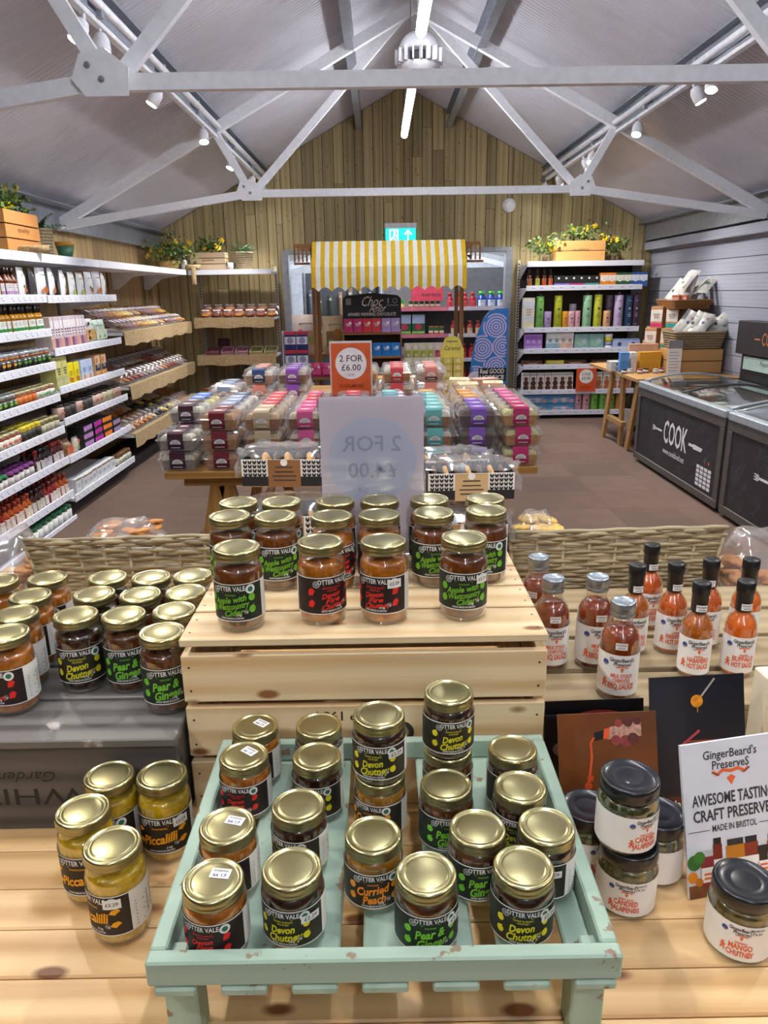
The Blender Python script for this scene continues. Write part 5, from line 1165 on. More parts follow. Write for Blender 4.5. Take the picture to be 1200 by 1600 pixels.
rowY(wb_, 'tea_box', 'brown-topped white box on bottom shelf of the second bay', 'box', 'white boxes on the bottom shelf of the second bay', .172, 5.36, 6.28, .105, 1, SX - .06, jit=.02)
rowY([p_jar('#6a4a1e', '#dcdcd4', '#6a4a26', '#8a9a4a', .034, .11)], 'honey_jar', 'brown-lidded jar ending the bottom shelf of the second bay', 'jar', 'jars at the end of the second bay bottom shelf', .172, 6.3, 6.72, .072, 1)
# ---- bakery packs on the burlap shelves: lying in rows, tipped to the aisle
fills = [('#9a7a5a', '#7a4a2a'), ('#c8a888', '#c89a4a'), ('#a08a98', '#8a6a78'), ('#b8a68a', '#d8c070'), ('#7a5240', '#4a2a1e'), ('#b09884', '#a86a2a')]
bk = [p_bake(.11, .2, .055, a, '#e6e4ea' if i % 2 else '#d8d4e0', b, i) for i, (a, b) in enumerate(fills)]
bk2 = [p_bake(.13, .17, .07, a, '#e2dede', b, i + 9) for i, (a, b) in enumerate((('#8a5a44', '#7a2a1e'), ('#9a8a84', '#8a7a70'), ('#b0a0a0', '#90808a'), ('#c4a078', '#a8641e')))]
bk3 = [p_bake(.13, .17, .08, a, l, b, i + 19) for i, (a, b, l) in enumerate((('#c08a4a', '#a8682a', '#e2dede'), ('#b48a5a', '#c0782a', '#d8d0d0'), ('#1e1a20', '#141218', '#8a8490'), ('#c8b06a', '#d8b83a', '#4a2a5a'), ('#b0a498', '#c8b49a', '#e6e4e6')))]
def bake_rows(ms, z, ya, yb, pitch, lab, grp, order, ranks=2, tilt=.38):
    n = int((yb - ya) / pitch)
    for rk in range(ranks):
        for i in range(n):
            y = ya + pitch * (i + .5); me = ms[order[(i + rk) % len(order)]]; x = SX - .135 - rk * .215
            lift = .02 if rk == 0 else .115
            put(me, 'bakery_pack', '%s, %s from near end, %s' % (lab, ORD[i], 'front' if rk == 0 else 'behind'), 'bakery pack', (x, y, z + .024 + lift), 0, grp, (0, tilt, math.pi / 2 + R_.uniform(-.08, .08)) if False else (tilt * .9, 0, math.pi / 2 + R_.uniform(-.08, .08)))
bake_rows(bk, BLV[0], 6.82, 9.2, .122, 'slice pack on top burlap shelf', 'bakery packs on the top burlap shelf', (4, 0, 2, 2, 5, 5, 1, 1, 3, 3, 2, 1))
bake_rows(bk2, BLV[1], 6.82, 9.2, .142, 'cake bag on middle burlap shelf', 'bakery packs on the middle burlap shelf', (3, 0, 0, 0, 2, 1, 2, 1, 2))
bake_rows(bk3, BLV[2], 6.82, 9.2, .142, 'pastry bag on lowest burlap shelf', 'bakery packs on the lowest burlap shelf', (4, 0, 1, 0, 1, 4, 2, 2, 3, 2, 3, 4))
for i, y in enumerate((7.75, 7.93, 8.1, 8.25)):
    put(p_pouch(.15, .16, .04, '#8a5a3c', '#d8d0cc' if i == 1 else '#a87a5a', (), None, i), 'bread_bag', '%s brown bread bag leaning at the back of the top burlap shelf' % ORD[i], 'bag', (SX - .46, y, BLV[0] + .02), math.pi / 2, 'brown bags at the back of the top burlap shelf', (-.15, 0, math.pi / 2 + .1))
# back wall corner shelf goods
cb = [p_bake(.15, .12, .075, a, '#dfdce0', b, i + 40) for i, (a, b) in enumerate((('#a86a3a', '#b8702a'), ('#8a4a34', '#7a3a24'), ('#a05a3a', '#94482a')))]
for rk in range(2):
    for i in range(7): put(cb[(i + rk) % 3], 'biscuit_pack', 'clear biscuit pack on the upper corner shelf, %s from the left, %s rank' % (ORD[i], ('front', 'back')[rk]), 'biscuit pack', (-2.13 + i * .135, 9.4 + rk * .14, 1.321 + .024 + rk * .06), 0, 'biscuit packs on the upper corner shelf', (.35, 0, R_.uniform(-.08, .08)))
M_trg = C('#b8ab78', .5, 0, .2); M_trp = C('#b88a98', .5, 0, .2)
def bake_tray(col, fill):
    m = MB(); M = C(col, .5, 0, .2)
    m.box(-.075, .075, -.1, .1, 0, .006, M).box(-.075, -.068, -.1, .1, .006, .045, M).box(.068, .075, -.1, .1, .006, .045, M).box(-.068, .068, -.1, -.093, .006, .045, M).box(-.068, .068, .093, .1, .006, .045, M)
    for k in range(3): m.box(-.06, .06, -.088 + k * .06, -.034 + k * .06, .006, .03, C(fill, .6, 0, 0, .3, 60), .004)
    return m.mesh('bake_tray')
for i, (x, c, f, st) in enumerate(((-2.08, '#7a4a58', '#6a3a44', 1), (-1.9, '#a8808e', '#8a4a5a', 1), (-1.72, '#b08a98', '#94606e', 1), (-1.54, '#b4a878', '#6a6a3a', 1), (-1.36, '#b8ac7c', '#6e6c3c', 1), (-2.0, '#6a4a54', '#5a3440', 2))):
    put(bake_tray(c, f), 'cake_tray', '%s tray of cakes on the middle corner shelf, %s' % ('olive' if i in (3, 4) else 'pink', ('front left', 'second from left', 'third from left', 'fourth from left', 'right', 'tipped up at the back left')[i]), 'tray', (x, 9.42 if st == 1 else 9.68, .868 + .031 if st == 1 else .95), 0, 'cake trays on the middle corner shelf', (.3 if st == 1 else .9, 0, 0))
put(p_box(.12, .14, .035, '#d8cf7a', ((.2, .8, '#e4dc9a'),)), 'cake_box', 'flat yellow cake box on the middle corner shelf', 'box', (-1.5, 9.39, .868 + .06), 0, None, (.3, 0, 0)) if False else None
pu = p_pouch(.12, .1, .08, '#9a5aa8', '#b884c4', (), None, 12); og = p_bake(.13, .14, .07, '#a8702a', '#b8843a', '#94581e', 77)
for i in range(8): put(pu, 'sweet_bag', 'purple sweet bag on the lower corner shelf, %s from the left%s' % (ORD[i % 4], '' if i < 4 else ', upper row'), 'bag', (-1.93 + (i % 4) * .125, 9.4 + (i // 4) * .12, .428 + (i // 4) * .03), R_.uniform(-.1, .1), 'purple bags on the lower corner shelf')
for i in range(3): put(og, 'biscuit_pack', '%s amber biscuit bag left of the purple bags' % ORD[i], 'biscuit pack', (-2.2 + i * .03, 9.42 + i * .15, .43), 0, 'amber bags beside the purple bags', (.15, 0, 0))
def wreath():
    m = MB(); m.tube([(.055 * math.cos(a * .5236), .055 * math.sin(a * .5236), .03) for a in range(12)], .022, 7, C('#7a5232', .7, 0, 0, .4, 90), True, True)
    m.lathe([(.09, 0), (.1, .006), (.1, .012), (.09, .014)], 16, M_film); m.box(-.025, .025, -.05, .03, .053, .056, C('#dcd6d0', .6)); return m.mesh('ring_cake')
for i, (x, z, tl) in enumerate(((-1.4, .45, .15), (-1.44, .49, .9), (-1.32, .49, .9))): put(wreath(), 'ring_cake', ('clear pack of a ring cake lying on the lower corner shelf', 'ring cake pack propped upright on the lower corner shelf', 'second propped ring cake pack nearer the doorway')[i], 'cake', (x, 9.42 + .14 * (i > 0), z + (.07 if i else 0)), 0, 'ring cakes', (tl, 0, 0))
# ---- on top of the shelving: crates, plants
M_leaf = C('#4f6a34', .6, 0, 0, .35, 30); M_leaf2 = C('#6f8a3c', .6, 0, 0, .3, 30); M_yel = C('#f2cf1a', .5, 0, 0, .1)
flower_me = MB()
for k in range(6):
    a = k * 1.0472; flower_me.add([(0, 0, 0), (.018 * math.cos(a - .4), .018 * math.sin(a - .4), .004), (.03 * math.cos(a), .03 * math.sin(a), .008), (.018 * math.cos(a + .4), .018 * math.sin(a + .4), .004)], [(0, 1, 2, 3)], M_yel)
flower_me = flower_me.lathe([(.007, 0), (.008, .012), (0, .016)], 6, C('#e0a010', .6)).mesh('flower')
def sprigs(t, n, cx, cy, cz, rx, ry, rz_, seed, mats=(M_leaf, M_leaf2), flowers=6, fern=False):
    r = random.Random(seed); m = MB()
    for i in range(n):
        p = Vector((cx + r.gauss(0, rx * .5), cy + r.gauss(0, ry * .5), cz + r.gauss(0, rz_ * .5))); d = Vector((r.uniform(-1, 1), r.uniform(-1, 1), r.uniform(-.4, 1))).normalized()
        if fern: d = Vector((r.uniform(-1, 1), r.uniform(-1, 1), r.uniform(.2, 1.3))).normalized(); p = Vector((cx + r.gauss(0, .02), cy + r.gauss(0, .02), cz))
        s = d.cross(Vector((r.uniform(-1, 1), r.uniform(-1, 1), r.uniform(-1, 1)))).normalized(); q = r.uniform(.035, .065); mat = r.choice(mats)
        if fern:
            L = r.uniform(.16, .26); prev = p; 
            for k in range(7):
                nx = p + d * (L * (k + 1) / 7) + Vector((0, 0, -.05 * ((k + 1) / 7) ** 2 * 1.5)); ww = .028 * (1 - k / 8)
                for sg in (-1, 1): m.add([prev, prev + s * sg * ww + d * .012, nx], [(0, 1, 2)], mat)
                prev = nx
        else: m.add([p, p + d * q * .5 + s * q * .32, p + d * q, p + d * q * .5 - s * q * .32], [(0, 1, 2, 3)], mat)
    if not fern:
        for i in range(max(2, n // 22)):
            p = Vector((cx + r.gauss(0, rx * .35), cy + r.gauss(0, ry * .35), cz - rz_ * .4)); e = p + Vector((r.gauss(0, rx * .4), r.gauss(0, ry * .3), r.uniform(.3, 1.2) * rz_)); m.tube([p, (p + e) / 2 + Vector((.01, 0, .01)), e], .0025, 4, M_leaf)
    o = m.build('foliage', t); o['kind'] = 'stuff'
    for i in range(flowers):
        fo = inst(flower_me, 'flower', t, (cx + r.uniform(-1, 1) * rx, cy - ry * r.uniform(.1, .8), cz + r.uniform(-.6, 1) * rz_), (r.uniform(.6, 1.5), r.uniform(-.4, .4), r.uniform(0, 6))); fo.scale = (1.3,) * 3
def planter_crate(label, loc, rz, W, D, H, rows, colr, seed, leaves, mark=True):
    t = thing('planter_crate', label, 'planter', loc, rz); mt = lambda ax: wood('crate_' + colr.strip('#'), colr, colr, ax, 1., .6, .05, '#6a4a2a', .1)
    for k in range(rows):
        a, b = H * k / rows + .004, H * (k + 1) / rows - .004
        for y in (-D / 2, D / 2 - .012): plank('slat', t, -W / 2, W / 2, y, y + .012, a, b, mt('x'))
        for x in (-W / 2, W / 2 - .012): plank('slat', t, x, x + .012, -D / 2 + .0125, D / 2 - .0125, a, b, mt('y'))
    MB().box(-W / 2 + .013, W / 2 - .013, -D / 2 + .013, D / 2 - .013, 0, H * .8, C('#3a2c20', .9)).build('soil', t)
    if mark: MB().text('quality', H * .16, .0, H * .55, Fr((0, -D / 2, 0), (1, 0, 0), (0, 0, 1)), .0008, C('#5a3a22', .8, 0, 0, 0), .01, .1, W * .35).build('stamped_lettering', t)
    sprigs(t, int(leaves * 3), 0, 0, H + .07, W * .5, D * .4, .1, seed, (M_leaf, M_leaf2), 7); return t
def pot_basket(label, loc, r, h, seed, fern=True):
    t = thing('potted_fern', label, 'plant', loc); m = MB()
    for k in range(9):
        z = h * (k + .5) / 9; rr = r * (.82 + .2 * k / 9); m.tube([(rr * (1 + .03 * math.sin(i * math.pi / 1.0 + k * math.pi)) * math.cos(i * .3927), rr * (1 + .03 * math.sin(i * math.pi + k * math.pi)) * math.sin(i * .3927), z) for i in range(16)], h / 17, 5, M_wick, True, True)
    m.lathe([(r * .8, 0), (r * .95, h * .9), (r * .5, h * .9), (0, h * .9)], 16, C('#7a6448', .9)).build('woven_pot', t)
    sprigs(t, 26, 0, 0, h * .9, r, r, .1, seed, (C('#3f5f3a', .6, 0, 0, .3), C('#53764a', .6, 0, 0, .3)), 0, True); return t
TS = 1.887
planter_crate('orange wooden crate of yellow flowers at the left edge of the top shelf', (-2.55, 5.38, TS), math.pi / 2, .5, .26, .27, 3, '#c88a4c', 3, 90)
pot_basket('fern in a tall woven pot on the left top shelf', (-2.52, 5.86, TS), .085, .2, 4)
t = thing('glazed_pot', 'small green pot with an ochre rim on the left top shelf', 'pot', (-2.42, 6.05, TS))
MB().lathe([(.045, 0), (.05, .003), (.066, .085)], 18, C('#3f7a5c', .35, 0, .4)).build('body', t); MB().lathe([(.066, .0855), (.071, .09), (.071, .115), (.06, .117), (.058, .09)], 18, C('#c88a2a', .35, 0, .4)).build('rim', t)
t = thing('hessian_sack', 'crumpled hessian cloth in front of the crate at the left edge', 'cloth', (-2.36, 5.3, TS)); m = MB(); pillow(m, .28, .05, .1, burlap(), 6, 0, .012, 3); m.build('cloth_fold', t)
planter_crate('pale crate with ivy and yellow flowers on the corner top shelf', (-2.06, 9.5, TS), 0, .42, .2, .2, 3, '#cdb394', 6, 60)
t = thing('flower_basket', 'rush basket overflowing with yellow flowers in the corner', 'plant', (-2.5, 9.28, TS)); MB().lathe([(.1, 0), (.14, .1), (.13, .1), (0, .08)], 14, C('#a8864c', .8)).build('basket', t); sprigs(t, 380, .03, -.02, .2, .26, .14, .14, 8, (M_leaf, M_leaf2), 11)
t = thing('hessian_sack', 'hessian cloth hanging over the corner of the top shelf', 'cloth', (-2.23, 9.31, TS)); m = MB(); pillow(m, .2, .06, .12, burlap(), 6, 0, .012, 5); m.build('cloth_fold', t); m = MB(); pillow(m, .06, .2, .04, burlap(), 5, -.17, .006, 6); m.build('hanging_tail', t, (.02, -.06, 0))
for i, (x, c, lb) in enumerate(((-2.42, '#8a6aa8', 'purple wrapped bottle beside the basket of yellow flowers'), (-2.33, '#c8ccd4', 'pale wrapped bottle beside the purple one'))): put(p_bottle(c, c, '#d8d8dc', None, .035, .16), 'wrapped_bottle', lb, 'bottle', (x, 9.36 - .03 * i, TS), 0)
pot_basket('dark green fern in a woven basket at the right end of the corner shelf', (-1.66, 9.5, TS), .125, .2, 12)
t = thing('mug', 'small white patterned mug in front of the fern basket', 'mug', (-1.78, 9.345, TS)); MB().lathe([(.03, 0), (.036, .004), (.036, .075), (.032, .075), (.03, .008), (0, .008)], 16, C('#dfe2e4', .3, 0, .3, .15, 60)).build('body', t); MB().tube([(.034, 0, .06), (.055, 0, .055), (.058, 0, .035), (.05, 0, .018), (.034, 0, .015)], .005, 6, M_dark).build('handle', t)
# ================================================================ RIGHT-HAND SHELVING ON THE BACK WALL
RY = 9.43
RL = [1.645, 1.145, .888, .69, .375, .11]
t = thing('shelving_unit', 'white shelving unit right of the doorway with tubes, tins and boxes', 'shelving', (2.52, 9.65, 0))
x0, x1 = 1.81 - 2.52, 3.235 - 2.52; yf = RY - 9.65
for z in [1.925] + RL:
    s_ = MB().box(x0, x1, yf + .006, .2, z - .05, z - .028, M_sh, .002).build('shelf', t)
    MB().box(x0, x1, yf - .004, yf + .006, z - .062, z, M_tag, .002).build('price_rail', s_)
    for x_ in (x0 - .002, x1 - .001): MB().prism([(-.2, z - .05), (-yf - .01, z - .05), (-yf - .01, z - .08), (-yf - .1, z - .1), (-.03, z - .2), (-.2, z - .2)][::-1] if False else [(yf + .01, z - .06), (yf + .1, z - .09), (.12, z - .17), (.2, z - .2), (.2, z - .05), (yf + .01, z - .05)], Fr((x_, 0, 0), (0, 1, 0), (0, 0, 1)), 0, .003, M_shd).build('bracket', s_)
    if z < 1.9:
        g = MB(); u = x0 + .06
        while u < x1 - .1:
            g.rect(u, u + .06, z - .05, z - .012, Fr((0, yf - .004, 0), (1, 0, 0), (0, 0, 1)), .0004, C('#e4e8f8', .5, 0, 0, 0)).rect(u + .008, u + .05, z - .034, z - .026, Fr((0, yf - .004, 0), (1, 0, 0), (0, 0, 1)), .0008, M_tagink); u += R_.choice((.1, .14, .19))
        o = g.build('price_tickets', s_); o['kind'] = 'stuff'
for x_ in (x0 - .04, x1): MB().box(x_, x_ + .035, .2, .235, 0, 1.96, C('#c4bfb4', .5, .2)).build('upright', t)
sl = MB()
for k in range(52): sl.rect(x0 - .03, x0 - .014, .06 + k * .036, .08 + k * .036, Fr((0, .1995, 0), (1, 0, 0), (0, 0, 1)), .0004, M_dark)
o = sl.build('upright_slots', t); o['kind'] = 'stuff'
MB().box(x0, x1, .205, .215, .1, 1.9, C('#3d3228', .8)).build('back_panel', t); MB().box(x0, x1, yf + .08, .2, 0, .06, C('#1a1614', .8)).build('plinth', t)
def rp(px, z, me, nm, label, cat, group=None, back=.07, rz=0.):
    p = aty(px, 520, RY + back); z_ = z - .027
    return put(me, nm, label, cat, (p.x, RY + back, z_), rz, group)
for i, px in enumerate((824, 836, 846, 856)): rp(px, RL[0], p_bottle('#4a2414', ('#9a5a2a', '#a8a83a', '#b8481e', '#b8501e')[i], '#241614', None, .032, .22, .5, .66), 'sauce_bottle', '%s dark capped sauce bottle from the left, top goods row of the right shelving' % ORD[i], 'bottle', 'bottles on the right shelving')
for i, (c, nm) in enumerate((('#8a7ac8', 'violet'), ('#8a7ac8', 'violet'), ('#b0327a', 'pink'), ('#b0327a', 'pink'), ('#4a9a94', 'teal'), ('#4a9a94', 'teal'))): rp(866.5 + i * 11.6, RL[0], p_box(.092, .08, .135, '#242426', ((.0, .36, c),), ((.1, .8, .14, '#e8e8ea'),)), 'chocolate_box', '%s banded black box, %s of the six, on the right shelving' % (nm, ORD[i]), 'box', 'black boxes with bright bands', .06)
for i, (c, d, nm) in enumerate((('#e88a1e', '#f2e6d8', 'orange'), ('#e88a1e', '#f2e6d8', 'orange'), ('#2a5a3a', '#e6ead8', 'green'), ('#2a5a3a', '#e6ead8', 'green'), ('#2a5aa8', '#dfe8f4', 'blue'), ('#2a5aa8', '#dfe8f4', 'blue'))): rp(937 + i * 12, RL[0], p_box(.095, .08, .165, c, ((.42, .84, d), (.9, 1, c)), ((0, .5, .25, d),)), 'tea_carton', '%s and white carton on the right shelving, %s of its pair' % (nm, ('left', 'right')[i % 2]), 'carton', 'cartons on the right shelving', .06)
rp(824, RL[1], p_box(.14, .09, .385, '#d8d4cc', ((.1, .2, '#e0d8a8'), (.3, .42, '#c8ccd4'), (.5, .62, '#e0d4b8'), (.7, .86, '#c4ccd8')), None, '#9a9aa8'), 'gift_box', 'tall pale patterned gift box at the left end of the tube shelf', 'box')
tb_ = [(842, .055, .4, '#7ab85a', 'tall leaf green tube'), (854.5, .05, .215, '#b49ad0', 'short lilac tube'), (870, .055, .405, '#b8c42e', 'tall lime tube, left one'), (881.5, .04, .215, '#dc9a1e', 'short orange tube'), (891, .045, .215, '#d8a4ae', 'short pink tube'), (901, .036, .22, '#d49aa8', 'narrow short pink tube'), (915, .06, .405, '#9ad0a4', 'tall mint tube'), (931.5, .055, .41, '#c4c83a', 'tall lime tube, right one'), (946, .05, .215, '#dca87a', 'short peach tube'), (963.5, .06, .4, '#c0b0d4', 'tall lilac tube'), (979, .055, .4, '#1e3a5c', 'tall navy patterned tube'), (990, .05, .4, '#4a2a44', 'tall plum patterned tube')]
for px, r, h, c, nm in tb_: rp(px, RL[1], p_tube(r * .9, h, c, '#3a4a3a' if 'lime' in nm or 'green' in nm else '#5a4a6a' if 'plum' not in nm and 'navy' not in nm else '#a8b0c8', '#4a3a4a' if 'tall' in nm and 'navy' not in nm else None), 'biscuit_tube', nm + ' on the second shelf of the right shelving', 'tube', 'biscuit tubes')
rp(949, RL[1], p_tube(.045, .4, '#8a7a9c'), 'biscuit_tube', 'dusky mauve tube behind the short peach tube', 'tube', 'biscuit tubes', .2); rp(893, RL[1], p_tube(.045, .3, '#d0ccd8'), 'biscuit_tube', 'pale tub behind the short pink tubes', 'tube', 'biscuit tubes', .2)
for i in range(3): rp(824.5 + i * 9, RL[2], p_box(.072, .08, .2, '#a87ad0', ((.1, .3, '#b890d8'), (.6, .9, '#9a6ac8')), None, '#e0d0f0'), 'cracker_carton', '%s purple carton on the third shelf of the right shelving' % ORD[i], 'carton', 'purple cartons', .06)
for i, (c, d) in enumerate((('#d4dce0', '#8ab4c4'), ('#d8dcdc', '#8aa8b8'), ('#e0d4d0', '#d8b49a'), ('#e0d4d4', '#c8a4a4'))): rp(859 + i * 10.4, RL[2], p_box(.085, .08, .215, c, ((.05, .4, d), (.82, .92, '#e8ecec')), ((0, .55, .2, d),), '#7a8a94'), 'cracker_carton', '%s pale carton from the left on the third shelf of the right shelving' % ORD[i], 'carton', 'pale cartons', .06)
for i in range(2): rp(908.5 + i * 23, RL[2], p_box(.18, .08, .195, '#7aa8a4', (), ((-.1, .5, .3, '#8ab4a4'), (.15, .55, .2, '#a4bcc0')), None), 'gift_carton', '%s teal picture carton on the third shelf of the right shelving' % ('left', 'right')[i], 'carton', 'teal cartons', .06)
tn = MB().lathe([(.048, 0), (.05, .004), (.05, .05)], 14, C('#e8e4dc', .4)).lathe([(.051, .05), (.051, .09)], 14, C('#8a90c8', .4)).lathe([(.05, .09), (.05, .15)], 14, C('#e0d44a', .4)).lathe([(.05, .15), (.052, .16), (.052, .19), (0, .19)], 14, C('#e4e4e8', .4)).mesh('tin')
rp(951, RL[2], tn, 'round_tin', 'round tin striped yellow and blue beside the pale blue tins', 'tin')
for i in range(2): rp(967.5 + i * 21, RL[2], p_box(.17, .1, .13, '#9ab0dc', ((.2, .8, '#b4c4e8'),), ((0, .5, .2, '#3a4a7a'),), None, .012), 'biscuit_tin', '%s pale blue biscuit tin on the right shelving' % ('left', 'right')[i], 'tin', 'pale blue tins', .07)
for i, (px, w_, c, d) in enumerate(((833, .25, '#5a3424', '#c86a2a'), (868.5, .22, '#c8bc4a', '#8a7a2a'), (900, .28, '#4a2c20', '#b8541e'), (942, .26, '#4a2c20', '#b8541e'), (973, .24, '#6a4452', '#8a5a6a'))): rp(px, RL[3], p_box(w_, .1, .07, c, ((.2, .45, d),), None, '#e0c8a8'), 'chocolate_bar_box', '%s flat box from the left on the fourth shelf, %s' % (ORD[i], ('brown', 'yellow', 'dark brown', 'dark brown with orange', 'plum')[i]), 'box', 'flat boxes', .08)
wbx = p_box(.086, .1, .235, '#dcd8d2', ((.0, .08, '#b8c8a0'), (.86, .93, '#9a9a98')), ((.02, .2, .42, '#5a2a1e'), (.02, .45, .4, '#4a2420'), (.02, .68, .3, '#6a3a2c')))
wbx2 = p_box(.086, .1, .235, '#dcd8d2', ((.0, .08, '#b8c8a0'), (.86, .93, '#9a9a98')), ((.02, .2, .42, '#b0643a'), (.02, .45, .4, '#a85a34'), (.02, .68, .3, '#b8784a')))
for i in range(7): rp(823.5 + i * 11.55, RL[4], wbx, 'cookie_box', '%s white box with dark chocolate cookies from the left, fifth shelf' % ORD[i], 'box', 'cookie boxes', .07)
for i in range(5): rp(939.5 + i * 7.3 if i < 2 else 963 + (i - 2) * 11, RL[4], wbx2, 'cookie_box', '%s white box with ginger cookies right of the red price card, fifth shelf' % ORD[i], 'box', 'cookie boxes', .07) if i not in (0, 1) else rp((939, 951)[i], RL[4], wbx2, 'cookie_box', '%s white box with ginger cookies right of the red price card, fifth shelf' % ORD[i], 'box', 'cookie boxes', .07)
p = aty(916, 585, RY - .008)
t = thing('shelf_price_card', 'small red-orange two-for price card on the fifth shelf of the right shelving', 'sign', (p.x, RY - .012, .345))
cdm = MB().box(-.125, .125, -.002, .002, 0, .29, C('#d4532a', .45)).build('card', t); m = MB(); f_ = Fr((0, -.002, 0), (1, 0, 0), (0, 0, 1)); m.disc(0, .19, .088, f_, .0008, M_w2, 28).text('2 FOR', .05, 0, .215, f_, .0014, M_ink2, .01, 0, .11).text('£5.00', .05, 0, .165, f_, .0014, M_ink2, .01, 0, .11).rect(-.07, .07, .06, .066, f_, .001, C('#7a2a14', .6)).rect(-.06, .06, .04, .046, f_, .001, C('#7a2a14', .6)); m.build('lettering', cdm)
for i in range(4): rp(839 + (i % 2) * 42, RL[5] + (i // 2) * .111, p_box(.335, .12, .105, '#4a8ab8', ((.1, .5, '#6aa4cc'),), ((-.25, .3, .3, '#d8a4b0'), (.1, .4, .3, '#e0b8bc'), (.35, .3, .25, '#c88a94')), '#e4ecf2'), 'wafer_box', 'blue wafer box on the bottom right shelf, %s %s' % (('left', 'right')[i % 2], ('lower', 'upper')[i // 2]), 'box', 'blue wafer boxes', .08)
for i, (c, nm) in enumerate((('#d4a0ac', 'pink'), ('#d4a0ac', 'pink'), ('#7ab84a', 'green'), ('#7ab84a', 'green'), ('#7ab84a', 'green'), ('#c88a3a', 'amber'))): rp(909 + i * 13.2, RL[5], p_tube(.048, .24, c, '#5a4a4a', None), 'biscuit_tube', '%s short %s tube on the bottom shelf of the right shelving' % (ORD[i], nm), 'tube', 'biscuit tubes on the bottom shelf')
planter_crate('orange crate trailing yellow flowers on top of the right shelving', (2.475, 9.62, 1.926), 0, .6, .2, .24, 2, '#d09a5a', 21, 60)
for i, (x_, z) in enumerate(((2.06, 2.03), (2.9, 2.02))):
    t = thing('trailing_plant', 'spray of ivy and yellow flowers %s the orange crate on the right shelving' % ('left of', 'right of')[i], 'plant', (x_, 9.6, 1.927)); MB().lathe([(.03, 0), (.04, .06), (0, .05)], 10, C('#5a4a34', .9)).build('pot', t); sprigs(t, 190, 0, 0, .17, .2, .1, .1, 30 + i, (M_leaf, M_leaf2), 7)
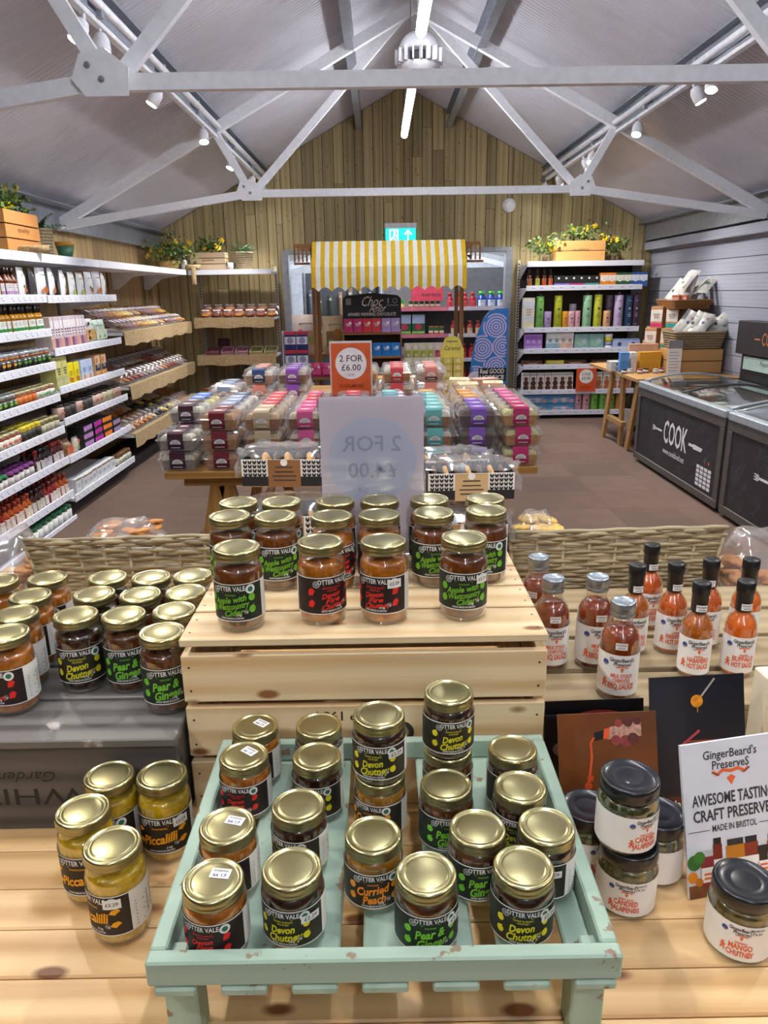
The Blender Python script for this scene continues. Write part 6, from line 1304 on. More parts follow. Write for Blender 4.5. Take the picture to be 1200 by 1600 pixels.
# ================================================================ FREEZERS
M_fz = C('#57524f', .45, .1); M_fzp = C('#2b2a2e', .55, 0, 0, .1, 12); M_rim = C('#a9b2b8', .35, .3); M_chalk = C('#57565c', .8, 0, 0, 0); M_fw = C('#e6e6ea', .5, 0, 0, 0)
M_lid = clear('freezer_lid', '#dfe6e4', .04, .1, .65)
def freezer(label, y0, y1, seed, grid=True):
    D = .9; H = .76; t = thing('chest_freezer', label, 'freezer', (2.46, (y0 + y1) / 2, 0)); L = (y1 - y0) / 2; r = random.Random(seed)
    MB().box(0, D, -L, L, .03, H - .06, M_fz, .015).build('cabinet', t)
    for a, b, c, d in ((-L, L, .03, .09), (-L, L, H - .13, H - .06), (-L, -L + .07, .0905, H - .1305), (L - .07, L, .0905, H - .1305)): MB().box(-.014, -.0005, a, b, c, d, M_fz, .004).build('front_frame', t)
    pn = MB().box(-.006, -.0005, -L + .071, L - .071, .091, H - .131, M_fzp).build('front_panel', t)
    fr = Fr((-.006, 0, 0), (0, -1, 0), (0, 0, 1)); m = MB()     # u runs towards the viewer
    for i in range(60):
        u, v = r.uniform(-L + .14, L - .14), r.uniform(.13, H - .18); q = r.uniform(.02, .05); k = r.random()
        if k < .35: m.ring(u, v, q * .9, q, fr, .0006, M_chalk, 14).ring(u, v, q * .45, q * .52, fr, .0007, M_chalk, 10)
        elif k < .7: m.stroke([(u + q * 1.4 * math.cos(a * .7 + i), v + q * math.sin(a * .9 + i)) for a in range(5)], .005, fr, .0006, M_chalk)
        else: m.stroke([(u - q, v - q), (u + q, v + q * 1.2)], .006, fr, .0006, M_chalk).ring(u + q, v + q * 1.2, q * .3, q * .42, fr, .0007, M_chalk, 10)
    o = m.build('chalk_drawings', pn); o['kind'] = 'stuff'
    m = MB(); cu, cv = .03, .40
    m.text('COOK', .27, cu, cv, fr, .0012, M_fw, .016, 0, .5)
    m.stroke([(cu - .46, cv + .0), (cu - .29, cv + .0)], .018, fr, .0012, M_fw).disc(cu - .47, cv, .024, fr, .0012, M_fw, 12)
    for dv in (-.018, 0, .018): m.rect(cu - .515, cu - .47, cv + dv - .004, cv + dv + .004, fr, .0012, M_fw)
    m.stroke([(cu + .29, cv), (cu + .38, cv)], .022, fr, .0012, M_fw).flat([(cu + .38, cv - .022), (cu + .53, cv - .018), (cu + .55, cv + .012), (cu + .38, cv + .018)], fr, .0013, M_fw)
    m.text('www.cookfood.net', .07, cu, cv - .155, fr, .0012, M_fw, .008, 0, .46)
    m.build('lettering', pn)
    if grid:
        m = MB()
        for i in range(4):
            for j in range(5): m.rect(L - .4 + i * .068, L - .345 + i * .068, .12 + j * .034, .146 + j * .034, fr, .0012, M_fw)
        m.rect(L - .28, L - .25, .3, .36, fr, .0012, M_chalk).disc(L - .2, .325, .014, fr, .0012, C('#c8405a', .5), 10); m.build('calendar_print', pn)['kind'] = 'stuff'
    # rim and curved sliding lid
    for nm, b in (('lid_rim', (-.02, .05, -L, L)), ('lid_rim', (D - .05, D, -L, L)), ('lid_rim', (.0505, D - .0505, -L, -L + .05)), ('lid_rim', (.0505, D - .0505, L - .05, L))): MB().box(*b, H - .06, H, M_rim, .008).build(nm, t)
    vs = []; n = 12
    for i in range(n + 1):
        a = i / n; x = .03 + (D - .06) * a; z = H + .002 + .07 * math.sin(a * math.pi) * .9
        vs += [(x, -L + .04, z), (x, L - .04, z)]
    MB().add(vs, [(2 * i, 2 * i + 2, 2 * i + 3, 2 * i + 1) for i in range(n)], M_lid, True).build('glass_lid', t)
    for yy in (-L + .035, L - .035, 0):
        pts = [(.03 + (D - .06) * i / n, yy, H + .003 + .063 * math.sin(i / n * math.pi)) for i in range(n + 1)]; MB().tube(pts, .01, 6, M_rim if yy else C('#3a3a3c', .5)).build('lid_rail', t)
    MB().rect(.1, .3, -L + .1, -L + .35, Fr((0, 0, 0), (1, 0, 0), (0, 1, 0)), H + .048, C('#b8ccc0', .5)).build('lid_sticker', t) if False else None
    for k in range(10):
        me = MB(); x, y, = r.uniform(.15, .7), -L + .2 + (2 * L - .4) * k / 9
        tag(me.box(-.09, .09, -.06, .06, 0, .035, C(r.choice(('#b8b4ac', '#8a8478', '#c8c4bc', '#6a6460')), .5), .004).box(-.06, .06, -.04, .04, .0352, .036, C(r.choice(('#d8d4cc', '#3a3a3e', '#a05a3a')), .5)).build('frozen_meal', None, (2.46 + x, (y0 + y1) / 2 + y, H - .0598), (0, 0, r.uniform(-.3, .3))), '%s frozen meal tray from the near end, under the glass of the %s freezer' % (ORD[k], 'nearer' if not grid else 'farther'), 'frozen meal', 'frozen meals under the glass lids')
    for sx in (.06, D - .1):
        for sy in (-L + .1, L - .1): MB().lathe([(.02, 0), (.02, .03)], 8, M_black).build('foot', t, (sx, sy, 0))
    return t
freezer('farther dark chest freezer with COOK lettering on a chalkboard front', 5.18, 7.0, 3)
freezer('nearer dark chest freezer, cut off by the right edge of the picture', 3.3, 5.13, 9, False)
# dark header display standing on the far side of the nearer freezer
t = thing('freezer_header', 'dark header box with orange COOK lettering behind the freezers', 'display', (3.41, 6.38, 0))
MB().box(-.02, .05, -.62, .62, 0, 1.0, C('#1e1e22', .5)).build('back_stand', t); hb = MB().box(-.09, .05, -.62, .62, 1.005, 1.3, C('#2c2a2e', .5), .006).build('header_box', t)
fr = Fr((-.09, 0, 0), (0, -1, 0), (0, 0, 1)); MB().text('COOK', .15, 0, 1.15, fr, .001, C('#b8784a', .5), .012, 0, .3).rect(-.28, -.18, 1.143, 1.157, fr, .001, C('#b8784a', .5)).rect(.18, .3, 1.14, 1.16, fr, .001, C('#b8784a', .5)).build('lettering', hb)
sc_ = MB().box(-.06, -.0205, -.45, .5, .87, .985, C('#a8c0b8', .4)).build('price_panel', t); MB().text('Prepare your', .06, -.05, .94, Fr((-.06, 0, 0), (0, -1, 0), (0, 0, 1)), .001, M_ink2, 0, .3, .3).build('lettering', sc_)
# ================================================================ TRESTLE WITH CRATES AND BASKETS AGAINST THE GREY WALL
OAK = lambda ax: wood('oak_trestle', '#b98f58', '#9a7242', ax, 1., .5, .06, '#5a3a1e', .08)
t = thing('trestle_table', 'oak trestle table with A-frame legs beyond the freezers', 'table', (2.92, 8.1, 0))
MB().box(-.46, .55, -1.03, .66, .73, .765, OAK('x'), .003).build('tabletop', t)
for ya, yb, xo in ((7.98, 8.18, 0), (7.62, 7.71, .04), (7.15, 7.45, .03)):
    for x_, sg in ((2.5, 1), (3.38, -1)):
        m = MB(); beam(m, (x_ - 2.92, ya - 8.1, .729), (x_ + xo * sg - 2.92, yb - 8.1, 0), .09, .03, OAK('z'), (1, 0, 0)); m.build('leg', t)
for x_ in (2.5, 3.36): MB().box(x_ - 2.92 - .012, x_ - 2.92 + .04, -.55, .02, .22, .27, OAK('y')).build('cross_bar', t)
def crate2(label, loc, W, D, H, rows, colr, rz=0.):
    t = thing('wooden_crate', label, 'crate', loc, rz); mt = lambda ax: wood('crate_' + colr.strip('#'), colr, colr, ax, 1., .6, .05, '#5a3a20', .1)
    for k in range(rows):
        a, b = H * k / rows + .004, H * (k + 1) / rows - .004
        for y in (-D / 2, D / 2 - .014): plank('slat', t, -W / 2, W / 2, y, y + .014, a, b, mt('x'))
        for x in (-W / 2, W / 2 - .014): plank('slat', t, x, x + .014, -D / 2 + .0145, D / 2 - .0145, a, b, mt('y'))
    for k in range(3): plank('bottom_slat', t, -W / 2 + .015, W / 2 - .015, -D / 2 + .015 + k * (D - .03) / 3, -D / 2 + (k + .94) * (D - .03) / 3 + .015, H - .018, H - .006, mt('x'))
    return t
TT = .766
crate2('large crate beyond the freezer, carrying the wide basket of white bags', (3.18, 7.66, TT), .5, .36, .24, 2, '#b98f5a'); crate2('orange-toned crate standing by the grey wall beside the large crate', (3.02, 8.05, TT), .3, .36, .2, 2, '#c8924a'); crate2('crate at the far end of the trestle carrying the small basket', (3.24, 8.5, TT), .4, .4, .26, 2, '#b08a5c')
def small_basket(name, label, loc, W, D, H, rz=0., dark=False):
    t = thing(name, label, 'basket', loc, rz); mt = C('#857459', .7, 0, 0, .3, 60) if not dark else C('#8a5a2a', .6, 0, 0, .3, 60)
    for k in range(7):
        z = H * (k + .5) / 7; e = .03 * k / 7; a, b = W / 2 + e, D / 2 + e; pts = []
        for (xa, ya, xb, yb) in ((-a, -b, a, -b), (a, -b, a, b), (a, b, -a, b), (-a, b, -a, -b)):
            for i in range(8): f = i / 8; pts.append((xa + (xb - xa) * f, ya + (yb - ya) * f, z + .004 * math.sin(i * math.pi + k * math.pi)))
        MB().tube(pts, H / 13, 5, mt, True, True).build('woven_rod', t)
    MB().box(-W / 2 + .005, W / 2 - .005, -D / 2 + .005, D / 2 - .005, .0, H * .72, C('#4a3a2a', .9)).build('liner', t); return t
small_basket('wicker_basket', 'wide willow basket full of white bags above the large crate', (3.18, 7.64, TT + .241), .44, .3, .17)
small_basket('wicker_basket', 'small willow basket at the far end by the grey wall', (3.24, 8.5, TT + .262), .3, .26, .15)
wb2 = [p_pouch(.13, .26, .05, '#b5b3ae', None, ((.1, .5, .16, '#4a6a5a'), (-.15, .6, .1, '#8a94a4')), None, 31), p_pouch(.12, .25, .045, '#bdbbb6', None, ((-.1, .45, .14, '#3a5a3a'), (.15, .3, .1, '#b8a43a')), None, 32), p_pouch(.12, .24, .045, '#aeaca8', None, ((.0, .5, .14, '#2a3a6a'), (.15, .7, .1, '#a8443a')), None, 33)]
for i in range(10): put(wb2[i % 3], 'crisp_bag', '%s white crisp bag in the wide basket, counted from the far end' % ORD[i], 'bag', (3.0 + (i % 2) * .16 + .06 + (i // 2) * .03, 7.78 - (i // 2) * .06, TT + .241 + .14), R_.uniform(-.3, .3), 'white bags in the wide basket', (R_.uniform(-.9, -.3), R_.uniform(.1, .6), -.9))
for i in range(2): put(wb2[i], 'crisp_bag', '%s white crisp bag in the small far basket' % ('front', 'rear')[i], 'bag', (3.18 + i * .08, 8.46 + i * .06, TT + .262 + .112), 0, 'white bags in the small basket', (-.5, .2 * i, -.5))
for i, (x_, y_, z_) in enumerate(((2.93, 7.98, TT + .2005), (3.08, 8.0, TT + .2005), (3.04, 8.14, TT + .3255))): pass
bb1 = p_box(.13, .1, .22, '#b88a5c', ((.05, .22, '#d02a6a'), (.3, .85, '#e0d8d0')), None, '#8a6a4a'); bb2 = p_box(.13, .1, .22, '#b88a5c', ((.05, .22, '#1aa0a0'), (.3, .85, '#e0d8d0')), None, '#8a6a4a')
for i, (me, x_, y_, z_, nm) in enumerate(((bb1, 2.94, 8.12, .0, 'pink banded kraft carton low on the orange-toned crate, left'), (bb2, 3.06, 7.98, .0, 'teal banded kraft carton low on the orange-toned crate, right'), (bb1, 2.98, 8.1, .221, 'pink banded kraft carton stacked upper left'), (bb2, 3.1, 7.98, .221, 'teal banded kraft carton stacked upper right'))): put(me, 'kraft_carton', nm, 'carton', (x_, y_, TT + .2005 + z_), -.8, 'kraft cartons')
# raised display with brown tray of bags
t = thing('display_riser', 'dark wooden riser box holding the brown tray of bags by the grey wall', 'riser', (3.27, 8.02, TT)); MB().box(-.13, .15, -.14, .14, 0, .62, C('#6a4a34', .6), .004).build('box', t)
small_basket('woven_tray', 'brown woven tray heaped with white bags, highest by the grey wall', (3.2, 8.02, TT + .621), .34, .46, .09, 0, True)
for i in range(9): put(wb2[(i + 1) % 3], 'crisp_bag', '%s white crisp bag heaped on the brown tray, from the far end' % ORD[i], 'bag', (3.1 + (i % 3) * .1, 8.2 - (i // 2) * .085, TT + .621 + .075 + (.08 if i > 4 else 0)), 0, 'white bags on the brown tray', (R_.uniform(-1.0, -.2), R_.uniform(-.2, .7), -.9 + R_.uniform(-.3, .3)))
for i in range(2): put(p_box(.07, .07, .07, '#c8684a', ((.3, .7, '#e0a890'),)), 'sweet_box', '%s small red box at the front of the brown tray' % ('left', 'right')[i], 'box', (3.06 + .08 * i, 7.86 + .0 * i, TT + .621 + .066), -.7, 'small red boxes')
# books and packs on the trestle
for i in range(5): put(p_box(.045, .12, .2, '#d09a1e', ((.1, .9, '#d8a42a'),)), 'yellow_carton', '%s yellow carton of the row on the trestle' % ORD[i], 'carton', (2.7 + i * .048, 7.74 + i * .012, TT), -.1, 'yellow cartons on the trestle')
put(p_box(.09, .1, .2, '#4a8ad0', ((.6, .9, '#6aa0dc'),)), 'blue_carton', 'bright blue carton at the left of the yellow ones', 'carton', (2.52, 7.72, TT), -.1); put(p_box(.06, .12, .2, '#e6e2dc', ((.2, .8, '#dcd4cc'),)), 'white_carton', 'white carton between the blue and yellow ones', 'carton', (2.615, 7.74, TT), -.1)
put(p_box(.3, .06, .27, '#d4a88c', ((.1, .9, '#dcb49c'),)), 'peach_carton', 'tall peach carton standing behind the yellow row', 'carton', (2.78, 7.92, TT), -.1)
for i in range(8): put(p_box(.12, .075, .05, '#d8d0c8', ((.2, .8, '#e4ddd6'),), ((0, .5, .3, '#a88a78'),)), 'white_pack', 'white packs at the near left of the trestle, %s %s' % (ORD[i % 4], ('below', 'above')[i // 4]), 'pack', (2.47 + (i % 2) * .125, 8.3 - (i % 4) // 2 * .09 - .4, TT + (i // 4) * .051), 0, 'white packs on the trestle')
for i in range(10): put(p_jar(('#5a2a2a', '#8a8a94', '#2a2a30')[i % 3], '#dcd8d8', ('#2a2a30', '#d8d4d4', '#a83a4a')[i % 3], None, .028, .045), 'tasting_pot', '%s small sample pot from the left on the trestle front' % ORD[i], 'pot', (2.48 + i * .08, 7.56 + (i % 2) * .06, TT), 0, 'sample pots')
for i in range(3): put(p_pouch(.2, .34, .12, '#d4d0cc', None, ((.1, .4, .2, '#3a3a3e'), (-.1, .65, .14, '#3a3a3e')), None, 50 + i), 'flour_bag', '%s white printed bag under the trestle' % ORD[i], 'bag', (2.74 + i * .2, 7.95, .001), .1, 'white bags under the trestle')
# long price list hanging down the front of the crate
t = thing('price_list', 'narrow white price list hanging on the front of the large crate', 'notice', (2.94, 7.46, TT)); sh = MB().box(-.07, .07, -.002, .002, 0, .33, M_w2).build('sheet', t); m = MB(); f_ = Fr((0, -.002, 0), (1, 0, 0), (0, 0, 1)); m.rect(-.07, .07, .25, .33, f_, .0006, C('#8a8a90', .6))
for k in range(7): m.rect(-.055, .03 + .02 * (k % 2), .03 + k * .03, .036 + k * .03, f_, .0008, M_tagink)
m.build('lettering', sh)
# ================================================================ CAKE TABLE
CT = .8
t = thing('cake_table', 'wooden trestle table covered with rows of packed loaf cakes', 'table', (-.16, 4.3, 0))
WT = lambda ax: wood('honey_table', '#c69450', '#a87838', ax, 1., .45, .06, '#6a4420', .08)
for i in range(6): plank('plank', t, -.865, .895, -.92 + i * .31, -.6125 + i * .31, CT - .035, CT, WT('x'), .003)
for y in (-.8, .8):
    for x in (-.62, .62):
        for s in (-1, 1):
            m = MB(); beam(m, (x + s * .02, y, CT - .09), (x + s * .17, y + .0, 0), .05, .07, WT('z')); m.build('leg', t)
    MB().box(-.8, .8, y - .03, y + .03, CT - .09, CT - .036, WT('x')).build('cross_bar', t)
for x in (-.62, .62): MB().box(x - .02, x + .02, -.769, .769, .25, .3, WT('y')).build('stretcher', t)
M_shell = clear('pack_shell', '#fcfcfe', .1, .06, .45, '#ffffff', .07)
CW, CD, CH = .185, .108, .092
shell = MB()
for k, (a, z) in enumerate(((1, .0), (1.04, .052))): pass
vs = []
for z, kx, ky in ((.0005, .88, .84), (.05, .98, .96), (.051, 1.06, 1.08), (.056, 1.06, 1.08), (.058, .98, .96), (.082, .93, .88), (.0905, .84, .74)):
    x, y = CW / 2 * kx, CD / 2 * ky; c = .012
    vs += [(-x + c, -y, z), (x - c, -y, z), (x, -y + c, z), (x, y - c, z), (x - c, y, z), (-x + c, y, z), (-x, y - c, z), (-x, -y + c, z)]
shell.add(vs, [(k * 8 + i, k * 8 + (i + 1) % 8, (k + 1) * 8 + (i + 1) % 8, (k + 1) * 8 + i) for k in range(6) for i in range(8)] + [tuple(range(48, 56))], M_shell); shell = shell.mesh('clear_shell')
def loaf(c1, c2):
    m = MB(); M = C(c1, .8, 0, 0, .25, 70); T = C(c2, .7, 0, 0, .35, 90); x, y = CW * .42, CD * .38
    vs = []
    for z, k in ((.003, .94), (.05, 1.), (.062, .97), (.073, .82)): vs += [(-x * k, -y * k, z), (x * k, -y * k, z), (x * k, y * k, z), (-x * k, y * k, z)]
    m.add(vs[:8], [(0, 1, 5, 4), (1, 2, 6, 5), (2, 3, 7, 6), (3, 0, 4, 7), (3, 2, 1, 0)], M)
    m.add(vs[4:], [(0, 1, 5, 4), (1, 2, 6, 5), (2, 3, 7, 6), (3, 0, 4, 7), (4, 5, 9, 8), (5, 6, 10, 9), (6, 7, 11, 10), (7, 4, 8, 11), (8, 9, 10, 11)], T)
    return m.mesh('cake')
def sleeve(c, c2):
    m = MB(); w_ = CW * .2; y = CD * .5; M = C(c, .45, 0, .1, .05)
    prof = [(-y * .92, .012), (-y * 1.0, .05), (-y * 1.0, .06), (-y * .93, .084), (-y * .78, .0925), (y * .78, .0925), (y * .93, .084), (y * 1., .06), (y * 1., .03)]
    vs = []
    for yy, z in prof: vs += [(-w_, yy, z), (w_, yy, z)]
    m.add(vs, [(2 * i, 2 * i + 1, 2 * i + 3, 2 * i + 2) for i in range(len(prof) - 1)], M)
    f_ = Fr((0, -y * 1.02, 0), (1, 0, 0), (0, 0, 1)); m.rect(-w_, w_, .012, .03, f_, -.0025, C(c2, .45, 0, .1, .05)).rect(-w_ * .6, w_ * .6, .0185, .0215, f_, .0, M_w2)
    return m.mesh('sleeve')
em = MB(); f_ = Fr((0, -CD * .52, 0), (1, 0, 0), (0, 0, 1)); em.flat([(-.026, .036), (.026, .036), (.024, .046), (.014, .055), (0, .058), (-.014, .055), (-.024, .046)], f_, .0006, M_w2).rect(-.016, .016, .0395, .0425, f_, .001, M_grey).rect(-.014, .014, .0455, .048, f_, .001, M_grey); em_top = MB()
ft = Fr((0, 0, .0928), (1, 0, 0), (0, 1, 0)); em = em.mesh('emblem'); em_top = em_top.disc(0, -.012, .022, ft, .0006, M_w2, 14, .012).mesh('emblem')
KIND = {'plum': ('#4a2434', '#3a1a3a', '#8a8478', '#d8d4c0'), 'maroon': ('#7a1e2c', '#5a1420', '#a8743e', '#c09060'), 'beige': ('#cdb894', '#b8a078', '#9a5e2a', '#d0b080'), 'pink': ('#dc5a92', '#c04478', '#8a5228', '#d8c8a8'), 'teal': ('#6ec0bc', '#4a9a9c', '#a06a34', '#e6dcc8'), 'violet': ('#8a5ac0', '#6a3aa0', '#4a3028', '#5a4038'), 'magenta': ('#c82a6a', '#a81e58', '#c08a44', '#ecdc98'), 'blue': ('#2a6ac8', '#1e54a8', '#b8844a', '#ecdf8a'), 'slate': ('#8a9ab8', '#6a7a9c', '#9a7a5a', '#d8d0c4'), 'red': ('#d8404a', '#b82a38', '#a8743e', '#d8c0a0'), 'amber': ('#e0982a', '#c07a1a', '#b07a3a', '#d8b070'), 'purple': ('#8a4ab0', '#7a3aa0', '#7a5a44', '#c8b8a8'), 'coral': ('#e08a7a', '#4a3a48', '#b8a898', '#d8cfc4'), 'navy': ('#27406e', '#1c3058', '#b09070', '#e0d8c8')}
CMESH = {}
NC = {}
def cake(kind, x, y, z, where, group, rz=0.):
    if kind not in CMESH: a, b, c, d = KIND[kind]; CMESH[kind] = (loaf(c, d), sleeve(a, b))
    lf, sv = CMESH[kind]
    t = thing('loaf_cake', '%s-sleeved loaf cake, %s' % (kind, where), 'cake', (x, y, z), rz + R_.uniform(-.04, .04), group)
    inst(lf, 'cake', t); inst(shell, 'clear_shell', t); s = inst(sv, 'sleeve', t); inst(em, 'emblem', s); inst(em_top, 'emblem', s); return t
grp = 'loaf cakes on the cake table'
cols = [(-.965, ('plum', 'plum', 'plum', 'plum', 'blue', 'blue', 'navy'), 2), (-.757, ('maroon', 'maroon', 'slate', 'slate', 'slate', 'navy', 'navy'), 3), (-.555, ('beige', 'beige', 'red', 'red', 'red', 'red', 'slate'), 3), (-.352, ('pink', 'pink', 'pink', 'red', 'red', 'pink', 'red'), 3), (-.15, ('pink', 'pink', 'teal', 'teal', 'red', 'red', 'red'), 3), (.052, ('teal', 'teal', 'teal', 'teal', 'teal', 'teal', 'amber'), 3), (.254, ('teal', 'teal', 'teal', 'teal', 'teal', 'amber', 'amber'), 3), (.456, ('violet', 'violet', 'violet', 'amber', 'amber', 'amber', 'pink'), 3), (.658, ('magenta', 'magenta', 'pink', 'pink', 'pink', 'pink', 'pink'), 3)]
LAY = ('bottom', 'middle', 'top')
for ci, (x, ks, n) in enumerate(cols):
    for r in range(6):
        k = ks[r]; nn = n if not (ci == 0 and r >= 2) else 3
        for l in range(nn):
            if r > 2 and l < nn - 1 and ci not in (0, 8): pass
            cake(k if l or ci else k, x - .0 + R_.uniform(-.006, .006), 3.455 + r * .122, CT + l * .0935, '%s layer, row %s, column %s from left' % (LAY[l] if nn == 3 else ('bottom', 'top')[l], ORD[r], ORD[ci]), grp)
# the upper tier on a crate
t = thing('tier_crate', 'long low crate raising the back rows of cakes and the orange sign', 'crate', (-.16, 4.68, CT))
for k in range(2): plank('front_slat', t, -.9, .9, -.42, -.406, .005 + k * .09, .085 + k * .09, WT('x')); plank('back_slat', t, -.9, .9, .406, .42, .005 + k * .09, .085 + k * .09, WT('x'))
for k in range(5): plank('top_slat', t, -.9, .9, -.42 + k * .17, -.26 + k * .17, .178, .19, WT('x'))
for x in (-.9, .885): plank('side_slat', t, x, x + .015, -.4055, .4055, 0, .17, WT('y'))
UT = CT + .1905
for ci, (x, ks) in enumerate(((-.93, ('slate', 'navy')), (-.72, ('coral', 'navy')), (-.52, ('purple', 'purple')), (-.1, ('red', 'amber')), (.1, ('red', 'red')), (.3, ('coral', 'coral')))):
    for r in range(3):
        for l in range(2 if ci != 0 else 1): cake(ks[l] if r == 0 else ks[0], x, 4.45 + r * .125, UT + l * .0935, '%s layer on the raised crate, row %s, column %s from left' % (('lower', 'upper')[l], ORD[r], ORD[ci]), 'loaf cakes on the raised crate')
# bags and boxes on the raised crate
for i, (x, y, z, f, d, lb) in enumerate(((.52, 4.45, 0, '#d8c8a8', '#c8a878', 'clear bag of nutty biscuits right of the coral cakes'), (.68, 4.5, 0, '#c89a6a', '#a8703a', 'clear bag of brown biscuits at the right end of the raised crate'), (.5, 4.7, 0, '#d8cca8', '#d0b878', 'clear bag of pale biscuits behind the nutty ones'), (.2, 4.86, 0, '#c8a868', '#b08a3a', 'long clear bag of golden wafers behind the coral cakes'), (.0, 4.86, .0, '#c0a890', '#a8845a', 'long clear bag with a yellow sticker behind the red cakes'))):
    put(p_bake(.2, .16, .085, f, '#e6d8b0' if i < 4 else '#e0a02a', d, 60 + i), 'biscuit_bag', lb, 'biscuit bag', (x, y, UT + z), R_.uniform(-.3, .3), 'clear bags on the raised crate', (.25, 0, R_.uniform(-.3, .3)))
put(p_box(.15, .1, .075, '#d8a898', ((.1, .5, '#8a6a5a'), (.55, .95, '#e0bca8'))), 'gift_box', 'pink lidded box tipped on the bags at the right end', 'box', (.66, 4.72, UT + .0), .3, None)
# orange sign
t = thing('offer_sign', 'orange sign reading 2 FOR £6.00 above the loaf cakes', 'sign', (-.168, 4.33, UT)); SW, SH_ = .228, .33
MB().box(-SW / 2 - .008, SW / 2 + .008, -.003, .003, 0, SH_ + .012, C('#d9d4d6', .4)).build('frame', t); sh = MB().box(-SW / 2, SW / 2, -.0045, -.0032, .006, SH_, C('#d8602a', .45, 0, .1)).build('sheet', t)
f_ = Fr((0, -.0045, 0), (1, 0, 0), (0, 0, 1)); m = MB(); m.disc(0, .215, .09, f_, .0008, C('#f0eff4', .5), 40).text('2 FOR', .052, 0, .242, f_, .0014, M_ink2, .005, 0, .135).text('£6.00', .05, 0, .19, f_, .0014, M_ink2, .005, 0, .112).text('£3.49', .014, 0, .15, f_, .0014, M_ink2, 0, 0, .035).text('COOLMORE', .026, 0, .085, f_, .0014, C('#8a3010', .6), .02, 0, .14).text('LOAF CAKES', .026, 0, .045, f_, .0014, C('#8a3010', .6), .02, 0, .15).ring(.09, .025, .006, .009, f_, .0014, M_w2, 12); m.build('lettering', sh)
MB().box(-.06, .06, -.03, .0, -.0, .004, M_w2).build('foot', t) if False else None
# ================================================================ MARKET STALL
SY = 8.75
STW = lambda ax: wood('stall_wood', '#9a6a3a', '#7a4e26', ax, 1., .5, 0, '#000000', .1)
t = thing('market_stall', 'wooden market stall with a yellow and white striped awning', 'stall', (.06, SY, 0))
for x in (-.8, .885):
    MB().box(x - .022, x + .022, -.022, .022, 0, 2.1, STW('z')).build('post', t); MB().box(x - .022, x + .022, .6, .64, 0, 2.1, STW('z')).build('post', t)
MB().box(-.85, .83, -.05, .66, .62, .66, STW('x'), .003).build('counter', t)
for z in (.25,): MB().box(-.83, .81, .0, .6, z, z + .03, STW('x')).build('shelf', t)
MB().box(-1.0, 1.07, -.1, -.06, 2.085, 2.12, STW('x')).build('top_rail', t); MB().box(-1.0, 1.07, .62, .66, 2.085, 2.12, STW('x')).build('top_rail', t)
for sx, a, b in ((-1, -1.0, -.82), (1, .91, 1.11)):
    for k in range(4): MB().box(a + (b - a) * k / 4, a + (b - a) * k / 4 + .02, -.105, -.09, 1.93, 2.084, STW('z')).build('side_slat', t)
    MB().box(a, b, -.105, -.09, 1.9, 1.925, STW('x')).build('side_rail', t)
M_y = C('#e2b71e', .8, 0, 0, .06, 30); M_ww = C('#eceae2', .8, 0, 0, .05, 30)
aw = MB(); n = 35; X0, X1 = -.79, .9
prof = [(.25, 2.19), (-.05, 2.19), (-.11, 2.18), (-.15, 2.13), (-.34, 1.91), (-.35, 1.8), (-.35, 1.655)]
for i in range(n):
    for j in range(len(prof) - 1):
        vs = []
        for k in range(5):
            u = X0 + (X1 - X0) * (i + k / 4) / n
            for (y, z) in prof[j:j + 2]:
                sag = .01 * math.sin(u * 9 + z * 7); sc = (.045 * abs(math.cos((i + k / 4) * math.pi / 3)) if z < 1.7 else 0)
                vs.append((u, y + sag, z - .045 + sc))
        aw.add(vs, [(2 * k, 2 * k + 1, 2 * k + 3, 2 * k + 2) for k in range(4)], M_y if i % 2 == 0 else M_ww, True)
aw.build('awning', t)
# goods on the stall
CTZ = .6605; sg = 'goods on the market stall'
t = thing('chocolate_stand', 'wooden chocolate stand with a dark arched header, AWARD WINNING CHOCOLATE', 'display stand', (-.085, 8.62 + .15, CTZ))
OKS = lambda ax: wood('stand_oak', '#a8784a', '#8a5c32', ax, 1., .5, 0, '#000000', .08)
for x in (-.34, .325): MB().box(x, x + .015, -.08, .1, 0, .52, OKS('z')).build('side', t)
for z in (.0, .2, .47): MB().box(-.325, .325, -.08, .1, z, z + .025, OKS('x')).build('shelf', t)
MB().box(-.325, .325, .09, .1, .025, .47, C('#3a2418', .7)).build('back', t)
hd = MB().prism([(-.34, .497), (.34, .497), (.34, .86), (.3, .9), (0, .93), (-.3, .9), (-.34, .86)], Fr((0, .085, 0), (1, 0, 0), (0, 0, 1)), -.008, 0, C('#20242c', .5)).build('header', t)
f_ = Fr((0, .085, 0), (1, 0, 0), (0, 0, 1)); m = MB(); m.text('Choc', .16, -.01, .83, f_, .001, M_w2, .0, .5, .25).text('Amor', .13, .06, .755, f_, .001, M_w2, .0, .5, .2).text('AWARD WINNING CHOCOLATE', .05, 0, .69, f_, .001, M_w2, .02, 0, .56)
m.rect(-.3, -.24, .8, .87, f_, .001, M_grey).ring(.27, .84, .02, .03, f_, .001, M_grey, 14).rect(.18, .2, .81, .87, f_, .001, M_grey).rect(.17, .31, .785, .795, f_, .001, M_grey); m.build('lettering', hd)
for i, (c, nm) in enumerate((('#c02a6a', 'deep pink'), ('#c02a6a', 'deep pink'), ('#d8303a', 'red'), ('#d8404a', 'red'), ('#b49ad4', 'lilac'), ('#b49ad4', 'lilac'))): put(p_box(.102, .05, .155, c, ((.84, 1, c),), ((.2, .68, .16, '#f0e8ee'),), '#f0e8ee'), 'chocolate_box', '%s chocolate box on the upper shelf of the chocolate stand, %s from left' % (nm, ORD[i]), 'box', (-.085 - .27 + i * .108, 8.7, CTZ + .4955), 0, 'chocolate boxes on the stand')
